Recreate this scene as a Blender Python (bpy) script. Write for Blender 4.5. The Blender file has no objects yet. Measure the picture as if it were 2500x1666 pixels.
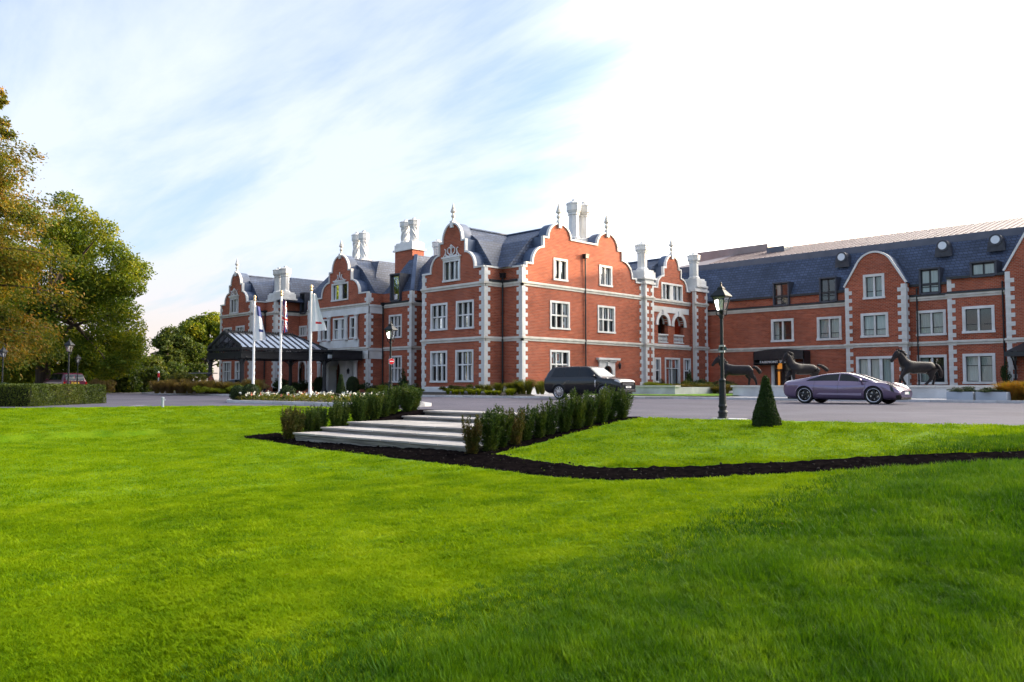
import bpy, bmesh, math, random
import numpy as np
from mathutils import Vector, Matrix
from mathutils.geometry import tessellate_polygon
R = math.radians
random.seed(7)
SC = bpy.context.scene
COL = SC.collection

# ------------------------------------------------------------------ camera
EYE = 0.76                      # eye height above the drive (drive = z 0)
FPX = 2000.0                    # focal length in photo pixels (2500 wide)
PITCH = math.atan(109.0 / FPX)
YAW = R(45)                     # looks along (-x, +y); facades face -y / +x
cam_d = bpy.data.cameras.new('camera')
cam = bpy.data.objects.new('camera', cam_d)
COL.objects.link(cam)
cam_d.sensor_width = 36.0
cam_d.lens = FPX / 2500.0 * 36.0
cam_d.clip_start = 0.1
cam_d.clip_end = 6000.0
cam.location = (0, 0, EYE)
cam.rotation_euler = (R(90) + PITCH, 0, YAW)
SC.camera = cam

# ------------------------------------------------------------------ light
SUN_EL = R(10.0)
SUN_DIR = Vector((0.36, 0.933, 0)).normalized()       # horizontal, towards the sun
SUN_ROT = math.atan2(SUN_DIR.x, SUN_DIR.y)            # clockwise from +y
to_sun = Vector((SUN_DIR.x * math.cos(SUN_EL), SUN_DIR.y * math.cos(SUN_EL), math.sin(SUN_EL)))
sun_d = bpy.data.lights.new('sun', 'SUN')
sun_d.energy = 5.0
sun_d.angle = R(1.2)
sun_d.color = (1.0, 0.70, 0.40)
sun = bpy.data.objects.new('sun', sun_d)
COL.objects.link(sun)
sun.rotation_euler = (-to_sun).to_track_quat('-Z', 'Y').to_euler()
sun.location = (20, 80, 60)

world = bpy.data.worlds.new('World')
SC.world = world
world.use_nodes = True
wn = world.node_tree.nodes
wl = world.node_tree.links
wn.clear()
w_out = wn.new('ShaderNodeOutputWorld')
w_bg = wn.new('ShaderNodeBackground')
w_sky = wn.new('ShaderNodeTexSky')
w_sky.sky_type = 'NISHITA'
w_sky.sun_disc = False
w_sky.sun_elevation = SUN_EL
w_sky.sun_rotation = SUN_ROT
w_sky.altitude = 50
w_sky.air_density = 1.0
w_sky.dust_density = 1.2
w_sky.ozone_density = 1.6
# thin cirrus: wispy streaks and veils, mapped on a flat layer overhead
w_tc = wn.new('ShaderNodeTexCoord')
w_sep = wn.new('ShaderNodeSeparateXYZ')
wl.new(w_tc.outputs['Generated'], w_sep.inputs[0])
def wmath(op, a, b=None, clamp=False):
    n = wn.new('ShaderNodeMath'); n.operation = op; n.use_clamp = clamp
    for i, v in enumerate((a, b)):
        if v is None: continue
        if isinstance(v, (int, float)): n.inputs[i].default_value = v
        else: wl.new(v, n.inputs[i])
    return n.outputs[0]
zc = wmath('ADD', wmath('MAXIMUM', w_sep.outputs['Z'], 0.0), 0.13)
cx = wmath('DIVIDE', w_sep.outputs['X'], zc)
cy = wmath('DIVIDE', w_sep.outputs['Y'], zc)
w_cmb = wn.new('ShaderNodeCombineXYZ')
wl.new(cx, w_cmb.inputs[0]); wl.new(cy, w_cmb.inputs[1])
w_map = wn.new('ShaderNodeMapping')
w_map.inputs['Rotation'].default_value = (0, 0, R(28))
w_map.inputs['Scale'].default_value = (0.42, 1.25, 1)
wl.new(w_cmb.outputs[0], w_map.inputs['Vector'])
def wnoise(scale, detail, rough, dist, vec):
    n = wn.new('ShaderNodeTexNoise')
    n.inputs['Scale'].default_value = scale
    n.inputs['Detail'].default_value = detail
    n.inputs['Roughness'].default_value = rough
    n.inputs['Distortion'].default_value = dist
    wl.new(vec, n.inputs['Vector'])
    return n.outputs['Fac']
n1 = wnoise(1.5, 10, 0.60, 0.28, w_map.outputs[0])
n2 = wnoise(0.35, 3, 0.5, 0.3, w_cmb.outputs[0])
def wramp(v, lo, hi):
    m = wn.new('ShaderNodeMapRange'); m.interpolation_type = 'SMOOTHSTEP'
    m.inputs['From Min'].default_value = lo; m.inputs['From Max'].default_value = hi
    wl.new(v, m.inputs['Value'])
    return m.outputs['Result']
cov = wmath('ADD', wmath('MULTIPLY', wramp(n1, 0.27, 0.72), 0.74), wmath('MULTIPLY', wramp(n2, 0.36, 0.68), 0.38), True)
# veil thickens towards the horizon and towards the low sun
w_dot = wn.new('ShaderNodeVectorMath'); w_dot.operation = 'DOT_PRODUCT'
wl.new(w_tc.outputs['Generated'], w_dot.inputs[0]); w_dot.inputs[1].default_value = to_sun
glow = wramp(w_dot.outputs['Value'], 0.20, 1.06)
hor = wmath('SUBTRACT', 1.0, wramp(w_sep.outputs['Z'], 0.0, 0.34))
cov = wmath('ADD', cov, wmath('MULTIPLY', hor, 0.42), True)
cov = wmath('ADD', cov, wmath('MULTIPLY', glow, 0.6), True)
w_cc = wn.new('ShaderNodeMixRGB')            # cloud colour: cool white away, warm white near the sun
w_cc.inputs[1].default_value = (3.55, 3.85, 4.4, 1)
w_cc.inputs[2].default_value = (84.0, 75.0, 62.0, 1)
wl.new(wmath('POWER', glow, 3.0), w_cc.inputs[0])
w_hc = wn.new('ShaderNodeMixRGB')            # cream band at the horizon
w_hc.inputs[2].default_value = (3.9, 3.25, 2.9, 1)
wl.new(wmath('MULTIPLY', wmath('POWER', hor, 3.0), wmath('SUBTRACT', 1.0, glow)), w_hc.inputs[0])
wl.new(w_cc.outputs[0], w_hc.inputs[1])
w_mix = wn.new('ShaderNodeMixRGB')
wl.new(wmath('MULTIPLY', cov, 0.9), w_mix.inputs[0])
w_boost = wn.new('ShaderNodeMixRGB'); w_boost.blend_type = 'MULTIPLY'; w_boost.inputs[0].default_value = 1.0
w_boost.inputs[2].default_value = (0.74, 1.0, 1.36, 1)
wl.new(w_sky.outputs[0], w_boost.inputs[1])
wl.new(w_boost.outputs[0], w_mix.inputs[1])
wl.new(w_hc.outputs[0], w_mix.inputs[2])
wl.new(w_mix.outputs[0], w_bg.inputs['Color'])
w_bg.inputs['Strength'].default_value = 0.12
wl.new(w_bg.outputs[0], w_out.inputs[0])

SC.view_settings.view_transform = 'Standard'
SC.view_settings.look = 'None'
SC.view_settings.gamma = 1.0
SC.view_settings.use_curve_mapping = False
SC.view_settings.exposure = 1.2
SC.cycles.max_bounces = 6
SC.cycles.diffuse_bounces = 3
SC.cycles.transparent_max_bounces = 12

# ------------------------------------------------------------------ photo pixel -> place
_cp, _sp = math.cos(PITCH), math.sin(PITCH)
S2 = math.sqrt(0.5)
def ray(px, py):
    a = (px - 1250.0) / FPX; b = (833.0 - py) / FPX
    f = _cp - b * _sp; u = _sp + b * _cp
    return Vector(((a - f) * S2, (a + f) * S2, u))
def onY(px, py, Y):
    r = ray(px, py); t = Y / r.y
    return r.x * t, EYE + r.z * t
def onX(px, py, X):
    r = ray(px, py); t = X / r.x
    return r.y * t, EYE + r.z * t
def onZ(px, py, Z=0.0):
    r = ray(px, py); t = (Z - EYE) / r.z
    return r.x * t, r.y * t
def rd(r, d):                    # (metres right of camera, metres ahead) -> world xy
    return (r - d) * S2, (r + d) * S2

# ------------------------------------------------------------------ materials
MATS = {}
def new_mat(name):
    m = bpy.data.materials.new(name); m.use_nodes = True
    MATS[name] = m
    return m, m.node_tree.nodes, m.node_tree.links, m.node_tree.nodes['Principled BSDF']
def set_in(b, **kw):
    for k, v in kw.items():
        b.inputs[k.replace('_', ' ')].default_value = v
def c4(c): return (c[0], c[1], c[2], 1.0)
def noisy(name, c1, c2, scale=3.0, detail=6, rough=0.7, bump=0.0, bscale=40.0, spec=0.4, metallic=0.0, coat=0.0,
          lo=0.35, hi=0.65, stretch=(1, 1, 1), c3=None, s3=0.3, objvar=0.0):
    m, n, l, b = new_mat(name)
    tc = n.new('ShaderNodeTexCoord'); mp = n.new('ShaderNodeMapping')
    mp.inputs['Scale'].default_value = stretch
    l.new(tc.outputs['Object'], mp.inputs['Vector'])
    nz = n.new('ShaderNodeTexNoise'); nz.inputs['Scale'].default_value = scale; nz.inputs['Detail'].default_value = detail
    l.new(mp.outputs[0], nz.inputs['Vector'])
    mr = n.new('ShaderNodeMapRange'); mr.inputs['From Min'].default_value = lo; mr.inputs['From Max'].default_value = hi
    l.new(nz.outputs['Fac'], mr.inputs['Value'])
    mx = n.new('ShaderNodeMixRGB'); mx.inputs[1].default_value = c4(c1); mx.inputs[2].default_value = c4(c2)
    l.new(mr.outputs[0], mx.inputs[0])
    out = mx.outputs[0]
    if c3:
        nz2 = n.new('ShaderNodeTexNoise'); nz2.inputs['Scale'].default_value = s3; nz2.inputs['Detail'].default_value = 4
        l.new(tc.outputs['Object'], nz2.inputs['Vector'])
        mr2 = n.new('ShaderNodeMapRange'); mr2.inputs['From Min'].default_value = 0.42; mr2.inputs['From Max'].default_value = 0.68
        l.new(nz2.outputs['Fac'], mr2.inputs['Value'])
        mx2 = n.new('ShaderNodeMixRGB'); mx2.inputs[2].default_value = c4(c3)
        l.new(mr2.outputs[0], mx2.inputs[0]); l.new(out, mx2.inputs[1]); out = mx2.outputs[0]
    if objvar:
        oi = n.new('ShaderNodeObjectInfo'); ov = n.new('ShaderNodeMapRange'); ov.inputs['To Min'].default_value = 1 - objvar; ov.inputs['To Max'].default_value = 1 + objvar * .6
        l.new(oi.outputs['Random'], ov.inputs['Value']); om = n.new('ShaderNodeMixRGB'); om.blend_type = 'MULTIPLY'; om.inputs[0].default_value = 1
        l.new(out, om.inputs[1]); l.new(ov.outputs[0], om.inputs[2]); out = om.outputs[0]
    l.new(out, b.inputs['Base Color'])
    set_in(b, Roughness=rough, Metallic=metallic, Coat_Weight=coat)
    b.inputs['Specular IOR Level'].default_value = spec
    if bump:
        nb = n.new('ShaderNodeTexNoise'); nb.inputs['Scale'].default_value = bscale; nb.inputs['Detail'].default_value = 4
        l.new(tc.outputs['Object'], nb.inputs['Vector'])
        bp = n.new('ShaderNodeBump'); bp.inputs['Strength'].default_value = bump; bp.inputs['Distance'].default_value = 0.02
        l.new(nb.outputs['Fac'], bp.inputs['Height']); l.new(bp.outputs[0], b.inputs['Normal'])
    return m

def course_mat(name, ca, cb, cm, bw, bh, mortar, rough=0.8, var=0.5, bump=0.4, zscale=1.0, stain=None, spec=0.3):
    """bricks or slates: runs along x on -y faces and along y on +x faces, courses along z"""
    m, n, l, b = new_mat(name)
    g = n.new('ShaderNodeNewGeometry'); sp = n.new('ShaderNodeSeparateXYZ')
    l.new(g.outputs['Position'], sp.inputs[0])
    ad = n.new('ShaderNodeMath'); ad.operation = 'ADD'
    l.new(sp.outputs['X'], ad.inputs[0]); l.new(sp.outputs['Y'], ad.inputs[1])
    zz = n.new('ShaderNodeMath'); zz.operation = 'MULTIPLY'; zz.inputs[1].default_value = zscale
    l.new(sp.outputs['Z'], zz.inputs[0])
    cb_ = n.new('ShaderNodeCombineXYZ'); l.new(ad.outputs[0], cb_.inputs[0]); l.new(zz.outputs[0], cb_.inputs[1])
    br = n.new('ShaderNodeTexBrick')
    br.inputs['Color1'].default_value = c4(ca); br.inputs['Color2'].default_value = c4(cb); br.inputs['Mortar'].default_value = c4(cm)
    br.inputs['Scale'].default_value = 1.0; br.inputs['Mortar Size'].default_value = mortar
    br.inputs['Brick Width'].default_value = bw; br.inputs['Row Height'].default_value = bh
    br.inputs['Mortar Smooth'].default_value = 0.3
    l.new(cb_.outputs[0], br.inputs['Vector'])
    nz = n.new('ShaderNodeTexNoise'); nz.inputs['Scale'].default_value = 0.35; nz.inputs['Detail'].default_value = 8
    nz.inputs['Roughness'].default_value = 0.65
    l.new(g.outputs['Position'], nz.inputs['Vector'])
    mr = n.new('ShaderNodeMapRange'); mr.inputs['From Min'].default_value = 0.3; mr.inputs['From Max'].default_value = 0.7
    mr.inputs['To Min'].default_value = 1 - var * 0.5; mr.inputs['To Max'].default_value = 1 + var * 0.5
    l.new(nz.outputs['Fac'], mr.inputs['Value'])
    mu = n.new('ShaderNodeMixRGB'); mu.blend_type = 'MULTIPLY'; mu.inputs[0].default_value = 1
    l.new(br.outputs['Color'], mu.inputs[1]); l.new(mr.outputs[0], mu.inputs[2])
    out = mu.outputs[0]
    nf = n.new('ShaderNodeTexNoise'); nf.inputs['Scale'].default_value = 2.6; nf.inputs['Detail'].default_value = 6; nf.inputs['Roughness'].default_value = .7
    mf_ = n.new('ShaderNodeMapping'); mf_.inputs['Scale'].default_value = (.45, .45, 7.0); l.new(g.outputs['Position'], mf_.inputs['Vector']); l.new(mf_.outputs[0], nf.inputs['Vector'])
    rf = n.new('ShaderNodeMapRange'); rf.inputs['From Min'].default_value = .3; rf.inputs['From Max'].default_value = .7; rf.inputs['To Min'].default_value = .68; rf.inputs['To Max'].default_value = 1.30; l.new(nf.outputs['Fac'], rf.inputs['Value'])
    m3_ = n.new('ShaderNodeMixRGB'); m3_.blend_type = 'MULTIPLY'; m3_.inputs[0].default_value = 1; l.new(out, m3_.inputs[1]); l.new(rf.outputs[0], m3_.inputs[2]); out = m3_.outputs[0]
    if stain:
        ns = n.new('ShaderNodeTexNoise'); ns.inputs['Scale'].default_value = 0.55; ns.inputs['Detail'].default_value = 5
        mp = n.new('ShaderNodeMapping'); mp.inputs['Location'].default_value = (13, 5, 2); mp.inputs['Scale'].default_value = (1, 1, 0.6)
        l.new(g.outputs['Position'], mp.inputs['Vector']); l.new(mp.outputs[0], ns.inputs['Vector'])
        ms = n.new('ShaderNodeMapRange'); ms.inputs['From Min'].default_value = 0.52; ms.inputs['From Max'].default_value = 0.78
        ms.inputs['To Max'].default_value = 0.55
        l.new(ns.outputs['Fac'], ms.inputs['Value'])
        mx = n.new('ShaderNodeMixRGB'); mx.inputs[2].default_value = c4(stain)
        l.new(ms.outputs[0], mx.inputs[0]); l.new(out, mx.inputs[1]); out = mx.outputs[0]
    l.new(out, b.inputs['Base Color'])
    bp = n.new('ShaderNodeBump'); bp.inputs['Strength'].default_value = bump; bp.inputs['Distance'].default_value = 0.012
    iv = n.new('ShaderNodeMath'); iv.operation = 'SUBTRACT'; iv.inputs[0].default_value = 1.0
    l.new(br.outputs['Fac'], iv.inputs[1]); l.new(iv.outputs[0], bp.inputs['Height']); l.new(bp.outputs[0], b.inputs['Normal'])
    set_in(b, Roughness=rough); b.inputs['Specular IOR Level'].default_value = spec
    return m

BRICK = course_mat('brick', (0.40, 0.090, 0.042), (0.25, 0.055, 0.030), (0.34, 0.19, 0.14), 0.27, 0.11, 0.016, var=0.45, stain=(0.33, 0.13, 0.095), spec=.1)
SLATE = course_mat('slate', (0.062, 0.088, 0.155), (0.042, 0.060, 0.108), (0.020, 0.027, 0.045), 0.34, 0.24, 0.022, rough=0.55, var=0.6, bump=1.0, spec=0.35)
STONE = noisy('white_stone', (0.62, 0.63, 0.64), (0.71, 0.72, 0.73), scale=1.6, rough=0.75, bump=0.12, bscale=25, c3=(0.55, 0.54, 0.52), s3=0.7)
STONE2 = noisy('weathered_stone', (0.50, 0.48, 0.44), (0.62, 0.60, 0.56), scale=2.0, rough=0.8, bump=0.15, bscale=20)
LEAD = noisy('lead', (0.062, 0.090, 0.155), (0.095, 0.13, 0.21), scale=1.5, rough=0.6, spec=0.3)
BLACKM = noisy('black_metal', (0.010, 0.012, 0.016), (0.018, 0.021, 0.027), scale=6, rough=0.42, spec=0.45)
LAMPM = noisy('lamp_paint', (0.004, 0.007, 0.010), (0.008, 0.012, 0.016), scale=6, rough=0.5, spec=0.3)
ZINC = noisy('dormer_zinc', (0.035, 0.04, 0.055), (0.055, 0.06, 0.08), scale=3, rough=0.5)
METROOF = noisy('metal_roof', (0.25, 0.195, 0.19), (0.31, 0.245, 0.24), scale=0.8, rough=0.5, stretch=(1, 0.2, 1))
BANDM = noisy('roof_band', (0.075, 0.085, 0.12), (0.10, 0.11, 0.15), scale=1.0, rough=0.5)
def glass_mat(name, tint=(0.02, 0.025, 0.03), alpha=0.55, rough=0.03, tr=(0.75, 0.85, 0.85), k=(1.0, .03)):
    m, n, l, b = new_mat(name)
    n.remove(b)
    out = [x for x in n if x.type == 'OUTPUT_MATERIAL'][0]
    fr = n.new('ShaderNodeFresnel'); fr.inputs['IOR'].default_value = 1.52
    gl = n.new('ShaderNodeBsdfGlossy'); gl.inputs['Roughness'].default_value = rough; gl.inputs['Color'].default_value = (0.9, 0.95, 1, 1)
    tp = n.new('ShaderNodeBsdfTransparent'); tp.inputs['Color'].default_value = c4(tr)
    df = n.new('ShaderNodeBsdfDiffuse'); df.inputs['Color'].default_value = c4(tint)
    m1 = n.new('ShaderNodeMixShader'); m1.inputs[0].default_value = alpha
    l.new(df.outputs[0], m1.inputs[1]); l.new(tp.outputs[0], m1.inputs[2])
    ml = n.new('ShaderNodeMath'); ml.operation = 'MULTIPLY_ADD'; ml.inputs[1].default_value = k[0]; ml.inputs[2].default_value = k[1]
    l.new(fr.outputs[0], ml.inputs[0])
    m2 = n.new('ShaderNodeMixShader'); l.new(ml.outputs[0], m2.inputs[0])
    l.new(m1.outputs[0], m2.inputs[1]); l.new(gl.outputs[0], m2.inputs[2])
    l.new(m2.outputs[0], out.inputs['Surface'])
    return m
GLASS = glass_mat('window_glass', alpha=.8, tr=(.86, .93, .93))
LGLASS = glass_mat('lantern_glass', tint=(0.45, 0.45, 0.45), alpha=0.92, tr=(0.97, 0.97, 0.97))
CGLASS = glass_mat('car_glass', tint=(0.006, 0.009, 0.012), alpha=0.22, tr=(0.5, 0.58, 0.62))
SGLASS = glass_mat('tinted_glass', tint=(0.004, 0.005, 0.007), alpha=0.05, k=(.75, 0.0))
SKYGLASS = glass_mat('canopy_glass', tint=(0.27, 0.30, 0.37), alpha=0.12, k=(.5, 0))
SASH = noisy('dark_sash', (0.016, 0.018, 0.022), (0.026, 0.028, 0.034), rough=0.4)
CURTAIN = noisy('curtain_fabric', (0.55, 0.60, 0.60), (0.78, 0.80, 0.78), scale=14, rough=0.9, stretch=(1, 1, 0.03))
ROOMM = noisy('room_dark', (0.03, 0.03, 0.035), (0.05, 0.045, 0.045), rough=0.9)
ASPHALT = noisy('asphalt', (0.084, 0.078, 0.108), (0.112, 0.104, 0.138), scale=0.5, detail=10, rough=0.82, bump=0.5, bscale=120, c3=(0.066, 0.062, 0.083), s3=0.22, spec=0.3)
KERB = noisy('kerb_stone', (0.46, 0.45, 0.46), (0.58, 0.57, 0.57), scale=2.5, rough=0.8, bump=0.15, objvar=.18)
SOIL = noisy('soil', (0.003, 0.0025, 0.003), (0.010, 0.008, 0.008), scale=9, rough=1.0, bump=1.0, bscale=55, spec=0.0)
PAVE = noisy('paving', (0.36, 0.335, 0.32), (0.48, 0.45, 0.43), scale=1.3, rough=0.75, bump=0.2, c3=(0.28, 0.26, 0.245), s3=1.1, objvar=.22)
RISER = noisy('riser_stone', (0.10, 0.095, 0.085), (0.34, 0.32, 0.29), scale=2.2, rough=0.85, bump=0.6, bscale=30, stretch=(0.5, 0.5, 16))
CONC = noisy('planter_concrete', (0.30, 0.34, 0.40), (0.38, 0.42, 0.48), scale=1.5, rough=0.75)
RENDERW = noisy('plinth_render', (0.55, 0.55, 0.56), (0.68, 0.68, 0.68), scale=0.9, rough=0.8, c3=(0.44, 0.44, 0.44), s3=0.8)
BRONZE = noisy('bronze', (0.006, 0.0055, 0.008), (0.018, 0.014, 0.016), scale=5, rough=0.42, metallic=0.0, spec=0.2, bump=0.5, bscale=14)
BARK = noisy('bark', (0.045, 0.032, 0.025), (0.085, 0.062, 0.047), scale=4, rough=0.9, bump=0.8, bscale=12, stretch=(1, 1, 0.2))
FLAGW = noisy('flag_white', (0.75, 0.76, 0.80), (0.82, 0.83, 0.85), rough=0.8)
FLAGB = noisy('flag_blue', (0.02, 0.035, 0.16), (0.03, 0.05, 0.2), rough=0.8)
FLAGR = noisy('flag_red', (0.5, 0.02, 0.03), (0.6, 0.03, 0.04), rough=0.8)
POLEW = noisy('pole_white', (0.78, 0.78, 0.80), (0.84, 0.84, 0.85), rough=0.3)
GOLDM = noisy('gilded', (0.55, 0.40, 0.22), (0.7, 0.55, 0.35), rough=0.35, metallic=0.6)

def leaf_mat(name, cols, trans=0.42, rough=0.55, hue_scale=0.6, spec=0.15):
    """foliage: colour varies by clump (noise in space) and by leaf (random per island)"""
    m, n, l, b = new_mat(name)
    out = [x for x in n if x.type == 'OUTPUT_MATERIAL'][0]
    g = n.new('ShaderNodeNewGeometry')
    nz = n.new('ShaderNodeTexNoise'); nz.inputs['Scale'].default_value = hue_scale; nz.inputs['Detail'].default_value = 3
    l.new(g.outputs['Position'], nz.inputs['Vector'])
    ad = n.new('ShaderNodeMath'); ad.operation = 'MULTIPLY_ADD'; ad.inputs[1].default_value = 0.45
    l.new(g.outputs['Random Per Island'], ad.inputs[0])
    mr = n.new('ShaderNodeMapRange'); mr.inputs['From Min'].default_value = 0.3; mr.inputs['From Max'].default_value = 0.72
    mr.inputs['To Max'].default_value = 0.55
    l.new(nz.outputs['Fac'], mr.inputs['Value']); l.new(mr.outputs[0], ad.inputs[2])
    cr = n.new('ShaderNodeValToRGB')
    el = cr.color_ramp.elements
    el[0].position = 0; el[0].color = c4(cols[0]); el[1].position = 1; el[1].color = c4(cols[-1])
    for i, c in enumerate(cols[1:-1]):
        e = el.new((i + 1) / (len(cols) - 1)); e.color = c4(c)
    l.new(ad.outputs[0], cr.inputs[0]); l.new(cr.outputs[0], b.inputs['Base Color'])
    set_in(b, Roughness=rough); b.inputs['Specular IOR Level'].default_value = spec
    tr = n.new('ShaderNodeBsdfTranslucent')
    br = n.new('ShaderNodeMixRGB'); br.blend_type = 'MULTIPLY'; br.inputs[0].default_value = 1; br.inputs[2].default_value = (1.5, 1.4, 0.6, 1)
    l.new(cr.outputs[0], br.inputs[1]); l.new(br.outputs[0], tr.inputs['Color'])
    mx = n.new('ShaderNodeMixShader'); mx.inputs[0].default_value = trans
    l.new(b.outputs[0], mx.inputs[1]); l.new(tr.outputs[0], mx.inputs[2]); l.new(mx.outputs[0], out.inputs['Surface'])
    return m
OAKLEAF = leaf_mat('broad_leaf', [(0.020, 0.046, 0.005), (0.042, 0.080, 0.007), (0.075, 0.115, 0.009), (0.15, 0.17, 0.011), (0.26, 0.22, 0.014)], hue_scale=0.25)
REDWOOD = leaf_mat('conifer_leaf', [(0.022, 0.046, 0.007), (0.048, 0.078, 0.009), (0.10, 0.10, 0.012), (0.18, 0.115, 0.016), (0.25, 0.10, 0.022)], hue_scale=0.45)
DARKLEAF = leaf_mat('dark_leaf', [(0.018, 0.04, 0.012), (0.032, 0.06, 0.014), (0.06, 0.085, 0.016), (0.10, 0.11, 0.016)], hue_scale=0.3)
YEWLEAF = leaf_mat('yew_leaf', [(0.014, 0.032, 0.008), (0.028, 0.058, 0.012), (0.055, 0.085, 0.015), (0.10, 0.12, 0.02)], trans=0.2, hue_scale=2.5)
YEWBROWN = leaf_mat('yew_leaf_brown', [(0.022, 0.042, 0.01), (0.045, 0.06, 0.014), (0.085, 0.065, 0.02), (0.12, 0.07, 0.03)], trans=0.2, hue_scale=2.5)
HEDGELEAF = leaf_mat('hedge_leaf', [(0.02, 0.04, 0.008), (0.045, 0.07, 0.01), (0.075, 0.10, 0.014), (0.11, 0.10, 0.025)], trans=0.2, hue_scale=0.9)
TOPILEAF = leaf_mat('topiary_leaf', [(0.010, 0.026, 0.008), (0.022, 0.045, 0.012), (0.035, 0.06, 0.015), (0.07, 0.06, 0.02)], trans=0.15, hue_scale=2.0)
SHRUBLEAF = leaf_mat('shrub_leaf', [(0.03, 0.05, 0.015), (0.07, 0.09, 0.02), (0.13, 0.13, 0.02), (0.10, 0.06, 0.04)], hue_scale=1.2)
LIMELEAF = leaf_mat('lime_leaf', [(0.10, 0.15, 0.012), (0.16, 0.20, 0.014), (0.24, 0.25, 0.02)], hue_scale=1.2)
STRAW = leaf_mat('straw_leaf', [(0.10, 0.075, 0.04), (0.16, 0.11, 0.06), (0.14, 0.12, 0.03), (0.22, 0.12, 0.05)], hue_scale=0.8)
REDGRASS = leaf_mat('red_grass_leaf', [(0.12, 0.10, 0.015), (0.22, 0.13, 0.02), (0.32, 0.11, 0.03)], hue_scale=1.0)
FLOWERM = noisy('white_petal', (0.72, 0.70, 0.55), (0.82, 0.80, 0.72), rough=0.7)
PINKM = noisy('rust_petal', (0.40, 0.12, 0.05), (0.55, 0.2, 0.12), rough=0.7)
# ------------------------------------------------------------------ mesh helpers
class MB:
    """collects geometry for ONE mesh object"""
    def __init__(s): s.v = []; s.f = []; s.m = []; s.mi = 0
    def quad(s, *p):
        i = len(s.v); s.v.extend(tuple(q) for q in p); s.f.append(tuple(range(i, i + len(p)))); s.m.append(s.mi)
    def box(s, x0, x1, y0, y1, z0, z1):
        if x0 > x1: x0, x1 = x1, x0
        if y0 > y1: y0, y1 = y1, y0
        if z0 > z1: z0, z1 = z1, z0
        i = len(s.v)
        s.v += [(x0, y0, z0), (x1, y0, z0), (x1, y1, z0), (x0, y1, z0), (x0, y0, z1), (x1, y0, z1), (x1, y1, z1), (x0, y1, z1)]
        for q in ((0, 3, 2, 1), (4, 5, 6, 7), (0, 1, 5, 4), (1, 2, 6, 5), (2, 3, 7, 6), (3, 0, 4, 7)):
            s.f.append(tuple(i + k for k in q)); s.m.append(s.mi)
        return s
    def lathe(s, prof, n=8, cx=0, cy=0, cz=0, rot=0.0, twist=None, sx=1, sy=1, cap=True):
        """prof: [(r, z)...] bottom to top; twist: extra angle per ring"""
        i = len(s.v)
        for k, (r, z) in enumerate(prof):
            tw = twist[k] if twist else 0
            for j in range(n):
                a = rot + tw + 2 * math.pi * j / n
                s.v.append((cx + r * math.cos(a) * sx, cy + r * math.sin(a) * sy, cz + z))
        for k in range(len(prof) - 1):
            for j in range(n):
                a = i + k * n + j; b = i + k * n + (j + 1) % n
                s.f.append((a, b, b + n, a + n)); s.m.append(s.mi)
        if cap:
            s.f.append(tuple(i + j for j in reversed(range(n)))); s.m.append(s.mi)
            t = i + (len(prof) - 1) * n
            s.f.append(tuple(t + j for j in range(n))); s.m.append(s.mi)
        return s
    def tube(s, pts, rad, n=6, cap=True):
        """tube along pts with radius or list of radii"""
        pts = [Vector(p) for p in pts]
        if not isinstance(rad, (list, tuple)): rad = [rad] * len(pts)
        i = len(s.v); up = None
        for k, p in enumerate(pts):
            d = (pts[min(k + 1, len(pts) - 1)] - pts[max(k - 1, 0)])
            d = d.normalized() if d.length > 1e-9 else Vector((0, 0, 1))
            if up is None:
                up = Vector((0, 0, 1)) if abs(d.z) < 0.9 else Vector((1, 0, 0))
            a = d.cross(up)
            if a.length < 1e-5: a = d.cross(Vector((1, 0.3, 0)))
            a.normalize(); b = a.cross(d).normalized(); up = b
            for j in range(n):
                t = 2 * math.pi * j / n
                q = p + (a * math.cos(t) + b * math.sin(t)) * rad[k]
                s.v.append(tuple(q))
        for k in range(len(pts) - 1):
            for j in range(n):
                a = i + k * n + j; b = i + k * n + (j + 1) % n
                s.f.append((a, b, b + n, a + n)); s.m.append(s.mi)
        if cap:
            s.f.append(tuple(i + j for j in reversed(range(n)))); s.m.append(s.mi)
            t = i + (len(pts) - 1) * n
            s.f.append(tuple(t + j for j in range(n))); s.m.append(s.mi)
        return s
    def bar(s, p0, p1, w=0.05, h=None):
        """rectangular bar between two points"""
        p0 = Vector(p0); p1 = Vector(p1); h = h or w
        d = (p1 - p0).normalized()
        up = Vector((0, 0, 1)) if abs(d.z) < 0.95 else Vector((1, 0, 0))
        a = d.cross(up).normalized() * w / 2; b = a.cross(d).normalized() * h / 2
        i = len(s.v)
        for p in (p0, p1):
            for q in (a + b, -a + b, -a - b, a - b): s.v.append(tuple(p + q))
        for q in ((0, 1, 2, 3), (7, 6, 5, 4), (0, 4, 5, 1), (1, 5, 6, 2), (2, 6, 7, 3), (3, 7, 4, 0)):
            s.f.append(tuple(i + k for k in q)); s.m.append(s.mi)
        return s
    def build(s, name, mat, parent=None, smooth=False, recalc=True):
        me = bpy.data.meshes.new(name)
        me.from_pydata(s.v, [], s.f); me.update()
        mats = mat if isinstance(mat, (list, tuple)) else [mat]
        for m in mats: me.materials.append(m)
        if len(mats) > 1: me.polygons.foreach_set('material_index', s.m)
        if recalc:
            bm = bmesh.new(); bm.from_mesh(me)
            bmesh.ops.recalc_face_normals(bm, faces=bm.faces); bm.to_mesh(me); bm.free()
        if smooth: me.polygons.foreach_set('use_smooth', [True] * len(me.polygons))
        return link(name, me, parent)
def link(name, data, parent=None):
    o = bpy.data.objects.new(name, data); COL.objects.link(o)
    if parent is not None: o.parent = parent
    return o
def tag(o, label=None, cat=None, group=None, kind=None):
    if label: o['label'] = label
    if cat: o['category'] = cat
    if group: o['group'] = group
    if kind: o['kind'] = kind
    return o
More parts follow.
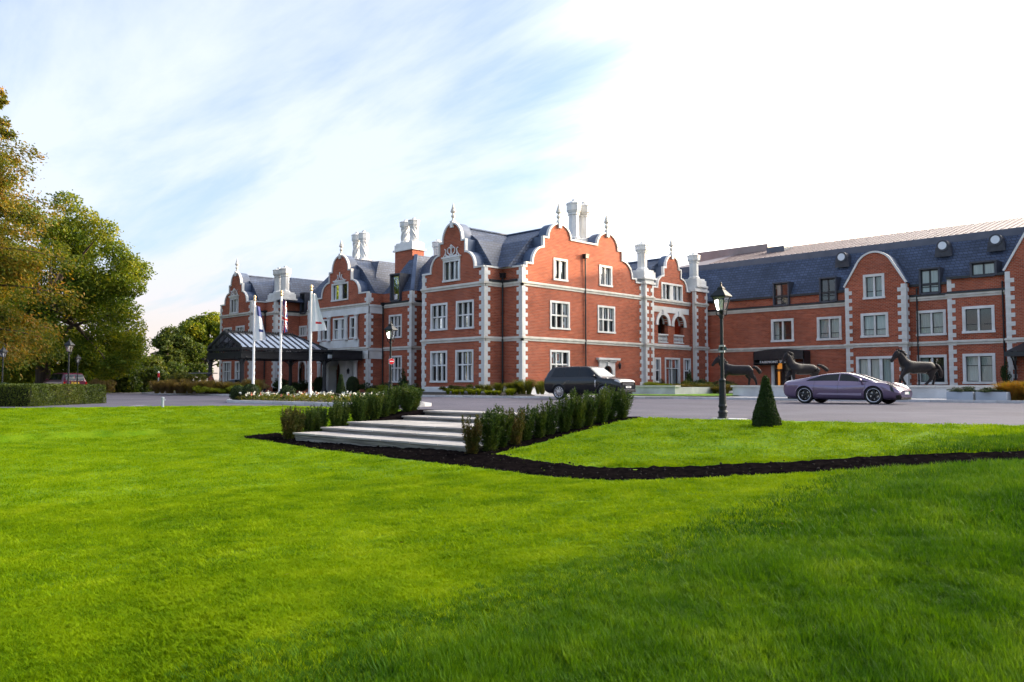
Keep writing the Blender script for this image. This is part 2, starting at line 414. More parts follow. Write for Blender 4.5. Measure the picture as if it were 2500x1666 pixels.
def thing(name, label, cat, loc=(0, 0, 0), rz=0.0, group=None, scale=None):
    o = link(name, None); o.location = loc; o.rotation_euler = (0, 0, rz); o.empty_display_size = 0.3
    if scale: o.scale = (scale,) * 3
    return tag(o, label, cat, group)
def copy_tree(o, parent=None):
    c = o.copy(); COL.objects.link(c); c.parent = parent
    for ch in o.children: copy_tree(ch, c)
    return c
def inst(name, me, parent, loc, rz=0.0, scale=None):
    o = link(name, me, parent); o.location = loc; o.rotation_euler = (0, 0, rz)
    if scale: o.scale = scale
    return o
_unit = {}
def unit_box(mat):
    """shared 1x1x1 box mesh (centre origin) per material"""
    if mat.name not in _unit:
        b = MB().box(-.5, .5, -.5, .5, -.5, .5)
        me = bpy.data.meshes.new('unit_' + mat.name); me.from_pydata(b.v, [], b.f); me.materials.append(mat); me.update()
        _unit[mat.name] = me
    return _unit[mat.name]
def ubox(name, mat, parent, x0, x1, y0, y1, z0, z1):
    o = link(name, unit_box(mat), parent)
    o.location = ((x0 + x1) / 2, (y0 + y1) / 2, (z0 + z1) / 2); o.scale = (abs(x1 - x0), abs(y1 - y0), abs(z1 - z0))
    return o
def np_mesh(name, verts, quads, mat, parent=None, smooth=False):
    """fast mesh from numpy arrays (quads: Nx4 or Nx3)"""
    me = bpy.data.meshes.new(name)
    nv = len(verts); nf, k = quads.shape
    me.vertices.add(nv); me.vertices.foreach_set('co', np.asarray(verts, np.float32).ravel())
    me.loops.add(nf * k); me.loops.foreach_set('vertex_index', np.asarray(quads, np.int32).ravel())
    me.polygons.add(nf)
    me.polygons.foreach_set('loop_start', np.arange(0, nf * k, k, dtype=np.int32))
    me.polygons.foreach_set('loop_total', np.full(nf, k, np.int32))
    me.materials.append(mat); me.update(); me.validate()
    if smooth: me.polygons.foreach_set('use_smooth', np.ones(nf, bool))
    return link(name, me, parent)

# facade frames: axis 'Y' = wall at y=plane facing -y (u = x); axis 'X' = wall at x=plane facing +x (u = y)
def FP(axis, plane, u, dep, z):
    return (u, plane + dep, z) if axis == 'Y' else (plane - dep, u, z)
def fbox(mb, axis, plane, u0, u1, d0, d1, z0, z1):
    a = FP(axis, plane, u0, d0, z0); b = FP(axis, plane, u1, d1, z1)
    mb.box(a[0], b[0], a[1], b[1], a[2], b[2])
def fubox(name, mat, parent, axis, plane, u0, u1, d0, d1, z0, z1):
    a = FP(axis, plane, u0, d0, z0); b = FP(axis, plane, u1, d1, z1)
    return ubox(name, mat, parent, a[0], b[0], a[1], b[1], a[2], b[2])
def panel(mb, axis, plane, outline, holes=(), thick=0.35, d0=0.0):
    """flat slab with holes, outline and holes in (u, z)"""
    loops = [list(outline)] + [list(h) for h in holes]
    pl = [[Vector((u, z, 0)) for u, z in lp] for lp in loops]
    tris = tessellate_polygon(pl)
    flat = [p for lp in loops for p in lp]
    for dd in (d0, d0 + thick):
        i = len(mb.v)
        mb.v += [FP(axis, plane, u, dd, z) for u, z in flat]
        for t in tris: mb.f.append(tuple(i + k for k in t)); mb.m.append(mb.mi)
    for lp in loops:
        for k in range(len(lp)):
            a = lp[k]; b = lp[(k + 1) % len(lp)]
            mb.quad(FP(axis, plane, a[0], d0, a[1]), FP(axis, plane, b[0], d0, b[1]), FP(axis, plane, b[0], d0 + thick, b[1]), FP(axis, plane, a[0], d0 + thick, a[1]))
def rect(u0, u1, z0, z1): return [(u0, z0), (u1, z0), (u1, z1), (u0, z1)]
def arch(u0, u1, z0, z1, n=12, rise=None):
    """opening with round head; z1 = crown"""
    c = (u0 + u1) / 2; r = (u1 - u0) / 2; rz = rise or r; zs = z1 - rz
    p = [(u0, z0), (u1, z0)]
    for k in range(n + 1):
        a = math.pi * k / n
        p.append((c + r * math.cos(a), zs + rz * math.sin(a)))
    return p
def ribbon(mb, axis, plane, pts, dep0, dep1, t):
    """strip of thickness t laid along an open polyline of (u, z), outward side = left of travel"""
    n = len(pts); off = []
    for k in range(n):
        a = Vector(pts[max(k - 1, 0)]); b = Vector(pts[min(k + 1, n - 1)]); p = Vector(pts[k])
        d1 = (p - a); d2 = (b - p)
        d1 = d1.normalized() if d1.length > 1e-7 else d2.normalized()
        d2 = d2.normalized() if d2.length > 1e-7 else d1
        n1 = Vector((-d1.y, d1.x)); n2 = Vector((-d2.y, d2.x)); m = (n1 + n2)
        m = m.normalized() if m.length > 1e-6 else n1
        c = max(0.45, m.dot(n1)); off.append(tuple(p + m * (t / c)))
    for k in range(n - 1):
        a, b, c, d = pts[k], pts[k + 1], off[k + 1], off[k]
        i = len(mb.v)
        for dd in (dep0, dep1): mb.v += [FP(axis, plane, q[0], dd, q[1]) for q in (a, b, c, d)]
        for q in ((0, 1, 2, 3), (7, 6, 5, 4), (0, 4, 5, 1), (1, 5, 6, 2), (2, 6, 7, 3), (3, 7, 4, 0)):
            mb.f.append(tuple(i + x for x in q)); mb.m.append(mb.mi)
# ------------------------------------------------------------------ leaf clouds (numpy)
def leaf_quads(P, N, U, L, W, bend=0.0):
    """quads at P, long axis U, normal N, lengths L, widths W -> verts, quads"""
    V = np.cross(N, U); V /= (np.linalg.norm(V, axis=1, keepdims=True) + 1e-9)
    a = U * (L[:, None] * .5); b = V * (W[:, None] * .5)
    v = np.stack([P - a, P + b * 1.0 - a * 0.05, P + a, P - b * 1.0 - a * 0.05], 1).reshape(-1, 3)
    q = np.arange(len(P) * 4).reshape(-1, 4)
    return v, q
def rand_unit(rng, n):
    v = rng.normal(size=(n, 3)); return v / np.linalg.norm(v, axis=1, keepdims=True)
# ------------------------------------------------------------------ terrain
_tt = []
for px_, D_ in ((-1200, 21.5), (-400, 24.0), (0, 27.0), (400, 29.8), (700, 30.4), (850, 27.6), (1037, 24.5), (1250, 22.06), (1525, 19.45), (1765, 18.1), (2100, 16.7), (2500, 15.2), (3000, 13.6)):
    th_ = math.atan((px_ - 1250) / FPX); _tt.append((th_, D_ / math.cos(th_)))
_tt = [(-math.pi, 46), (-2.4, 42), (-1.6, 33)] + _tt + [(1.3, 17.5), (2.2, 30), (math.pi, 46)]
TH = np.array([a for a, b in _tt]); TD = np.array([b for a, b in _tt])
ZT = np.array([-5, 0, 1.0, 2.0, 3.2, 4.4, 5.2, 6.2, 9, 12, 60]); ZZ = np.array([0, 0, -.10, -.25, -.42, -.57, -.635, -.69, -.82, -.88, -.90])
def edge_rho(th): return np.interp(th, TH, TD)
def vnoise(x, y):
    return (np.sin(x * .9 + 1.3) * np.cos(y * 1.1 - .4) + .6 * np.sin(x * 2.1 - y * 1.7 + 2) + .35 * np.sin(x * 4.3 + y * 3.9)) / 1.95
def terr(X, Y):
    X = np.asarray(X, float); Y = np.asarray(Y, float)
    r = (X + Y) * S2; d = (Y - X) * S2
    th = np.arctan2(r, d); rho = np.hypot(r, d)
    c = np.clip(np.cos(th), .7, 1)
    t = .72 * (edge_rho(th) - rho) * c
    z = np.interp(t, ZT, ZZ)
    k = np.clip((t - .3) / 2, 0, 1)
    z = z + vnoise(X * .8, Y * .8) * .018 * k
    z = z + .20 * np.exp(-(((r - 6.3) / 3.4) ** 2 + ((d - 8.6) / 2.6) ** 2)) * k     # rough bank on the right
    f = np.clip((-.30 - th) / .12, 0, 1) * np.clip((th + .75) / .05, 0, 1)          # cut edge in the lawn on the left
    z = z - .15 * f * np.clip((t - 4.12) / .1, 0, 1)
    st = np.clip((X + 19.2) / .12, 0, 1) * np.clip((-12.4 - X) / .12, 0, 1) * np.clip((Y - 11.3) / .3, 0, 1)   # steps are let into the bank
    z = z - .32 * st
    return z
def hit(px, py):
    r = ray(px, py); a, b = 2.0, 60.0
    for k in range(2000):
        t = 2.0 + k * .03
        if EYE + r.z * t <= float(terr(r.x * t, r.y * t)): break
    return r.x * t, r.y * t
def tagS(o): return tag(o, kind='structure')

# lawn material: mottled, faint mowing stripes
m, n, l, b = new_mat('lawn')
g = n.new('ShaderNodeNewGeometry')
def _nz(sc, det, st=(1, 1, 1), rot=0.0):
    mp = n.new('ShaderNodeMapping'); mp.inputs['Scale'].default_value = st; mp.inputs['Rotation'].default_value = (0, 0, rot)
    l.new(g.outputs['Position'], mp.inputs['Vector'])
    q = n.new('ShaderNodeTexNoise'); q.inputs['Scale'].default_value = sc; q.inputs['Detail'].default_value = det; q.inputs['Roughness'].default_value = .6
    l.new(mp.outputs[0], q.inputs['Vector']); return q.outputs['Fac']
def _mr(v, a, b_, c=0., d_=1.):
    q = n.new('ShaderNodeMapRange'); q.inputs[1].default_value = a; q.inputs[2].default_value = b_; q.inputs[3].default_value = c; q.inputs[4].default_value = d_
    l.new(v, q.inputs[0]); return q.outputs[0]
def _mix(f, a, c, mode='MIX'):
    q = n.new('ShaderNodeMixRGB'); q.blend_type = mode
    for i, v in enumerate((f, a, c)):
        if isinstance(v, (int, float)): q.inputs[i].default_value = v
        elif isinstance(v, tuple): q.inputs[i].default_value = v
        else: l.new(v, q.inputs[i])
    return q.outputs[0]
col = _mix(_mr(_nz(0.5, 5, (1, .5, 1), .8), .35, .65), (0.12, 0.24, 0.003, 1), (0.185, 0.31, 0.004, 1))
col = _mix(_mr(_nz(2.6, 8, (1, .45, 1), .8), .38, .72), col, (0.092, 0.205, 0.003, 1))
col = _mix(_mr(_nz(26, 5), .45, .75), col, (0.075, 0.15, 0.003, 1))
col = _mix(_mr(_nz(.13, 3), .55, .75, 0, .5), col, (0.21, 0.28, 0.008, 1))
wv = n.new('ShaderNodeTexWave'); wv.inputs['Scale'].default_value = .42; wv.inputs['Distortion'].default_value = .6
mpw = n.new('ShaderNodeMapping'); mpw.inputs['Rotation'].default_value = (0, 0, R(62))
l.new(g.outputs['Position'], mpw.inputs['Vector']); l.new(mpw.outputs[0], wv.inputs['Vector'])
col = _mix(_mr(wv.outputs['Fac'], .3, .7, 0, .22), col, (0.24, 0.32, 0.01, 1))
l.new(col, b.inputs['Base Color'])
set_in(b, Roughness=.85); b.inputs['Specular IOR Level'].default_value = .1
bp = n.new('ShaderNodeBump'); bp.inputs['Strength'].default_value = .9; bp.inputs['Distance'].default_value = .03
l.new(_nz(38, 6), bp.inputs['Height']); l.new(bp.outputs[0], b.inputs['Normal'])
LAWN = m
FIELD = noisy('field', (0.05, 0.085, 0.018), (0.085, 0.12, 0.022), scale=.15, rough=.9)

# one polar lattice about the camera carries lawn (inside the edge) and ground (outside)
ths = np.unique(np.concatenate([np.linspace(-math.pi, -0.85, 40), np.linspace(-.85, .85, 190), np.linspace(.85, math.pi, 40)]))
er = edge_rho(ths)
def polar_mesh(name, rhos, zfun, mat):
    A, B = rhos.shape
    r = rhos * np.sin(ths)[:, None]; d = rhos * np.cos(ths)[:, None]
    X = (r - d) * S2; Y = (r + d) * S2
    Z = zfun(X, Y)
    v = np.stack([X, Y, Z], -1).reshape(-1, 3)
    i, j = np.meshgrid(np.arange(A - 1), np.arange(B - 1), indexing='ij')
    q = np.stack([i * B + j, (i + 1) * B + j, (i + 1) * B + j + 1, i * B + j + 1], -1).reshape(-1, 4)
    return np_mesh(name, v, q, mat, smooth=True)
cth = np.clip(np.cos(ths), .7, 1)
taus = [np.zeros_like(er)]
for t_ in np.concatenate([[.06, .3, .7], np.arange(1.1, 4.1, .4), [4.06, 4.12, 4.22, 4.32], np.arange(4.7, 6.5, .3), np.arange(7, 9, .5)]):
    taus.append(np.minimum(t_ / (.72 * cth), er - .3 - 6 * .01))
base = taus[-1]
for k in np.linspace(.04, 1, 34): taus.append(base + (er - .25 - base) * k)
rh = np.sort(er[:, None] - np.stack(taus, 1), axis=1)
lawn = tagS(polar_mesh('lawn', rh, lambda X, Y: terr(X, Y) + .012, LAWN))
gr = np.stack([er + .02] + [er + k for k in (6, 20, 50, 110, 260, 700, 3000)], 1)
ground = tagS(polar_mesh('ground', gr, lambda X, Y: np.full_like(X, -.05), FIELD))
# drive: asphalt from the lawn edge to the buildings
sel = (ths > -1.15) & (ths < 1.2)
ths_full, ths = ths, ths[sel]
er2 = er[sel]
rr = np.stack([er2 - .03] + [er2 + (95 - er2) * k for k in np.linspace(.03, 1, 14)], 1)
road = tagS(polar_mesh('road', rr, lambda X, Y: np.zeros_like(X), ASPHALT))
ths = ths_full

def poly_in(px, py, poly):
    inside = np.zeros(len(px), bool); n_ = len(poly); j = n_ - 1
    for i in range(n_):
        xi, yi = poly[i]; xj, yj = poly[j]
        c = ((yi > py) != (yj > py)) & (px < (xj - xi) * (py - yi) / (yj - yi + 1e-12) + xi)
        inside ^= c; j = i
    return inside
def resample(pts, n_):
    p = np.array(pts, float); s = np.concatenate([[0], np.cumsum(np.hypot(*np.diff(p, axis=0).T))])
    u = np.linspace(0, s[-1], n_)
    return np.stack([np.interp(u, s, p[:, 0]), np.interp(u, s, p[:, 1])], 1)

# ------------------------------------------------------------------ steps
SX0, SX1 = -19.25, -12.35
STEPS = [(11.16, -.465), (11.98, -.350), (12.82, -.233), (14.70, -.116), (15.50, 0.012)]
steps = thing('stone_steps', 'broad pale stone steps climbing from the lawn to the drive between two rows of yews', 'steps', ((SX0 + SX1) / 2, 13, -.6))
so = Vector(steps.location)
for i, (y, z) in enumerate(STEPS):
    y1 = STEPS[i + 1][0] + .25 if i < 4 else 16.35
    st = MB()
    x = SX0
    st.box(SX0 + .06, SX1 - .06, y + .04, y1, z - .36, z - .038)
    for kk, dz in enumerate((.058, .083, .104)):       # laminated face of the riser
        st.box(SX0 + .04, SX1 - .04, y + .02 + .008 * (kk % 2), y + .1, z - dz - .017, z - dz)
    so_ = MB(); so_.v = [(a - so.x, b_ - so.y, c - so.z) for a, b_, c in st.v]; so_.f = st.f; so_.m = st.m
    step = so_.build('step', RISER, steps)
    nsl = 7; rs = random.Random(i)
    cuts = [SX0] + sorted(SX0 + (SX1 - SX0) * ((k + rs.uniform(-.18, .18) + (i % 2) * .3) / nsl) for k in range(1, nsl)) + [SX1]
    rows = 2 if y1 - y > 1.5 else 1
    ys = np.linspace(y, y1 - .25 if i < 4 else y1, rows + 1)
    for rw in range(rows):
        for k in range(nsl):
            ubox('slab', PAVE, step, cuts[k] + .01 - so.x, cuts[k + 1] - .01 - so.x, ys[rw] + .005 * rw - so.y + (0 if rw else -.01), ys[rw + 1] + (.24 if rw == rows - 1 and i < 4 else -.006) - so.y, z - .040 - so.z, z + rs.uniform(-.003, .003) - so.z)

# ------------------------------------------------------------------ dark soil bed
front = [hit(*p) for p in ((600, 1072), (700, 1087), (850, 1108), (1050, 1133), (1250, 1158), (1400, 1174), (1500, 1179), (1650, 1175), (1900, 1163), (2200, 1148), (2500, 1138), (2800, 1129))]
rear = [hit(595, 1068), hit(690, 1058), (SX0 - .15, 11.25), (SX1 + .15, 11.25), hit(1170, 1101), hit(1300, 1125), hit(1420, 1139), hit(1520, 1143), hit(1650, 1143), hit(1900, 1131), hit(2200, 1113), hit(2500, 1102), hit(2800, 1093)]
A_, B_ = resample(front, 240), resample(rear, 240)
SOILP = [tuple(p) for p in front] + [tuple(p) for p in rear[::-1]]
ROWL = [(-20.25, 10.9), (-19.1, 10.9), (-19.1, 16.0), (-20.25, 15.6)]
ROWR = [(-12.55, 10.6), (-11.55, 10.6), (-11.35, 15.8), (-12.55, 15.8)]
rng = np.random.default_rng(3)
def soil_sheet(name, A, B, nc):
    u = np.linspace(0, 1, nc)
    P = A[:, None, :] * (1 - u)[None, :, None] + B[:, None, :] * u[None, :, None]
    Z = terr(P[..., 0], P[..., 1]) + .03 + rng.normal(size=P.shape[:2]) * .008
    Z[:, 0] -= .05; Z[:, -1] -= .05
    v = np.concatenate([P, Z[..., None]], -1).reshape(-1, 3)
    n0, m0 = P.shape[:2]
    i, j = np.meshgrid(np.arange(n0 - 1), np.arange(m0 - 1), indexing='ij')
    q = np.stack([i * m0 + j, (i + 1) * m0 + j, (i + 1) * m0 + j + 1, i * m0 + j + 1], -1).reshape(-1, 4)
    return np_mesh(name, v, q, SOIL, smooth=False)
tagS(soil_sheet('soil_bed', A_, B_, 12))
tagS(soil_sheet('soil_bed', resample([ROWL[0], ROWL[3]], 40), resample([ROWL[1], ROWL[2]], 40), 7))
tagS(soil_sheet('soil_bed', resample([ROWR[0], ROWR[3]], 40), resample([ROWR[1], ROWR[2]], 40), 7))
STEPP = [(SX0, 11.1), (SX1, 11.1), (SX1, 16.4), (SX0, 16.4)]
# crumbs and pebbles on the soil
nb = 420
k_ = rng.integers(0, 240, nb); u_ = rng.random(nb)[:, None]
pp = A_[k_] * (1 - u_) + B_[k_] * u_
mbp = MB()
for (x, y) in pp:
    s_ = random.uniform(.008, .026); z = float(terr(x, y)) + .035
    mbp.lathe([(s_ * .6, -s_ * .5), (s_, 0), (s_ * .5, s_ * .6)], 5, x, y, z, rot=random.random() * 6)
tag(mbp.build('soil_crumbs', noisy('crumb', (.010, .008, .008), (.035, .03, .028), scale=30, rough=.9, spec=0.05)), 'small clods and pebbles scattered over the dark soil bed', 'pebbles', kind='stuff')

# ------------------------------------------------------------------ kerbs
def kerb(name, path, w=.26, h=.12, stone=.92, z0=0.0, side=1, seed=0):
    """row of kerb stones along a path; each stone an object under one kerb"""
    root = tagS(link(name, None))
    p = np.array(path, float); s = np.concatenate([[0], np.cumsum(np.hypot(*np.diff(p, axis=0).T))])
    n_ = max(1, int(round(s[-1] / stone))); u = np.linspace(0, s[-1], n_ + 1)
    X = np.interp(u, s, p[:, 0]); Y = np.interp(u, s, p[:, 1])
    me = unit_box(KERB); rs = random.Random(seed)
    for k in range(n_):
        dx, dy = X[k + 1] - X[k], Y[k + 1] - Y[k]; L = math.hypot(dx, dy)
        o = link('kerb_stone', me, root)
        nx, ny = -dy / L * side, dx / L * side
        o.location = ((X[k] + X[k + 1]) / 2 + nx * w / 2, (Y[k] + Y[k + 1]) / 2 + ny * w / 2, z0 + h / 2 - .03 + rs.uniform(-.003, .003))
        o.rotation_euler = (0, 0, math.atan2(dy, dx)); o.scale = (L - .014, w, h + .06)
    return root
def smooth_path(pts, n_=40):
    p = resample(pts, n_)
    for _ in range(3): p[1:-1] = (p[:-2] + 2 * p[1:-1] + p[2:]) / 4
    return [tuple(q) for q in p]
HK = smooth_path([(-56, 35.6), (-36, 35.9), (-33, 36.6), (-31.2, 38.6), (-29.5, 39.7), (-26, 40.1), (18, 40.3)], 60)
kerb('hotel_kerb', HK, seed=1)
ISL = smooth_path([(-33.4, 16.9), (-34.6, 16.7), (-37.6, 18.3), (-39.6, 20.6), (-38.2, 22.2), (-34, 22.6), (-27, 21.4), (-23.2, 19.3), (-22.8, 17.9), (-25, 17.2), (-33.4, 16.9)], 70)
kerb('island_kerb', ISL, side=-1, seed=2, stone=.8)
HGK = smooth_path([onZ(14, 993), onZ(60, 989.5), onZ(140, 986), onZ(215, 983), onZ(230, 980), onZ(222, 976)], 24)
kerb('hedge_kerb', HGK, seed=3, w=.3)
FBK = smooth_path([onZ(345, 961.5), onZ(375, 962.5), onZ(440, 964.5), onZ(500, 966), onZ(560, 966.5), onZ(640, 966), onZ(700, 964.5)], 40)
kerb('far_bed_kerb', FBK, seed=4, w=.3)

# flat painted dash on the drive by the hedge
dash = MB(); a0 = onZ(315, 991.5, 0); a1 = onZ(345, 990.2, 0)
dash.quad((a0[0], a0[1], .004), (a1[0], a1[1], .004), (a1[0] - .12, a1[1] + .35, .004), (a0[0] - .12, a0[1] + .35, .004))
tag(dash.build('road_marking', noisy('road_paint', (.6, .6, .6), (.75, .75, .75), rough=.7)), kind='structure')

# planted ground behind the kerbs (beds, courtyard grass, forecourt)
BEDSOIL = noisy('bed_soil', (0.03, 0.024, 0.02), (0.06, 0.05, 0.035), scale=4, rough=.95, bump=.6, bscale=20)
def sheet(name, pts, mat):
    mb = MB(); mb.quad(*pts); return tagS(mb.build(name, mat))
COURT = noisy('court_grass', (0.10, 0.22, 0.006), (0.16, 0.29, 0.01), scale=1.2, rough=.9, bump=.6, bscale=60)
def strip_sheet(name, path, other, z0, z1, mat):
    a = resample(path, 50); b_ = resample(other, 50); mb = MB()
    for k in range(49):
        mb.quad((a[k][0], a[k][1], z0), (a[k + 1][0], a[k + 1][1], z0), (b_[k + 1][0], b_[k + 1][1], z1), (b_[k][0], b_[k][1], z1))
    return tagS(mb.build(name, mat))
HKin = [(x, y + .24) for x, y in HK]
i0 = max(i for i, p in enumerate(HKin) if p[0] < -36)
strip_sheet('front_bed', HKin[:i0 + 3], [(-56, 41.2), (-41, 42.3)], .085, .34, BEDSOIL)
strip_sheet('court_paving', HKin[i0 + 2:], [(-41, 42.3), (-41, 56), (18, 56)], .085, .13, noisy('court_paving', (.34, .33, .34), (.42, .41, .42), scale=1.2, rough=.8))
sheet('court_lawn', [(-38.5, 43.0, .15), (-26.0, 43.0, .15), (-26.0, 53, .2), (-38.5, 53, .2)], COURT)
sheet('court_bed', [(-41, 52.5, .19), (18, 52.5, .19), (18, 68, .42), (-41, 68, .42)], BEDSOIL)
mbi = MB(); c_ = resample(ISL, 70); cen = c_.mean(0)
for k in range(69):
    q = [(c_[j] - cen) * .95 + cen for j in (k, k + 1)]
    mbi.quad((q[0][0], q[0][1], .10), (q[1][0], q[1][1], .10), (cen[0], cen[1], .3))
tagS(mbi.build('island_bed', BEDSOIL))
fb = resample(FBK, 30); fo = resample([(-74, 27), (-66, 38.5)], 30)
strip_sheet('far_bed', [(x - .1, y + .25) for x, y in fb], [(x - 4.3, y + 3.2) for x, y in fb], .1, .25, BEDSOIL)
sheet('forecourt', [(-100, 30, .02), (-57, 30, .02), (-57, 46, .02), (-100, 46, .02)], noisy('forecourt_paving', (.16, .15, .17), (.22, .21, .22), scale=1, rough=.8))
# ------------------------------------------------------------------ hotel: shared builders
ZB, Z1, Z2, ZP = 0.30, 4.20, 8.20, 9.36          # base, string courses, parapet
def wz(axis, plane, x0, x1, yt, yb):
    """window rectangle from photo pixels -> u0, u1, z0, z1 on a wall plane"""
    f = onY if axis == 'Y' else onX
    ym = (yt + yb) / 2; xm = (x0 + x1) / 2
    return f(x0, ym, plane)[0], f(x1, ym, plane)[0], f(xm, yb, plane)[1], f(xm, yt, plane)[1]
def window(par, axis, plane, u0, u1, z0, z1, cols=3, rows=2, fw=.16, mull=.13, wide=None, curtain=None, stone=True, head=None, seed=0, transom=.5):
    """u0..u1, z0..z1 = outer edge of the stone surround; returns the hole to cut in the wall"""
    rs = random.Random(seed + int(u0 * 10) + int(z0 * 7))
    a0, a1, b0, b1 = u0 + fw, u1 - fw, z0 + fw * .9, z1 - fw
    mb = MB()
    fbox(mb, axis, plane, u0, a0, -.05, .20, b0, z1)
    fbox(mb, axis, plane, a1, u1, -.05, .20, b0, z1)
    fbox(mb, axis, plane, a0, a1, -.05, .20, b1, z1)
    fbox(mb, axis, plane, u0 - .04, u1 + .04, -.09, .20, z0, b0)
    w = mb.build('window', STONE if stone else SASH, par)
    # mullions and transom
    mb = MB(); mw = mull
    edges = []
    cw = (a1 - a0 - mw * (cols - 1) - (wide - mw if wide else 0)) / cols
    x = a0
    for k in range(cols):
        edges.append((x, x + cw)); x += cw
        if k < cols - 1:
            gw = wide if (wide and k == (cols // 2 - 1)) else mw
            fbox(mb, axis, plane, x, x + gw, .03, .19, b0, b1); x += gw
    zs = [(b0, b1)]
    if rows == 2:
        zt = b0 + (b1 - b0) * transom
        fbox(mb, axis, plane, a0, a1, .032, .188, zt - mw * .42, zt + mw * .42)
        zs = [(b0, zt - mw * .42), (zt + mw * .42, b1)]
    if mb.v: mb.build('mullion', STONE, w)
    for (e0, e1) in edges:
        for (c0, c1) in zs:
            s = MB(); sw = .045
            fbox(s, axis, plane, e0, e0 + sw, .15, .21, c0, c1); fbox(s, axis, plane, e1 - sw, e1, .15, .21, c0, c1)
            fbox(s, axis, plane, e0 + sw, e1 - sw, .15, .21, c0, c0 + sw); fbox(s, axis, plane, e0 + sw, e1 - sw, .15, .21, c1 - sw, c1)
            if head: fbox(s, axis, plane, e0 + sw, e1 - sw, .152, .205, c0 + (c1 - c0) * head, c0 + (c1 - c0) * head + .05)
            s.build('sash', SASH, w)
            g_ = MB(); t = rs.uniform(-.008, .008); t2 = rs.uniform(-.012, .012)
            g_.quad(FP(axis, plane, e0 + sw, .18 + t, c0 + sw), FP(axis, plane, e1 - sw, .18 - t, c0 + sw), FP(axis, plane, e1 - sw, .18 - t + t2, c1 - sw), FP(axis, plane, e0 + sw, .18 + t + t2, c1 - sw))
            g_.build('pane', GLASS, w)
    if curtain:
        lo, hi = curtain if isinstance(curtain, tuple) else (0, 1)
        segs = [(a0, a0 + (a1 - a0) * lo), (a1 - (a1 - a0) * (1 - hi), a1)] if isinstance(curtain, tuple) else [(a0, a1)]
        for (s0, s1) in segs:
            if s1 - s0 < .05: continue
            cu = MB(); nn = max(4, int((s1 - s0) / .07))
            for k in range(nn):
                q0 = s0 + (s1 - s0) * k / nn; q1 = s0 + (s1 - s0) * (k + 1) / nn
                d_a = .30 + .03 * (k % 2); d_b = .30 + .03 * ((k + 1) % 2)
                cu.quad(FP(axis, plane, q0, d_a, b0), FP(axis, plane, q1, d_b, b0), FP(axis, plane, q1, d_b, b1), FP(axis, plane, q0, d_a, b1))
            cu.build('curtain', CURTAIN, w)
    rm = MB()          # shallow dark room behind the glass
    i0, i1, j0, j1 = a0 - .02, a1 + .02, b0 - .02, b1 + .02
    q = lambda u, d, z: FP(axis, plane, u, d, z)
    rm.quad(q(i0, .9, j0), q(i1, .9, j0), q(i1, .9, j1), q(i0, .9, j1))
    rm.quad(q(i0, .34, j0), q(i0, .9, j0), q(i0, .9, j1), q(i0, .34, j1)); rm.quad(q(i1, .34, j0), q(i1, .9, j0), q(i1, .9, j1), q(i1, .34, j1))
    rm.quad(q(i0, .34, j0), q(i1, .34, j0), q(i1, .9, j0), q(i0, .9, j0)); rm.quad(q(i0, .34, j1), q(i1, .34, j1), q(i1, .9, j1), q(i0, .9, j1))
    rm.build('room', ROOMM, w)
    return rect(a0 - .03, a1 + .03, b0 - .03, b1 + .03)
def wpx(par, axis, plane, x0, x1, yt, yb, **kw):
    return window(par, axis, plane, *wz(axis, plane, x0, x1, yt, yb), **kw)

def string_course(par, axis, plane, u0, u1, z, e0=0.0, e1=0.0):
    mb = MB()
    fbox(mb, axis, plane, u0 - e0, u1 + e1, -.07, .1, z - .20, z - .03)
    fbox(mb, axis, plane, u0 - e0 * 1.9, u1 + e1 * 1.9, -.15, .1, z - .03, z + .075)
    fbox(mb, axis, plane, u0 - e0 * 1.5, u1 + e1 * 1.5, -.11, .1, z + .075, z + .13)
    return mb.build('string_course', STONE2, par)
QH, QS = .31, .62
def quoins(par, x, y, sx, sy, z0, z1, strip=.31, block=.53, two=True, bx=None, by=None):
    """corner stones at plan corner (x, y); sx, sy = outward sign of the two faces (0 = no face that side)"""
    e, E = .030, .047
    def bounds(w, pr, wx=None, wy=None):
        ax = (x + pr * sx, x - w * (sx if sx else 1) if sx else None)
        return ax
    def bxs(w, pr):
        x0 = x + sx * pr; x1 = x - sx * w
        y0 = y + sy * pr; y1 = y - sy * w
        return min(x0, x1), max(x0, x1), min(y0, y1), max(y0, y1)
    X0, X1, Y0, Y1 = bxs(strip, e)
    ubox('quoin_strip', STONE, par, X0, X1, Y0, Y1, z0, z1)
    X0, X1, Y0, Y1 = bxs(block, E)
    z = z0 + .16
    while z + QH < z1 + .02:
        ubox('quoin', STONE, par, X0, X1, Y0, Y1, z, z + QH - .004); z += QS
def fquoins(par, axis, plane, u, side, z0, z1, strip=.26, block=.48):
    """quoins on one wall face only; side=+1 blocks extend towards +u"""
    fubox('quoin_strip', STONE, par, axis, plane, u, u + side * strip, -.030, .05, z0, z1)
    z = z0 + .16
    while z + QH < z1 + .02:
        fubox('quoin', STONE, par, axis, plane, u - side * .004, u + side * block, -.047, .05, z, z + QH - .004); z += QS

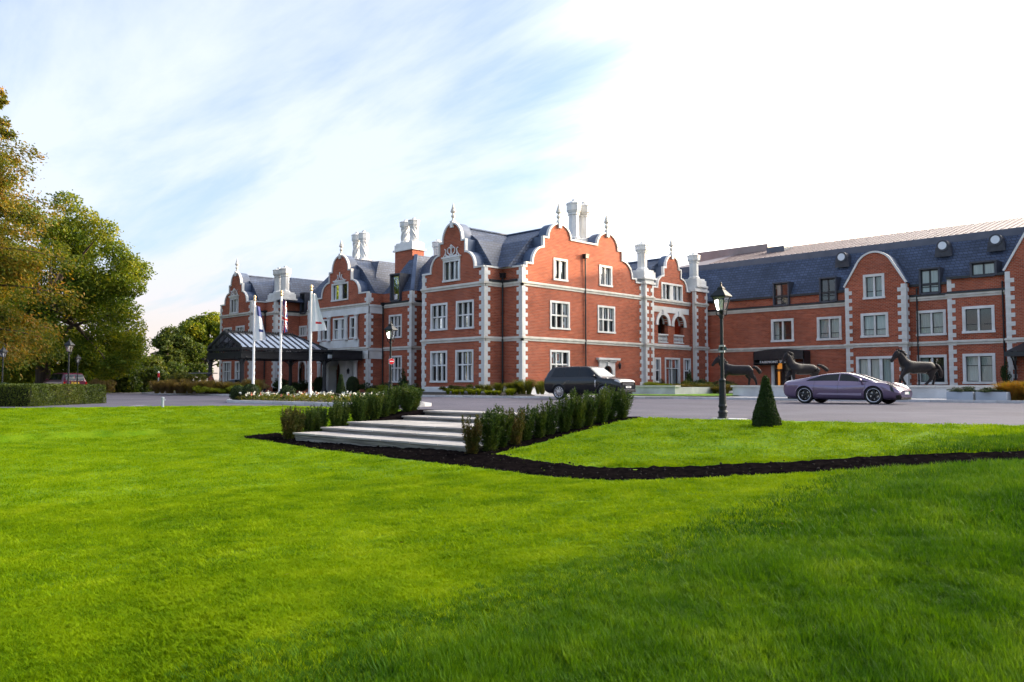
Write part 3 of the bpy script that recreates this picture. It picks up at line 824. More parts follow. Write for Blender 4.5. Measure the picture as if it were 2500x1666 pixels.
def half_profile(w, h, n=9):
    """right half of a shaped (Dutch) gable: shoulder to apex, (du, dz)"""
    p = [(w, 0), (.69 * w, 0), (.69 * w, .05 * h)]
    for k in range(1, n + 1):
        a = math.pi / 2 * k / n
        p.append((.40 * w + .29 * w * math.cos(a), .05 * h + .31 * h * math.sin(a)))
    p += [(.40 * w, .61 * h), (.29 * w, .61 * h), (.29 * w, .645 * h)]
    for k in range(1, n + 1):
        a = math.pi / 2 * k / n
        p.append((.29 * w * math.cos(a), .645 * h + .355 * h * math.sin(a)))
    return p
def gable_outline(uc, w, zs, h):
    hp = half_profile(w, h)
    return [(uc + a, zs + b_) for a, b_ in hp] + [(uc - a, zs + b_) for a, b_ in hp[::-1][1:]]
def gable_trim(par, axis, plane, outline, finials, depth=1.0):
    """white coping on the front edge, lead behind it, spear finials on top; outline runs right to left"""
    pts = outline[::-1]
    c = MB(); ribbon(c, axis, plane, pts, -.09, .16, .13); c.build('coping', STONE, par)
    l_ = MB(); ribbon(l_, axis, plane, pts, .16, depth, .10); l_.build('lead_flashing', LEAD, par)
    for (u, z) in finials:
        mb = MB(); p = FP(axis, plane, u, .05, z)
        fbox(mb, axis, plane, u - .15, u + .15, -.16, .2, z - .28, z + .22)
        f = mb.build('finial', STONE, par)
        s = MB().lathe([(.09, .2), (.13, .26), (.13, .32), (.06, .38), (.07, .44), (.155, .58), (.155, .64), (.07, .76), (.05, .82), (.21, .92), (.21, .97), (.10, 1.3), (.015, 1.62)], 8, p[0], p[1], z)
        s.build('spear', STONE2, f)
def ridge_roof(name, par, axis, a0, a1, c, w, ze, zr, kx=.5, kz=.66, over=0.0, mat=None):
    """roof prism; axis 'Y': ridge runs along y from a0 to a1 at x=c; axis 'X': ridge along x"""
    prof = [(-w - over, ze), (-w * kx, ze + (zr - ze) * kz), (0, zr), (w * kx, ze + (zr - ze) * kz), (w + over, ze)]
    mb = MB()
    P = lambda a, o, z: (c + o, a, z) if axis == 'Y' else (a, c + o, z)
    for k in range(4):
        mb.quad(P(a0, *prof[k]), P(a0, *prof[k + 1]), P(a1, *prof[k + 1]), P(a1, *prof[k]))
    for a in (a0, a1):
        mb.quad(*[P(a, *q) for q in prof])
    r = mb.build(name, mat or SLATE, par)
    rg = MB().bar(P(a0, 0, zr + .02), P(a1, 0, zr + .02), .3, .09); rg.build('ridge_tile', LEAD, r)
    return r
def wall(par, axis, plane, outline, holes=(), thick=.35, name='wall', mat=None):
    mb = MB(); panel(mb, axis, plane, outline, holes, thick); return mb.build(name, mat or BRICK, par)
def side_wall(par, x, y0, y1, z0, z1):
    """plain wall facing -x"""
    mb = MB().box(x, x + .35, y0, y1, z0, z1); return mb.build('wall', BRICK, par)
def plinth(par, axis, plane, u0, u1, z1=.62):
    mb = MB(); fbox(mb, axis, plane, u0, u1, -.06, .1, 0, z1); fbox(mb, axis, plane, u0, u1, -.035, .1, z1, z1 + .06)
    return mb.build('plinth', STONE, par)
def gutter(par, axis, plane, u0, u1, z):
    mb = MB(); fbox(mb, axis, plane, u0, u1, -.2, .02, z, z + .16); return mb.build('gutter', BLACKM, par)
def downpipe(par, x, y, z0, z1, hopper=True):
    mb = MB().lathe([(.06, z0), (.06, z1)], 8, x, y, 0)
    for k in range(4): mb.lathe([(.085, 0), (.085, .07)], 8, x, y, z0 + .8 + (z1 - z0 - 1) * k / 3)
    if hopper: mb.box(x - .2, x + .2, y - .17, y + .17, z1, z1 + .26); mb.box(x - .25, x + .25, y - .22, y + .22, z1 + .26, z1 + .33)
    return mb.build('downpipe', BLACKM, par)
def chimney_pots(par, pots, zb, zt, r=.40, twist=True, plinth_box=None, brick_to=None, zpl=None, s=1):
    """pots: [(x, y)...]; white octagonal chimneys on a moulded base"""
    mb = MB()
    x0 = min(p[0] for p in pots) - r * 1.6; x1 = max(p[0] for p in pots) + r * 1.6
    y0 = min(p[1] for p in pots) - r * 1.6; y1 = max(p[1] for p in pots) + r * 1.6
    mb.box(x0, x1, y0, y1, zb, zb + .5); mb.box(x0 - .12, x1 + .12, y0 - .12, y1 + .12, zb - .16, zb); mb.box(x0 + .1, x1 - .1, y0 + .1, y1 - .1, zb + .5, zb + .66)
    ch = mb.build('chimney', STONE, par)
    if brick_to is not None:
        MB().box(x0 + .04, x1 - .04, y0 + .04, y1 - .04, brick_to, zb - .16).build('chimney_brickwork', BRICK, ch)
    H = zt - zb - .66
    for i, (x, y) in enumerate(pots):
        sg = 1 if i % 2 == 0 else -1
        prof = [(r * 1.08, 0), (r * 1.08, .14), (r * .86, .24)]
        tw = [0, 0, 0]
        ns = 10
        for k in range(ns + 1):
            prof.append((r * .84, .26 + (H * .60 - .26) * k / ns)); tw.append(sg * (R(110) * k / ns if twist else 0))
        e = tw[-1]
        prof += [(r * .98, H * .615), (r * .98, H * .64), (r * .88, H * .655), (r * 1.05, H * .68), (r * 1.05, H * .70), (r * 1.2, H * .715), (r * 1.2, H * .87), (r * 1.28, H * .875), (r * 1.28, H * .895), (r * .72, H * .945), (r * .34, H * .95), (r * .34, H * 1.0)]
        tw += [e] * 12
        c = MB().lathe(prof, 8, x, y, zb + .66, rot=R(22.5), twist=tw)
        if twist:                       # spiral ribs
            for j in range(4):
                pts = []
                for k in range(ns + 1):
                    a = R(22.5) + tw[3 + k] + math.pi / 2 * j
                    pts.append((x + r * .84 * math.cos(a), y + r * .84 * math.sin(a), zb + .66 + prof[3 + k][1]))
                c.tube(pts, r * .13, 5)
        c.build('chimney_pot', STONE, ch)
    return ch
def dormer(par, axis, plane, u0, u1, z0, z1, deep=1.6, cols=2, setb=.26, curtain=None, h=None):
    """flat-topped zinc dormer with a dark casement"""
    mb = MB(); fw = .14
    fbox(mb, axis, plane, u0, u0 + fw, -setb, deep, z0, z1); fbox(mb, axis, plane, u1 - fw, u1, -setb, deep, z0, z1)
    fbox(mb, axis, plane, u0, u1, -setb - .05, deep, z1, z1 + .12); fbox(mb, axis, plane, u0 + fw, u1 - fw, -setb, deep, z0 - .08, z0 + .06)
    d = mb.build('dormer', ZINC, par)
    s = MB(); cw = (u1 - u0 - 2 * fw) / cols
    for k in range(cols):
        a = u0 + fw + cw * k; b_ = a + cw
        for bb in ((a, a + .06, z0 + .06, z1), (b_ - .06, b_, z0 + .06, z1), (a, b_, z0 + .06, z0 + .13), (a, b_, z1 - .12, z1)) + (((a, b_, z0 + (z1 - z0) * h, z0 + (z1 - z0) * h + .06),) if h else ()):
            fbox(s, axis, plane, bb[0], bb[1], -.10, -.03, bb[2], bb[3])
    s.build('sash', SASH, d)
    g_ = MB(); g_.quad(*[FP(axis, plane, u, -.06, z) for u, z in rect(u0 + fw, u1 - fw, z0 + .06, z1)]); g_.build('pane', GLASS, d)
    if curtain:
        cu = MB()
        for (p0, p1) in curtain:
            cu.quad(*[FP(axis, plane, u, -.025, z) for u, z in rect(u0 + fw + (u1 - u0 - 2 * fw) * p0, u0 + fw + (u1 - u0 - 2 * fw) * p1, z0 + .06, z1)])
        cu.build('curtain', CURTAIN, d)
    rm = MB(); rm.quad(*[FP(axis, plane, u, -.012, z) for u, z in rect(u0 + fw, u1 - fw, z0 + .06, z1)]); rm.build('room', ROOMM, d)  # flat dark sheet against the wall, standing in for an unlit interior
    return d
def pediment(par, axis, plane, u0, u1, z, h, crown=True):
    """carved strapwork crest on a moulded lintel"""
    mb = MB(); c = (u0 + u1) / 2; w = (u1 - u0) / 2
    fbox(mb, axis, plane, u0 - .10, u1 + .10, -.16, .05, z + .12, z + .24); fbox(mb, axis, plane, u0, u1, -.10, .05, z, z + .12)
    def st(pts, r): mb.tube([FP(axis, plane, c + a * w, -.06, z + .24 + b_ * h) for a, b_ in pts], r, 5)
    t = .05
    if crown:
        for s in (-1, 1):
            st([(s * .95, 0), (s * .72, .25), (s * .62, .6), (s * .78, .72)], t)
            st([(s * .55, .1), (s * .30, .02), (s * .08, .12)], t); st([(s * .10, .12), (s * .40, .35), (s * .42, .7), (s * .22, .82), (s * .08, .70)], t)
            st([(s * .62, .0), (s * .62, .3)], t * .8)
        st([(0, 0), (0, 1.05)], t * 1.2); st([(-.14, .92), (.14, .92)], t)
    else:
        for s in (-1, 1):
            st([(s * .8, 0), (s * .45, .2), (s * .30, .6), (s * .42, .72)], t); st([(s * .25, .1), (s * .12, .4), (0, .55)], t)
        st([(0, .5), (0, 1.05)], t * 1.2)
    return mb.build('carved_crest', STONE, par)
# ------------------------------------------------------------------ the mansion
H = thing('brick_mansion', 'large red brick mansion with white quoins, curved gables, slate roofs and tall white chimneys', 'building', (0, 0, 0))
YA, YN, XD, YB, YL = 40.26, 42.09, -41.05, 44.0, 45.7
XA0, XA1 = -50.16, -43.07
XB0, XB1, XL1 = -73.26, -62.8, -58.5
XC0, XC1, XN2, YN2, YL2 = -84.9, -78.0, -76.0, 41.85, 44.6
YD0, YD1, YBAY1 = YN, 56.7, 66.9
# --- gable A
zap = onY(1103, 548, YA)[1]
ga = gable_outline((XA0 + XA1) / 2, (XA1 - XA0) / 2, ZP, zap - ZP)
holes = [wpx(H, 'Y', YA, 1052, 1093, 741, 807.6, seed=1, curtain=(.12, .9)), wpx(H, 'Y', YA, 1113.9, 1157.3, 733.6, 803.8, seed=2, curtain=(.1, .88)),
         wpx(H, 'Y', YA, 1051.4, 1092.2, 857, 934.5, transom=.55), wpx(H, 'Y', YA, 1112.6, 1156.3, 854.2, 933.6, transom=.55)]
wa = wz('Y', YA, 1082.3, 1123.8, 634, 687.7)
holes.append(window(H, 'Y', YA, *wa, cols=3, rows=1, curtain=(.15, .85)))
pediment(H, 'Y', YA, wa[0], wa[1], wa[3], .85)
wall(H, 'Y', YA, [(XA0, 0), (XA1, 0)] + ga, holes)
gable_trim(H, 'Y', YA, ga, [((XA0 + XA1) / 2, zap)])
for z in (Z1, Z2): string_course(H, 'Y', YA, XA0, XA1, z, .07, .07)
plinth(H, 'Y', YA, XA0, XA1)
quoins(H, XA1, YA, 1, -1, .6, ZP)
quoins(H, XA0, YA, -1, -1, .6, ZP, strip=.30, block=.48)
side_wall(H, XA0, YA + .35, 48, 0, ZP)
# --- notch between A and the right-hand range
wall(H, 'X', XA1, [(YA + .35, 0), (YN, 0), (YN, ZP), (YA + .35, ZP)])
wall(H, 'Y', YN, [(XA1, 0), (XD, 0), (XD, ZP), (XA1, ZP)])
for z in (Z1, Z2):
    string_course(H, 'X', XA1, YA, YN, z, 0, 0); string_course(H, 'Y', YN, XA1, XD, z, 0, .07)
gutter(H, 'X', XA1, YA + .4, YN, Z2 + .14); gutter(H, 'Y', YN, XA1, XD - .4, Z2 + .14)
cp = MB(); fbox(cp, 'X', XA1, YA + .1, YN, -.09, .3, ZP, ZP + .12); fbox(cp, 'Y', YN, XA1, XD, -.09, .3, ZP, ZP + .12); cp.build('coping', STONE, H)
downpipe(H, XA1 + .14, YN - .14, .3, Z2 + .5); plinth(H, 'X', XA1, YA, YN); plinth(H, 'Y', YN, XA1, XD)
quoins(H, XD, YN, 1, -1, .6, ZP)
# --- right-hand face (double gable)
oX = lambda px, py: onX(px, py, XD)
zs = ZP
def dpt(px, py): return oX(px, py)
Lp = [dpt(1563.6, 692), dpt(1551, 690), dpt(1550.9, 680), dpt(1541.5, 678)]
c1 = dpt(1365, 549); c2 = dpt(1482, 572)
def arc(p, q, n_=8, conv=True):
    """quarter ellipse from p (low, outer) to q (high, inner), vertical at p"""
    out = []
    for k in range(1, n_ + 1):
        a = math.pi / 2 * k / n_
        out.append((q[0] + (p[0] - q[0]) * math.cos(a), p[1] + (q[1] - p[1]) * math.sin(a)))
    return out
R_sh = YD1
yv1 = dpt(1391.4, 596)[0]; yv2 = dpt(1458.4, 606)[0]; zv = 11.9
g2c, g1c = c2[0], c1[0]
zt1, zt2 = c1[1], c2[1]
a_r = dpt(1541, 678)[0]; b_r = dpt(1516.4, 642)[0]; t_r = dpt(1506.2, 617)[0]
a_l = dpt(1300.5, 645)[0]; b_l = dpt(1327.6, 611)[0]; t_l = dpt(1339.4, 587)[0]
zA, zB_, zT = 9.75, 11.0, 11.75
out = [(R_sh, ZP), (dpt(1551, 690)[0], ZP), (dpt(1551, 690)[0], zA - .12), (a_r, zA - .12)]
out += [(a_r, zA)] + arc((a_r, zA), (b_r, zB_)) + [(b_r, zT), (t_r, zT), (t_r, zT + .1)] + arc((t_r, zT + .1), (g2c, zt2))
out += arc((yv2, zv + .1), (g2c, zt2))[::-1][1:] + [(yv2, zv + .1), (yv2, zv), (yv1, zv), (yv1, zv + .1)] + arc((yv1, zv + .1), (g1c, zt1))
out += arc((t_l, zT + .1), (g1c, zt1))[::-1][1:] + [(t_l, zT + .1), (t_l, zT), (b_l, zT), (b_l, zB_)] + arc((a_l, zA), (b_l, zB_))[::-1][1:] + [(a_l, zA), (a_l, zA - .12)]
ysh = dpt(1285.5, 655)[0]
out += [(ysh, zA - .12), (ysh, ZP), (YD0, ZP)]
kw = dict(seed=5)
holes = [wpx(H, 'X', XD, 1350.9, 1385.3, 632, 686.6, cols=2, rows=1, curtain=(.2, .8)), wpx(H, 'X', XD, 1462.5, 1493.8, 649, 700, cols=2, rows=1, curtain=(.2, .8)),
         wpx(H, 'X', XD, 1342.6, 1390.4, 735.7, 805, curtain=(.14, .7)), wpx(H, 'X', XD, 1458.7, 1501.1, 747.2, 813.9, curtain=(.2, .86)), wpx(H, 'X', XD, 1342.6, 1390.4, 855.3, 931, transom=.55)]
d0, d1, dz0, dz1 = wz('X', XD, 1471, 1493.5, 892.6, 952)
dz0 = .36
holes.append(arch(d0, d1, dz0, dz1))
wall(H, 'X', XD, [(YD0, 0), (R_sh, 0)] + out, holes)
gable_trim(H, 'X', XD, out, [(g1c, zt1), (g2c, zt2)])
for z in (Z1, Z2): string_course(H, 'X', XD, YD0, R_sh, z, .07, 0)
plinth(H, 'X', XD, YD0, d0 - .45); plinth(H, 'X', XD, d1 + .45, R_sh)
fquoins(H, 'X', XD, R_sh, -1, .6, ZP)
downpipe(H, XD + .12, dpt(1427, 800)[0], .3, dpt(1427, 632)[1])
# small side door with stone surround
mb = MB(); s0, s1, _, sz1 = wz('X', XD, 1461.6, 1499.8, 884, 950)
panel(mb, 'X', XD, rect(s0, s1, .3, sz1), [arch(d0, d1, .32, dz1)], .28, d0=-.10)
h0, h1, _, hz1 = wz('X', XD, 1456, 1507.8, 874.5, 950)
fbox(mb, 'X', XD, s0 - .1, s1 + .1, -.2, .05, sz1, sz1 + .14); fbox(mb, 'X', XD, h0, h1, -.32, .05, sz1 + .14, hz1)
cc = (d0 + d1) / 2; fbox(mb, 'X', XD, cc - .14, cc + .14, -.2, .05, dz1 - .05, sz1 + .1)
sd = mb.build('door_surround', STONE, H)
dm = MB(); fbox(dm, 'X', XD, d0 - .05, d1 + .05, .2, .26, .3, dz1 + .05); dm.build('door', BLACKM, sd)
def wall_lamp(par, x, y, z):
    mb = MB(); mb.lathe([(.03, -.22), (.10, -.14), (.13, .12), (.16, .14), (.05, .26), (.02, .32)], 6, x, y, z); mb.box(x - .02, x + .02, y - .02, y + .02, z + .3, z + .34)
    return mb.build('wall_lantern', BLACKM, par)
wall_lamp(H, XD + .17, dpt(1509.4, 895)[0], dpt(1509.4, 895)[1])
# --- arcaded bay with two chimney piers
XBY = XD - .25; XP = XD + .28
pl0, pl1 = YD1, onX(1596, 800, XP)[0]
pr0, pr1 = onX(1697.5, 800, XP)[0], onX(1727, 800, XP)[0]
bc, bz = onX(1640, 626, XBY)
hw = (pr0 - pl1) / 2
gb = gable_outline(bc, hw, ZP - .1, bz - ZP + .1)
holes = []
wb = wz('X', XBY, 1614.4, 1665.7, 692.8, 736.4)
holes.append(window(H, 'X', XBY, *wb, cols=4, rows=1, wide=.55, mull=.1))
for (x0, x1, yt, yb) in ((1606.3, 1630.5, 769, 838), (1644.5, 1669, 773, 840)):
    u0, u1, z0, z1 = wz('X', XBY, x0, x1, yt, yb); holes.append(arch(u0, u1, z0, z1))
    am = MB(); r_ = (u1 - u0) / 2; c_u = (u0 + u1) / 2; zs_ = z1 - r_
    po = [(c_u + (r_ + .34) * math.cos(math.pi * k / 16), zs_ + (r_ + .34) * math.sin(math.pi * k / 16)) for k in range(17)]
    pi_ = [(c_u + r_ * math.cos(math.pi * k / 16), zs_ + r_ * math.sin(math.pi * k / 16)) for k in range(16, -1, -1)]
    panel(am, 'X', XBY, po + pi_, [], .62, d0=-.09)
    fbox(am, 'X', XBY, c_u - .13, c_u + .13, -.16, .1, z1 - .02, z1 + .44)
    for s in (u0 - .36, u1): fbox(am, 'X', XBY, s, s + .36, -.10, .3, zs_ - .16, zs_)
    am.build('arch_surround', STONE, H)
    bl = MB(); bz0, bz1 = z0 + .02, z0 + .80
    fbox(bl, 'X', XBY, u0 + .005, u1 - .005, -.06, .2, bz1 - .13, bz1); fbox(bl, 'X', XBY, u0 + .005, u1 - .005, -.05, .2, bz0, bz0 + .09)
    bal = bl.build('balustrade', STONE, H)
    nb_ = 7
    for k in range(nb_):
        uu = u0 + (u1 - u0) * (k + .5) / nb_; p = FP('X', XBY, uu, .07, bz0 + .09)
        if k == 0:
            b0_ = MB().lathe([(.06, 0), (.06, .05), (.03, .1), (.075, .24), (.06, .36), (.03, .46), (.06, .52), (.06, .56)], 7)
            bo = b0_.build('baluster', STONE, bal, smooth=True); bme = bo.data; bo.location = p
        else: inst('baluster', bme, bal, p)
    # loggia behind the arch: pale curtains and dark room
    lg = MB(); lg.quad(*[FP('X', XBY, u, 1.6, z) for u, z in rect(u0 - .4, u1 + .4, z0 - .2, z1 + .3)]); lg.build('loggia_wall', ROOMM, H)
    if x0 < 1620:
        cu = MB()
        for k in range(14):
            q0 = u0 + .1 + 1.3 * k / 14; q1 = u0 + .1 + 1.3 * (k + 1) / 14
            cu.quad(FP('X', XBY, q0, 1.3 + .05 * (k % 2), z0), FP('X', XBY, q1, 1.3 + .05 * ((k + 1) % 2), z0), FP('X', XBY, q1, 1.3 + .05 * ((k + 1) % 2), zs_), FP('X', XBY, q0, 1.3 + .05 * (k % 2), zs_))
        cu.build('curtain', CURTAIN, H)
holes.append(wpx(H, 'X', XBY, 1597.5, 1613, 873.4, 934.6, cols=1, curtain=(.4, 1)))
holes.append(wpx(H, 'X', XBY, 1668.3, 1686, 875.4, 935.9, cols=1, curtain=(.4, 1)))
u0, u1, z0, z1 = wz('X', XBY, 1622.9, 1659.8, 873.9, 945)
holes.append(window(H, 'X', XBY, u0, u1, .32, z1, cols=2, rows=2, mull=.07, curtain=(.3, .55), transom=.7))
wall(H, 'X', XBY, [(pl0, 0), (pr1, 0), (pr1, ZP - .1)] + gb + [(pl0, ZP - .1)], holes)
gable_trim(H, 'X', XBY, gb, [(bc, bz)], .8)
fz = wz('X', XBY, 1596, 1694, 752, 766)
mb = MB(); fbox(mb, 'X', XBY, pl1 + .02, pr0 - .3, -.06, .1, fz[2], fz[3]); mb.build('frieze', STONE, H)
fz = wz('X', XBY, 1596, 1694, 841, 851)
mb = MB(); fbox(mb, 'X', XBY, pl1 + .02, pr0 - .3, -.06, .1, fz[2], fz[3] - .02); mb.build('frieze', STONE, H)
for z in (Z1 - .02, Z2): string_course(H, 'X', XBY, pl1, pr0, z)
for (a, b_) in ((pl0, pl1), (pr0, pr1)):
    pm = MB(); fbox(pm, 'X', XP, a, b_, 0, .7, 0, ZP); pm.build('pier', BRICK, H)
    fquoins(H, 'X', XP, a, 1, .5, ZP - .02, strip=.2, block=.44); fquoins(H, 'X', XP, b_, -1, .5, ZP - .02, strip=.2, block=.44)
    fubox('quoin_strip', STONE, H, 'Y', a, XD + .02, XP + .028, -.03, .2, .5, ZP - .03)
    for z in (Z1, Z2): string_course(H, 'X', XP, a, b_, z, .06, .06)
    m_ = (a + b_) / 2
    mb = MB(); fbox(mb, 'X', XP, a - .14, b_ + .14, -.14, 1.5, ZP, ZP + .2); fbox(mb, 'X', XP, a - .03, b_ + .03, -.05, 1.4, ZP + .2, ZP + .42); mb.build('pier_cap', STONE, H)
    chimney_pots(H, [(XP - .72, m_)], ZP + .58, 13.05, r=.50, twist=False)
# --- link 1, gable B, link 2, notch, gable C
hl = [wpx(H, 'Y', YL, 950, 981.4, 768.6, 826, curtain=(.1, .9)), wpx(H, 'Y', YL, 951, 981.4, 868.9, 934.7, transom=.55)]
wall(H, 'Y', YL, rect(XB1, XL1, 0, ZP), hl)
for z in (Z1, Z2): string_course(H, 'Y', YL, XB1, XL1, z, 0, .07)
gutter(H, 'Y', YL, XB1, XL1 - .4, Z2 + .14)
quoins(H, XL1, YL, 1, -1, .5, ZP)
wall(H, 'X', XL1, rect(YL + .35, 49.4, 0, ZP)); string_course(H, 'X', XL1, YL, 49.4, Z1, 0, 0); string_course(H, 'X', XL1, YL, 49.4, Z2, 0, 0)
wall(H, 'Y', 49.4, rect(XL1, XA0 + .3, 0, ZP)); plinth(H, 'Y', YL, XB1, XL1); gutter(H, 'X', XL1, YL + .4, 49.4, Z2 + .14)
downpipe(H, XB1 + .14, YL - .14, .3, Z2)
XMB = onY(831, 700, YB)[0]; zbp = onY(831, 626, YB)[1]
ghw = XB1 - XMB - .1
gB = gable_outline(XMB, ghw, ZP, zbp - ZP)
holes = []
wb = wz('Y', YB, 810, 850.8, 690.8, 734.8)
holes.append(window(H, 'Y', YB, *wb, cols=2, rows=1, wide=.55, curtain=(.2, .8))); pediment(H, 'Y', YB, wb[0] + .5, wb[1] - .5, wb[3], .75, crown=False)
holes += [wpx(H, 'Y', YB, 788.5, 803, 780, 832, cols=1), wpx(H, 'Y', YB, 813.5, 843, 777, 831, cols=2, wide=.6), wpx(H, 'Y', YB, 854.5, 868.5, 773.4, 827, cols=1)]
holes += [wpx(H, 'Y', YB, 856.5, 868, 872, 930, cols=1), wpx(H, 'Y', YB, 787, 799, 873, 930, cols=1)]
u0, u1, z0, z1 = wz('Y', YB, 823, 843, 878, 955)
holes.append(arch(u0 - .2, u1 + .2, .1, z1))
wall(H, 'Y', YB, [(XB0, 0), (XB1, 0), (XB1, ZP)] + gB[1:] + ([(XB0, ZP)] if gB[-1][0] > XB0 + .05 else []), holes)
gable_trim(H, 'Y', YB, [(XB1, ZP)] + gB[1:], [(XMB, zbp)])
string_course(H, 'Y', YB, XB0, XB1, Z2 + .12, 0, .07); string_course(H, 'Y', YB, XB0, XB1, Z1 + .02, 0, .07)
mb = MB(); fbox(mb, 'Y', YB, XB0, XB1 + .06, -.06, .1, Z2 - .72, Z2 - .1); fbox(mb, 'X', XB1, YB, YL, -.06, .1, Z2 - .72, Z2 - .1); fbox(mb, 'X', XB1, YB, YL, -.12, .1, Z2 - .1, Z2 + .1); mb.build('frieze', STONE, H)
mb = MB(); fbox(mb, 'Y', YB, XB0, XB1 + .06, -.06, .1, Z1 - .95, Z1 - .2); fbox(mb, 'X', XB1, YB, YL, -.06, .1, Z1 - .95, Z1 - .2); fbox(mb, 'X', XB1, YB, YL, -.12, .1, Z1 - .2, Z1 + .05); mb.build('frieze', STONE, H)
mb = MB(); pu0, pu1, pz0, pz1 = wz('Y', YB, 782, 877, 832, 846); fbox(mb, 'Y', YB, pu0, pu1, -.10, .1, Z1 + .18, pz1); mb.build('frieze', STONE, H)
quoins(H, XB1, YB, 1, -1, .5, Z1 - .97); quoins(H, XB1, YB, 1, -1, Z1 + .16, Z2 - .74); quoins(H, XB1, YB, 1, -1, Z2 + .26, ZP)
quoins(H, XB0, YB, -1, -1, .5, ZP, strip=.3, block=.5)
for px_ in (784.5, 806.5, 848.5, 873):
    uu = onY(px_, 800, YB)[0]; cz1 = Z2 - .74; cz0 = pz1
    cm = MB().lathe([(.24, 0), (.24, .14), (.19, .2), (.185, 1.2), (.16, cz1 - cz0 - .3), (.2, cz1 - cz0 - .24), (.17, cz1 - cz0 - .18), (.25, cz1 - cz0 - .1), (.25, cz1 - cz0)], 10, uu, YB - .18, cz0)
    cm.build('column', STONE, H)
    cm = MB().lathe([(.25, 0), (.25, .2), (.2, .26), (.185, Z1 - 1.6), (.25, Z1 - 1.5), (.25, Z1 - 1.27)], 10, uu, YB - .2, .3); cm.build('column', STONE, H)
# entrance porch
pm = MB(); e0, e1, _, ez1 = wz('Y', YB - .5, 803, 851, 862, 955)
ez1 = Z1 - .97
panel(pm, 'Y', YB, rect(e0, e1, .05, ez1), [arch(u0 - .2, u1 + .2, .06, z1 - .05)], .9, d0=-.75)
fbox(pm, 'Y', YB, e0 - .1, e1 + .1, -.88, .1, ez1, ez1 + .16); fbox(pm, 'Y', YB, e0 - .05, e0 + .5, -.85, .02, .05, ez1 - .2); fbox(pm, 'Y', YB, e1 - .5, e1 + .05, -.85, .02, .05, ez1 - .2)
po = pm.build('porch', STONE, H)
dm = MB(); fbox(dm, 'Y', YB, u0 - .3, u1 + .3, .25, .3, .05, z1 + .1); dm.build('door', BLACKM, po)
wall_lamp(H, onY(850, 908, YB - .95)[0], YB - .95, onY(850, 908, YB - .95)[1])
side_wall(H, XB0, YB + .35, YL2 + 1, 0, ZP)
wall(H, 'X', XB1, rect(YB + .35, YL, 0, ZP))
hl = [wpx(H, 'Y', YL2, 731, 749.5, 796, 822, cols=3, rows=1)]
u0, u1, z0, z1 = wz('Y', YL2, 727, 749, 877, 935)
hl.append(arch(u0 + .25, u1 - .25, z0, z1 - .25))
wall(H, 'Y', YL2, rect(XN2 - .1, XB0 + .2, 0, ZP), hl)
am = MB(); panel(am, 'Y', YL2, arch(u0, u1, z0 - .1, z1), [arch(u0 + .25, u1 - .25, z0, z1 - .25)], .3, d0=-.07); aw = am.build('arched_window', STONE, H)
g_ = MB(); g_.quad(*[FP('Y', YL2, u, .2, z) for u, z in rect(u0 + .2, u1 - .2, z0, z1 - .2)]); g_.build('pane', GLASS, aw)
for z in (Z1, Z2): string_course(H, 'Y', YL2, XN2, XB0, z)
gutter(H, 'Y', YL2, XN2, XB0, Z2 + .14)
wall(H, 'X', XN2, rect(YN2, YL2, 0, ZP)); wall(H, 'Y', YN2, rect(XC1, XN2, 0, ZP)); wall(H, 'X', XC1, rect(YA + .35, YN2, 0, ZP))
for z in (Z1, Z2):
    string_course(H, 'X', XN2, YN2, YL2, z); string_course(H, 'Y', YN2, XC1, XN2, z, 0, .07); string_course(H, 'X', XC1, YA, YN2, z)
gutter(H, 'X', XN2, YN2 + .4, YL2, Z2 + .14); gutter(H, 'X', XC1, YA + .4, YN2, Z2 + .14)
cp = MB(); fbox(cp, 'X', XC1, YA + .1, YN2, -.09, .3, ZP, ZP + .12); fbox(cp, 'Y', YN2, XC1, XN2, -.09, .3, ZP, ZP + .12); fbox(cp, 'X', XN2, YN2, YL2, -.09, .3, ZP, ZP + .12); cp.build('coping', STONE, H)
quoins(H, XN2, YN2, 1, -1, .5, ZP); quoins(H, XC1, YA, 1, -1, .5, ZP); quoins(H, XC0, YA, -1, -1, .5, ZP, strip=.3, block=.48)
downpipe(H, XC1 + .14, YN2 - .14, .3, Z2)
XMC = (XC0 + XC1) / 2; zcp = onY(574, 669, YA)[1]
gC = gable_outline(XMC, (XC1 - XC0) / 2, ZP, zcp - ZP)
wc = wz('Y', YA, 562, 582.5, 728, 766)
holes = [window(H, 'Y', YA, *wc, cols=3, rows=1)]
pediment(H, 'Y', YA, wc[0], wc[1], wc[3], .75)
holes += [wpx(H, 'Y', YA, 546, 566, 800, 850), wpx(H, 'Y', YA, 576, 597, 796, 848), wpx(H, 'Y', YA, 544, 564.5, 883, 936, transom=.55), wpx(H, 'Y', YA, 574, 596, 882, 936, transom=.55)]
wall(H, 'Y', YA, [(XC0, 0), (XC1, 0)] + gC, holes)
gable_trim(H, 'Y', YA, gC, [(XMC, zcp)])
for z in (Z1, Z2): string_course(H, 'Y', YA, XC0, XC1, z, .07, .07)
side_wall(H, XC0, YA + .35, 60, 0, ZP)
# back and far walls close the volume
MB().box(XC0, XD - .6, 62, 62.35, 0, ZP).build('wall', BRICK, H)
MB().box(-46, XBY - .35, pr1 - .35, pr1, 0, ZP).build('wall', BRICK, H)
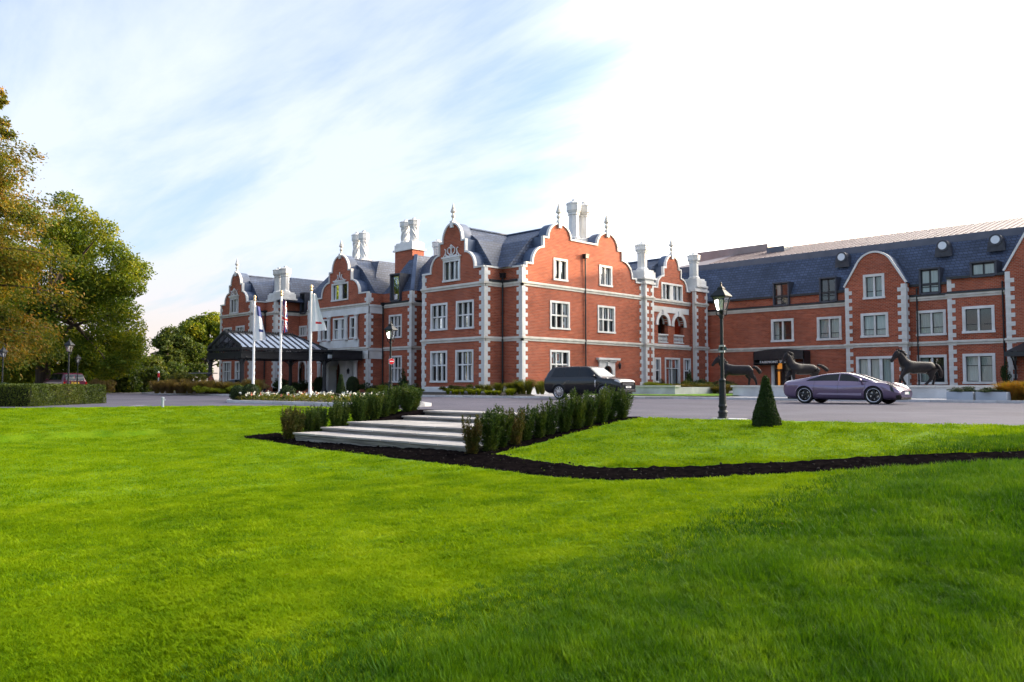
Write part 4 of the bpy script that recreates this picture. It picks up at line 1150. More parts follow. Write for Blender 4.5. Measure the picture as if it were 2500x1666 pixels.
# --- roofs
ridge_roof('roof', H, 'Y', YA + .95, 58, (XA0 + XA1) / 2, (XA1 - XA0) / 2 - .1, ZP + .05, zap - .12)
ridge_roof('roof', H, 'X', -52, XD - .95, g1c, (yv1 + yv2) / 2 - YD0 - 2.6 + .2, ZP + .05, zt1 - .12)
ridge_roof('roof', H, 'X', -52, XD - .95, g2c, R_sh - g2c - .1, ZP + .05, zt2 - .12)
ridge_roof('roof', H, 'X', -50, XBY - .8, bc, hw + .6, ZP, bz - .12)
ridge_roof('roof', H, 'Y', YB + .95, 56, XMB, ghw - .1, ZP + .05, zbp - .12)
ridge_roof('roof', H, 'Y', YA + .95, 58, XMC, (XC1 - XC0) / 2 - .1, ZP + .05, zcp - .12)
mr_ = MB()
def mans(mb, x0, x1, y0, y1, z0, z1, ins):
    b0 = [(x0, y0, z0), (x1, y0, z0), (x1, y1, z0), (x0, y1, z0)]; t0 = [(x0 + ins, y0 + ins, z1), (x1 - ins, y0 + ins, z1), (x1 - ins, y1 - ins, z1), (x0 + ins, y1 - ins, z1)]
    for k in range(4): mb.quad(b0[k], b0[(k + 1) % 4], t0[(k + 1) % 4], t0[k])
    mb.quad(*t0); mb.quad(*b0)
mans(mr_, XN2 + .05, XB1 - .4, YL2 + .1, 61.5, ZP - .02, 13.0, 2.6)
mr_.build('roof', SLATE, H)
m2 = MB(); mans(m2, XL1 - 3, XA0 + 1, YL + .6, 61, ZP - .02, 12.9, 2.3); m2.build('roof', SLATE, H)
m3 = MB(); mans(m3, XB1 - .2, XL1 - .02, YL + .05, 55, ZP - .02, 13.05, 2.0); m3.build('roof', SLATE, H)
m4 = MB(); mans(m4, XC0 + .2, XN2 + 1, YN2 + .1, 61, ZP - .02, 12.2, 2.6); m4.build('roof', SLATE, H)
hp = MB().bar((XL1 - .02, YL + .05, ZP + .02), (XL1 - 2.02, YL + 2.05, 13.08), .34, .12); hp.build('hip_flashing', LEAD, H)
u0, u1, z0, z1 = wz('Y', YL, 957, 981.4, 672, 735)
dormer(H, 'Y', YL, u0, u1, z0, z1, deep=2.2, cols=1, curtain=[(.3, .8)])
u0, u1, z0, z1 = wz('Y', YL2, 737, 750.5, 718, 766)
dormer(H, 'Y', YL2, u0, u1, z0, z1, deep=2.2, cols=1)
# --- chimneys on the roofs
x_, z_ = onY(992, 538, 48.3); x2_, _ = onY(1016, 545, 48.3)
chimney_pots(H, [(x_, 48.2), (x_ + 1.3, 48.2)], 13.75, z_, r=.46, brick_to=10.5)
x_, z_ = onY(871, 567.5, 51); x2_, _ = onY(892, 573, 51)
chimney_pots(H, [(x_, 51), (x_ + 1.32, 51)], 13.7, z_, r=.47, brick_to=10.5)
x_, z_ = onY(680, 654, YN2 + .9)
chimney_pots(H, [(x_, YN2 + .95), (x_ + 1.3, YN2 + .95)], ZP + .3, z_, r=.50, twist=False)
y_, z_ = onX(1401, 488, -43.4); y2_, _ = onX(1424, 492, -43.4)
chimney_pots(H, [(-43.4, y_), (-43.4, y_ + 1.28)], 12.0, z_, r=.52, twist=False)
x_, z_ = onY(1068, 586, 56)
chimney_pots(H, [(x_, 56), (x_ + 1.2, 56.4)], 13.0, z_, r=.5, twist=False, brick_to=10)
# ------------------------------------------------------------------ the wing on the right
W = thing('brick_wing', 'long red brick wing with slate mansard roof, dormers, round roof lights and a rounded gable', 'building', (0, 0, 0))
YW = 67.2; YW1 = YW - .9; YW2 = YW - .5; YW3 = YW - 1.1
WZ1, WZ2, WZE, WZT = 4.02, 7.52, 8.62, 12.15
XW0 = XD - .2; XW9 = 48.0  # far end is out of view, lengthened to keep the low sun off the lawn
b0 = onY(2064, 760, YW1)[0]; b1 = onY(2212, 760, YW1)[0]
s0 = onY(2314, 760, YW2)[0]; g0 = onY(2456, 760, YW3)[0]
g1 = g0 + (b1 - b0) * 1.35
BL = (.08, .92)
holes = [wpx(W, 'Y', YW, 1883, 1938.2, 779, 835, cols=2, rows=1, head=.25, curtain=(.22, .9), fw=.2), wpx(W, 'Y', YW, 1994.8, 2055, 773.4, 831, cols=2, rows=1, head=.25, curtain=True, fw=.2)]
ds0, ds1, _, dsz = wz('Y', YW, 1883.6, 1938.6, 876, 945)
holes.append(rect(ds0 + .22, ds1 - .22, .35, dsz - .22))
wall(W, 'Y', YW, rect(XW0, b0 + .3, 0, WZE), holes)
# spa door
mb = MB(); fbox(mb, 'Y', YW, ds0, ds0 + .24, -.06, .3, .3, dsz); fbox(mb, 'Y', YW, ds1 - .24, ds1, -.06, .3, .3, dsz); fbox(mb, 'Y', YW, ds0 + .24, ds1 - .24, -.06, .3, dsz - .24, dsz)
dr = mb.build('doorway', STONE, W)
q = MB()
for (a, b_) in ((ds0 + .24, (ds0 + ds1) / 2 - .03), ((ds0 + ds1) / 2 + .03, ds1 - .24)):
    for bb in ((a, a + .08, .34, dsz - .24), (b_ - .08, b_, .34, dsz - .24), (a, b_, .34, .5), (a, b_, dsz - .36, dsz - .24), (a, b_, 2.0, 2.12)): fbox(q, 'Y', YW, bb[0], bb[1], .14, .22, bb[2], bb[3])
q.build('door_leaf', SASH, dr)
g_ = MB(); g_.quad(*[FP('Y', YW, u, .18, z) for u, z in rect(ds0 + .24, ds1 - .24, .34, dsz - .24)]); g_.build('pane', GLASS, dr)
lm, n_, l_, b_ = new_mat('lit_room'); set_in(b_, Base_Color=(.5, .2, .05, 1), Emission_Color=(1.0, .36, .06, 1), Emission_Strength=.35)
lr = MB(); lu0, lu1, lz0, lz1 = wz('Y', YW + .6, 1899, 1904, 884, 940); fbox(lr, 'Y', YW, lu0, lu1, .6, .65, .5, lz1 - .7); fbox(lr, 'Y', YW, lu0 - .05, lu1 + .25, .66, .7, lz1 - .62, lz1 - .1); lr.build('lit_column', lm, dr)
rm = MB(); rm.quad(*[FP('Y', YW, u, 1.2, z) for u, z in rect(ds0, ds1, .3, dsz)]); rm.build('room', ROOMM, dr)
# rounded-gable bay
bcx = (b0 + b1) / 2; bhw = (b1 - b0) / 2
zg0 = onY(2064, 703, YW1)[1]; zg1 = onY(2138, 617, YW1)[1]
ro = [(b1, zg0)]
hh = zg1 - zg0
for k in range(0, 19):
    a = R(28) + (math.pi - 2 * R(28)) * k / 18
    ro.append((bcx + bhw * .60 * math.cos(a) / math.cos(R(28)) * .93, zg1 - hh * .62 + hh * .62 * math.sin(a)))
ro.append((b0, zg0))
holes = [wpx(W, 'Y', YW1, 2107.5, 2159.7, 669.5, 730.2, cols=2, rows=1, head=.26, curtain=True, fw=.2), wpx(W, 'Y', YW1, 2102, 2169, 764.3, 824, cols=2, rows=1, head=.28, curtain=True, fw=.2)]
u0, u1, z0, z1 = wz('Y', YW1, 2090.8, 2182.6, 870.2, 941)
holes.append(window(W, 'Y', YW1, u0, u1, z0, z1, cols=3, rows=1, fw=.2, mull=.22, curtain=True))
wall(W, 'Y', YW1, [(b0, 0), (b1, 0)] + ro, holes)
def arch_trim(par, plane, ro, depth):
    pts = ro[::-1]; c = MB(); ribbon(c, 'Y', plane, pts, -.09, .14, .14); c.build('coping', STONE, par)
    l_ = MB(); ribbon(l_, 'Y', plane, pts, .14, .9, .10); l_.build('lead_flashing', LEAD, par)
arch_trim(W, YW1, ro, 3)
def arch_roof(par, plane, ro, y1):
    mb = MB()
    for k in range(len(ro) - 1): mb.quad((ro[k][0], plane + .3, ro[k][1]), (ro[k + 1][0], plane + .3, ro[k + 1][1]), (ro[k + 1][0], y1, ro[k + 1][1]), (ro[k][0], y1, ro[k][1]))
    mb.build('roof', SLATE, par)
arch_roof(W, YW1, ro, YW + 3.2)
wall(W, 'X', b1, rect(YW1 + .35, YW, 0, zg0)); side_wall(W, b0, YW1 + .35, YW, 0, zg0)
fquoins(W, 'Y', YW1, b0, 1, .5, zg0 - .05, strip=.30, block=.56); quoins(W, b1, YW1, 1, -1, .5, zg0 - .05, strip=.34, block=.60)
for z in (WZ1,): string_course(W, 'Y', YW1, b0, b1, z, .07, .07); string_course(W, 'X', b1, YW1, YW, z)
# between bay and pavilion
holes = [wpx(W, 'Y', YW, 2237.7, 2310, 757.6, 820, cols=2, rows=1, head=.28, curtain=True, fw=.2), wpx(W, 'Y', YW, 2240, 2312.7, 866.7, 939, cols=2, rows=1, head=.6, curtain=(.3, .95), fw=.2)]
wall(W, 'Y', YW, rect(b1 - .3, s0 + .3, 0, WZE), holes)
downpipe(W, b1 + .55, YW - .12, .3, WZE - .3, hopper=False)
# pavilion
holes = [wpx(W, 'Y', YW2, 2349.6, 2428.8, 747, 813.4, cols=2, rows=1, head=.28, fw=.2), wpx(W, 'Y', YW2, 2351, 2431, 863.3, 938, cols=2, rows=1, head=.62, curtain=True, fw=.2)]
wall(W, 'Y', YW2, rect(s0, g0 + .3, 0, WZE + .25), holes)
side_wall(W, s0, YW2 + .3, YW + .2, 0, WZE + .25)
fquoins(W, 'Y', YW2, s0, 1, .5, WZE + .2, strip=.30, block=.54)
string_course(W, 'Y', YW2, s0, g0, WZ1, .07, 0); string_course(W, 'Y', YW2, s0, g0, WZ2, .07, 0); gutter(W, 'Y', YW2, s0, g0, WZ2 + .14)
string_course(W, 'Y', YW, XW0, b0, WZ1); string_course(W, 'Y', YW, b1, s0, WZ1); string_course(W, 'Y', YW, XW0, b0, WZ2); string_course(W, 'Y', YW, b1, s0, WZ2)
gutter(W, 'Y', YW, XW0, b0, WZ2 + .14); gutter(W, 'Y', YW, b1, s0, WZ2 + .14)
# second rounded gable at the right, mostly past the frame
gc = (g0 + g1) / 2; gh = (g1 - g0) / 2
zq0 = onY(2456, 662, YW3)[1]; zq1 = zq0 + hh * 1.45
ro2 = [(g1, zq0)]
for k in range(0, 19):
    a = R(28) + (math.pi - 2 * R(28)) * k / 18
    ro2.append((gc + gh * .60 * math.cos(a) / math.cos(R(28)) * .93, zq1 - hh * .9 + hh * .9 * math.sin(a)))
ro2.append((g0, zq0))
holes = [window(W, 'Y', YW3, gc - 1.3, gc + 1.3, 5.0, 7.0, cols=2, rows=1, head=.28, curtain=True, fw=.2), window(W, 'Y', YW3, gc - 1.1, gc + 1.1, 8.6, 10.8, cols=2, rows=1, head=.28, curtain=True, fw=.2)]
wall(W, 'Y', YW3, [(g0, 0), (g1, 0)] + ro2, holes)
arch_trim(W, YW3, ro2, 3); arch_roof(W, YW3, ro2, YW + 4)
side_wall(W, g0, YW3 + .35, YW, 0, zq0)
fquoins(W, 'Y', YW3, g0, 1, .5, zq0 - .05, strip=.32, block=.58); string_course(W, 'Y', YW3, g0, g1, WZ1, .07, .07)
downpipe(W, g0 - .3, YW2 - .12, .3, WZE - .3, hopper=False)
wall(W, 'Y', YW, rect(g1 - .3, XW9, 0, WZE), [window(W, 'Y', YW, g1 + k * 4.2 + 1.2, g1 + k * 4.2 + 3.4, zz_, zz_ + 2.1, cols=2, rows=1, curtain=True, fw=.2) for k in range(9) for zz_ in (1.2, 5.0)])
MB().box(XW0, XW9, 84, 84.35, 0, WZE).build('wall', BRICK, W)
MB().box(XW9 - .35, XW9, YW, 84, 0, WZE).build('wall', BRICK, W); MB().box(XW0, XW0 + .35, YW + 1, 84, 0, WZE).build('wall', BRICK, W)
# mansard, band, standing-seam metal roof
mb = MB(); ye, yt = YW + .12, YW + 2.1
mb.quad((XW0 - 6, ye, WZE), (XW9, ye, WZE), (XW9, yt, WZT), (XW0 - 6, yt, WZT)); mb.quad((XW0 - 6, ye, WZE - .1), (XW9, ye, WZE - .1), (XW9, ye, WZE), (XW0 - 6, ye, WZE))
mb.build('roof', SLATE, W)
mb = MB().box(XW0 - 6, XW9, ye - .28, ye + .1, WZE - .16, WZE + .03); mb.build('gutter', BLACKM, W)
mb = MB().box(s0, g0, YW2 - .24, YW2 + .1, WZE + .12, WZE + .30); mb.build('gutter', BLACKM, W)
mb = MB(); mb.quad((s0, YW2 + .05, WZE + .22), (g0, YW2 + .05, WZE + .22), (g0, YW + .35, WZE + .5), (s0, YW + .35, WZE + .5)); mb.build('roof', SLATE, W)
mb = MB().box(XW0 - 6, XW9, yt - .14, yt + .3, WZT - .22, WZT + .34); mb.build('roof_band', BANDM, W)
YR, ZR = 76.5, 14.55
mb = MB(); xh = XW0 - 1.0
mb.quad((XW0 - 6, yt - .1, WZT + .345), (XW9, yt - .1, WZT + .345), (XW9, YR, ZR), (xh, YR, ZR))
mb.quad((xh, YR, ZR), (XW9, YR, ZR), (XW9, 84, WZE)); mb.quad((xh, YR, ZR), (XW9, 84, WZE), (XW0 - 6, 84, WZE))
mb.quad((XW9, ye, WZE), (XW9, 84, WZE), (XW9, YR, ZR), (XW9, yt, WZT)); mb.quad((XW0 - 6, ye, WZE), (XW0 - 6, yt, WZT), (xh, YR, ZR), (XW0 - 6, 84, WZE))
mr2 = mb.build('metal_roof', METROOF, W)
SEAM = noisy('seam', (.15, .11, .115), (.19, .145, .15), rough=.5)
k = 0; x = XW0 - .9; sl = (ZR - WZT - .345) / (YR - yt + .1)
sm = MB().bar((0, 0, .03), (0, YR - yt + .1, .03 + ZR - WZT - .345), .05, .07); so_ = sm.build('seam', SEAM, mr2); so_.location = (x, yt - .1, WZT + .345); sme = so_.data
while x < XW9 - 1:
    x += .52; inst('seam', sme, mr2, (x, yt - .1, WZT + .345))
rb = MB().box(onY(1722, 615, YR)[0], onY(1893, 605, YR)[0], YR - 1.6, YR + .2, ZR - .8, ZR + .28); rb.build('roof_plant_screen', METROOF, mr2)
rl = MB(); a0 = onY(1905, 604, YR - 3)[0]; rl.box(a0 - .9, a0 + .9, YR - 4, YR - 2.2, ZR - 1.2, ZR - .55); rl.build('rooflight', BANDM, mr2)
# dormers
for (x0, x1, yt_, yb_, cur) in ((1889.8, 1929.4, 693, 746, [(.15, .45)]), (2002.8, 2045.3, 681, 737, None), (2246, 2298, 658.4, 717, [(0, 1)])):
    u0, u1, z0, z1 = wz('Y', YW, x0, x1, yt_, yb_); dormer(W, 'Y', YW, u0, u1, z0, z1, deep=1.9, cols=2, curtain=cur, h=.25)
u0, u1, z0, z1 = wz('Y', YW2, 2370, 2435.7, 642, 676); dormer(W, 'Y', YW2, u0, u1, z0 + .05, z1, deep=2.2, cols=2, curtain=[(0, 1)])
# round roof lights
for (px_, py_) in ((2055.6, 628.4), (2302, 600.5), (2431, 586)):
    yo = YW + 1.05; xo, zo = onY(px_, py_, yo)
    mb = MB()
    def ring(r0, r1, ya, yb):
        i = len(mb.v); nn = 20
        for (r_, y_) in ((r1, yb), (r1, ya), (r0, ya), (r0, ya + .12)):
            for j in range(nn): mb.v.append((xo + r_ * math.cos(2 * math.pi * j / nn), y_, zo + r_ * math.sin(2 * math.pi * j / nn)))
        for k in range(3):
            for j in range(nn): mb.f.append((i + k * nn + j, i + k * nn + (j + 1) % nn, i + (k + 1) * nn + (j + 1) % nn, i + (k + 1) * nn + j)); mb.m.append(0)
    ring(.29, .44, yo - .15, yo + 1.4)
    mb.quad((xo - .62, yo - .02, zo - .85), (xo + .62, yo - .02, zo - .85), (xo + .52, yo - .1, zo - .1), (xo - .52, yo - .1, zo - .1))
    mb.quad((xo - .62, yo - .02, zo - .85), (xo - .52, yo - .1, zo - .1), (xo - .52, yo + .9, zo - .1)); mb.quad((xo + .62, yo - .02, zo - .85), (xo + .52, yo + .9, zo - .1), (xo + .52, yo - .1, zo - .1))
    ol = mb.build('round_rooflight', ZINC, W)
    c = MB(); i = 0; c.v = [(xo + .305 * math.cos(2 * math.pi * j / 20), yo - .17, zo + .305 * math.sin(2 * math.pi * j / 20)) for j in range(20)]; c.f = [tuple(range(20))]; c.m = [0]
    c.build('pane', noisy('oculus_glass_%d' % px_, (.55, .6, .68), (.6, .65, .72), rough=.08, spec=.8), ol)
# arched spa awning with lettering
aw0, aw1, _, _ = wz('Y', YW - 1.2, 1839, 1963, 852, 890)
az0 = onY(1900, 888, YW - 1.2)[1]; az1 = onY(1900, 853, YW - 1.2)[1]; azs = onY(1842, 860, YW - 1.2)[1]
AW = thing('entrance_awning', 'black arched awning over the wing doorway with white capital lettering', 'awning', ((aw0 + aw1) / 2, YW - .6, az0))
ao = Vector(AW.location)
def loc(mb, o):
    mb.v = [(a - o.x, b_ - o.y, c - o.z) for a, b_, c in mb.v]; return mb
top = [(aw0 + (aw1 - aw0) * k / 14, azs + (az1 - azs) * math.sin(math.pi * k / 14)) for k in range(15)]
mb = MB(); panel(mb, 'Y', YW - 1.2, [(aw0, az0 + .35), (aw1, az0 + .35)] + top[::-1], [], .06); loc(mb, ao).build('fascia', BLACKM, AW)
mb = MB()
for k in range(14): mb.quad((top[k][0], YW - 1.2, top[k][1] + .02), (top[k + 1][0], YW - 1.2, top[k + 1][1] + .02), (top[k + 1][0], YW, top[k + 1][1] + .02), (top[k][0], YW, top[k][1] + .02))
loc(mb, ao).build('awning_cover', BLACKM, AW)
mb = MB(); mb.box(aw0, aw0 + .08, YW - 1.2, YW, az0 - .1, azs); mb.box(aw1 - .08, aw1, YW - 1.2, YW, az0 - .1, azs); mb.box(aw0, aw1, YW - 1.22, YW - 1.16, az0 + .02, az0 + .1); mb.box(aw0 + .08, aw0 + 1.9, YW - .35, YW - .3, az0 - .1, azs)
loc(mb, ao).build('frame', BLACKM, AW)
LETM = noisy('white_letter', (.85, .85, .85), (.9, .9, .9), rough=.5)
def lettering(text, size, mat, parent, locv, rot, ext=.015, width=None, spacing=1.0):
    cu = bpy.data.curves.new('lettering', 'FONT'); cu.body = text; cu.size = size; cu.extrude = ext; cu.space_character = spacing; cu.resolution_u = 2
    tmp = bpy.data.objects.new('tmp_text', cu); COL.objects.link(tmp)
    dg = bpy.context.evaluated_depsgraph_get(); dg.update()
    me = bpy.data.meshes.new_from_object(tmp.evaluated_get(dg))
    bpy.data.objects.remove(tmp); me.materials.clear(); me.materials.append(mat)
    xs = [v.co.x for v in me.vertices]; w_ = max(xs) - min(xs); s_ = (width / w_) if width else 1
    for v in me.vertices: v.co.x = (v.co.x - min(xs)) * s_; 
    bm = bmesh.new(); bm.from_mesh(me)
    bmesh.ops.remove_doubles(bm, verts=bm.verts, dist=1e-5)
    seen = set(); groups = []
    for v0 in bm.verts:
        if v0.index in seen: continue
        st = [v0]; grp = []; seen.add(v0.index)
        while st:
            v = st.pop(); grp.append(v)
            for e in v.link_edges:
                w2 = e.other_vert(v)
                if w2.index not in seen: seen.add(w2.index); st.append(w2)
        groups.append(grp)
    for grp in groups:
        ids = {v.index: i for i, v in enumerate(grp)}
        fs = {f for v in grp for f in v.link_faces}
        m2_ = bpy.data.meshes.new('letter'); m2_.from_pydata([tuple(v.co) for v in grp], [], [[ids[v.index] for v in f.verts] for f in fs]); m2_.materials.append(mat); m2_.update()
        o = link('letter', m2_, parent); o.location = locv; o.rotation_euler = rot
    bm.free()
t0, t1, tz0, tz1 = wz('Y', YW - 1.26, 1855.6, 1917.8, 881, 887)
lettering('FAIRMONT SPA', (tz1 - tz0) * 1.42, LETM, AW, (t0 - ao.x, YW - 1.26 - ao.y, tz0 - ao.z), (R(90), 0, 0), width=t1 - t0, spacing=1.15)
# glazed porch at the right-hand gable
PR = thing('side_canopy', 'dark metal canopy on slim brackets over the far doorway of the wing', 'canopy', (g0 + 2.4, YW3 - .8, 3.3))
po_ = Vector(PR.location)
pz0 = onY(2470, 858, YW3 - 1.5)[1]; pz1 = onY(2500, 836, YW3 - 1.0)[1]
mb = MB(); mb.quad((g0 + .3, YW3 - 1.7, pz0), (g0 + 4.6, YW3 - 1.7, pz0), (g0 + 3.4, YW3 - .05, pz1 + .2), (g0 + 1.4, YW3 - .05, pz1 + .2)); mb.quad((g0 + .3, YW3 - 1.7, pz0), (g0 + 1.4, YW3 - .05, pz1 + .2), (g0 + .3, YW3 - .05, pz0)); mb.quad((g0 + 4.6, YW3 - 1.7, pz0), (g0 + 4.6, YW3 - .05, pz0), (g0 + 3.4, YW3 - .05, pz1 + .2))
loc(mb, po_).build('canopy_roof', BLACKM, PR)
mb = MB().box(g0 + .25, g0 + 4.65, YW3 - 1.75, YW3 - .04, pz0 - .35, pz0 - .02); loc(mb, po_).build('fascia', BLACKM, PR)
for x in (g0 + .5, g0 + 4.3):
    mb = MB(); mb.tube([(x, YW3 - 1.4, pz0 - .3), (x, YW3 - .8, pz0 - .5), (x, YW3 - .2, pz0 - 1.2)], .05, 6); mb.box(x - .06, x + .06, YW3 - .16, YW3 - .04, .3, pz0 - .3); loc(mb, po_).build('bracket', BLACKM, PR)
# ------------------------------------------------------------------ porte-cochere
CX, CYF, CYB, CHW = -67.2, 32.2, 40.5, 3.15
CZE, CZR = 4.0, 5.35
PC = thing('entrance_canopy', 'black iron and glass canopy on posts projecting from the mansion entrance over the drive', 'canopy', (CX, (CYF + CYB) / 2, 0))
pco = Vector(PC.location)
def pcb(mb, name, mat): return loc(mb, pco).build(name, mat, PC)
for (x, y) in ((CX - CHW + .2, CYF + .2), (CX + CHW - .2, CYF + .2), (CX - CHW + .2, CYB - .2), (CX + CHW - .2, CYB - .2)):
    mb = MB(); mb.lathe([(.34, 0), (.34, .25), (.22, .35), (.17, .6), (.16, 3.0), (.26, 3.1), (.16, 3.2), (.2, CZE - .1)], 10, x, y, 0)
    for sx in (-1, 1):
        mb.tube([(x, y, 2.3), (x - sx * .25, y, 2.85), (x - sx * .8, y, 3.15)], .05, 5); mb.tube([(x, y, 2.3), (x, y - sx * .25, 2.85), (x, y - sx * .8, 3.15)], .05, 5)
    pcb(mb, 'post', BLACKM)
def fascia(p0, p1, nm):
    """open lattice girder between two points"""
    mb = MB(); p0 = Vector(p0); p1 = Vector(p1)
    for dz, h in ((CZE - .12, .2), (CZE - .42, .06), (CZE - .9, .1)): mb.bar(p0 + Vector((0, 0, dz)), p1 + Vector((0, 0, dz)), .14, h)
    n_ = max(4, int((p1 - p0).length / .45))
    for k in range(n_):
        a = p0.lerp(p1, k / n_); b_ = p0.lerp(p1, (k + 1) / n_); m_ = (a + b_) / 2
        mb.bar(a + Vector((0, 0, CZE - .42)), m_ + Vector((0, 0, CZE - .2)), .04); mb.bar(m_ + Vector((0, 0, CZE - .2)), b_ + Vector((0, 0, CZE - .42)), .04)
        mb.bar(a + Vector((0, 0, CZE - .45)), b_ + Vector((0, 0, CZE - .87)), .03)
    mid = Vector((0, 0, CZE - .64)); mb.bar(p0 + mid, p1 + mid, .03, .40)
    pcb(mb, nm, BLACKM)
xl, xr = CX - CHW, CX + CHW
fascia((xl, CYF, 0), (xr, CYF, 0), 'lattice_girder'); fascia((xr, CYF, 0), (xr, CYB, 0), 'lattice_girder'); fascia((xl, CYF, 0), (xl, CYB, 0), 'lattice_girder'); fascia((xl, CYB, 0), (xr, CYB, 0), 'lattice_girder')
# gable truss
mb = MB(); e = CZE
mb.bar((xl, CYF, e), (CX, CYF, CZR), .14, .18); mb.bar((xr, CYF, e), (CX, CYF, CZR), .14, .18)
for k in range(1, 8):
    t = k / 8; x = xl + (xr - xl) * t; zz = e + (CZR - e) * (1 - abs(2 * t - 1)); mb.bar((x, CYF, e), (x, CYF, zz), .05)
    if k in (2, 4, 6):
        mb.tube([(x + .28 * math.cos(a * math.pi / 4), CYF, e + .35 + .22 * math.sin(a * math.pi / 4)) for a in range(9)], .03, 4)
pcb(mb, 'truss', BLACKM)
# glazed slopes: each pane between black glazing bars; hip at the house end
yh = CYB - 1.6
npn = 13
for s in (-1, 1):
    xe = CX + s * CHW
    for k in range(npn):
        ya, yb_ = CYF + (CYB - CYF) * k / npn, CYF + (CYB - CYF) * (k + 1) / npn
        zt = lambda y: CZR if y <= yh else CZR
        xt = lambda y: CX if y <= yh else CX + s * CHW * (y - yh) / (CYB - yh)
        zt = lambda y: CZR if y <= yh else CZR - (CZR - CZE) * (y - yh) / (CYB - yh)
        if yb_ > CYB - .02: continue
        mb = MB(); mb.quad((xe, ya + .04, CZE), (xe, yb_ - .04, CZE), (xt(yb_), yb_ - .04, zt(yb_)), (xt(ya), ya + .04, zt(ya))); pcb(mb, 'roof_pane', SKYGLASS)
    mb = MB()
    for k in range(npn + 1):
        y = CYF + (CYB - CYF) * k / npn
        xt_ = CX if y <= yh else CX + s * CHW * (y - yh) / (CYB - yh); zt_ = CZR if y <= yh else CZR - (CZR - CZE) * (y - yh) / (CYB - yh)
        if abs(xt_ - xe) > .1: mb.bar((xe, y, CZE + .03), (xt_, y, zt_ + .03), .07, .09)
    pcb(mb, 'glazing_bars', BLACKM)
    mb = MB().bar((CX + s * CHW, CYB, CZE + .04), (CX, yh, CZR + .04), .12, .14); pcb(mb, 'hip_rail', BLACKM)
for k in range(6):
    x0 = xl + (xr - xl) * k / 6; x1 = xl + (xr - xl) * (k + 1) / 6
    f = lambda x: 1 - abs(x - CX) / CHW
    mb = MB(); mb.quad((x0 + .03, CYB, CZE), (x1 - .03, CYB, CZE), (x1 - .03, CYB - f(x1 - .03) * 1.6, CZE + f(x1 - .03) * (CZR - CZE)), (x0 + .03, CYB - f(x0 + .03) * 1.6, CZE + f(x0 + .03) * (CZR - CZE))); pcb(mb, 'roof_pane', SKYGLASS)
mb = MB().bar((CX, CYF - .1, CZR + .05), (CX, yh, CZR + .05), .16, .14)
for k in range(40):
    y = CYF + (yh - CYF) * k / 40; mb.lathe([(.05, 0), (.07, .06), (.01, .14)], 4, CX, y, CZR + .1)
for k in range(24):
    t = k / 24
    for s in (-1, 1): mb.lathe([(.05, 0), (.07, .06), (.01, .14)], 4, CX + s * CHW * t, CYF, CZR - (CZR - CZE) * t + .08)
pcb(mb, 'ridge_cresting', BLACKM)
mb = MB().box(CX - 1.6, CX + 4.0, CYB, YB - .3, CZE - .25, CZE - .02); mb.box(CX - 1.6, CX + 4.0, CYB, YB - .3, CZE - .9, CZE - .8); mb.box(CX + 3.9, CX + 4.0, CYB, YB - .3, CZE - .85, CZE - .2); pcb(mb, 'link_roof', BLACKM)

# ------------------------------------------------------------------ flagpoles and flags
def flagpole(x, y, top, label):
    t = thing('flagpole', label, 'flagpole', (x, y, .1), 0, 'flagpoles in the flower island')
    MB().lathe([(.085, 0), (.085, .4), (.07, .5), (.062, 2), (.05, top - .3), (.05, top - .22)], 12).build('pole', POLEW, t, smooth=False)
    MB().lathe([(.05, top - .22), (.07, top - .16), (.07, top - .12), (.035, top - .1), (.07, top - .04), (.07, top + .02), (.035, top + .07), (.0, top + .09)], 12).build('finial', GOLDM, t, smooth=True)
    mb = MB(); mb.bar((.06, 0, 1.2), (.16, 0, 1.2), .03); mb.tube([(.10, 0, 1.2), (.10, 0, top - .4)], .008, 4); mb.build('halyard', POLEW, t)
    return t
P1 = (-38.4, 19.98); P2 = (-35.5, 19.85); P3 = (-32.6, 19.72)
flagpole(*P1, 5.16, 'white flagpole farthest from the no-entry sign'); flagpole(*P2, 5.16, 'white flagpole in the middle of three, carrying a red, white and blue flag'); flagpole(*P3, 5.16, 'white flagpole beside the cone topiary, nearest the steps')
def flag(name, label, x, y, zt, zb, wtop, wbot, mats, pattern, seed):
    """limp hanging flag: folded cloth grid"""
    nu, nv = 16, 30; v = []; f = []; mi = []
    rs = random.Random(seed)
    for j in range(nv + 1):
        t = j / nv; wd = wtop + (wbot - wtop) * t ** .8
        for i in range(nu + 1):
            s = i / nu
            fold = math.sin(s * 9 + t * 2 + seed) * .07 * (s ** .5)
            droop = s * (.15 + .35 * t * (1 - t))
            px_ = s * wd * S2 + fold * S2; py_ = s * wd * S2 - fold * S2
            v.append((.06 + px_, py_, (zt + (zb - zt) * t) - droop * wd * 1.6 * (1 - t * .7) - .12 * s * math.sin(t * 5)))
    for j in range(nv):
        for i in range(nu):
            a = j * (nu + 1) + i; f.append((a, a + 1, a + nu + 2, a + nu + 1)); mi.append(pattern(i / nu, j / nv))
    mb = MB(); mb.v = v; mb.f = f; mb.m = mi
    me = bpy.data.meshes.new(name); me.from_pydata(v, [], f)
    for m_ in mats: me.materials.append(m_)
    me.polygons.foreach_set('material_index', mi); me.polygons.foreach_set('use_smooth', [True] * len(f)); me.update()
    o = link(name, me); o.location = (x, y, .1)
    return tag(o, label, 'flag', 'hanging flags')
def p_uk(s, t):
    u = s * 2 - 1; v = t * 2 - 1
    if abs(u) < .14 or abs(v) < .10: return 2
    if abs(u) < .24 or abs(v) < .17: return 0
    if abs(abs(u) - abs(v)) < .10: return 2
    if abs(abs(u) - abs(v)) < .24: return 0
    return 1
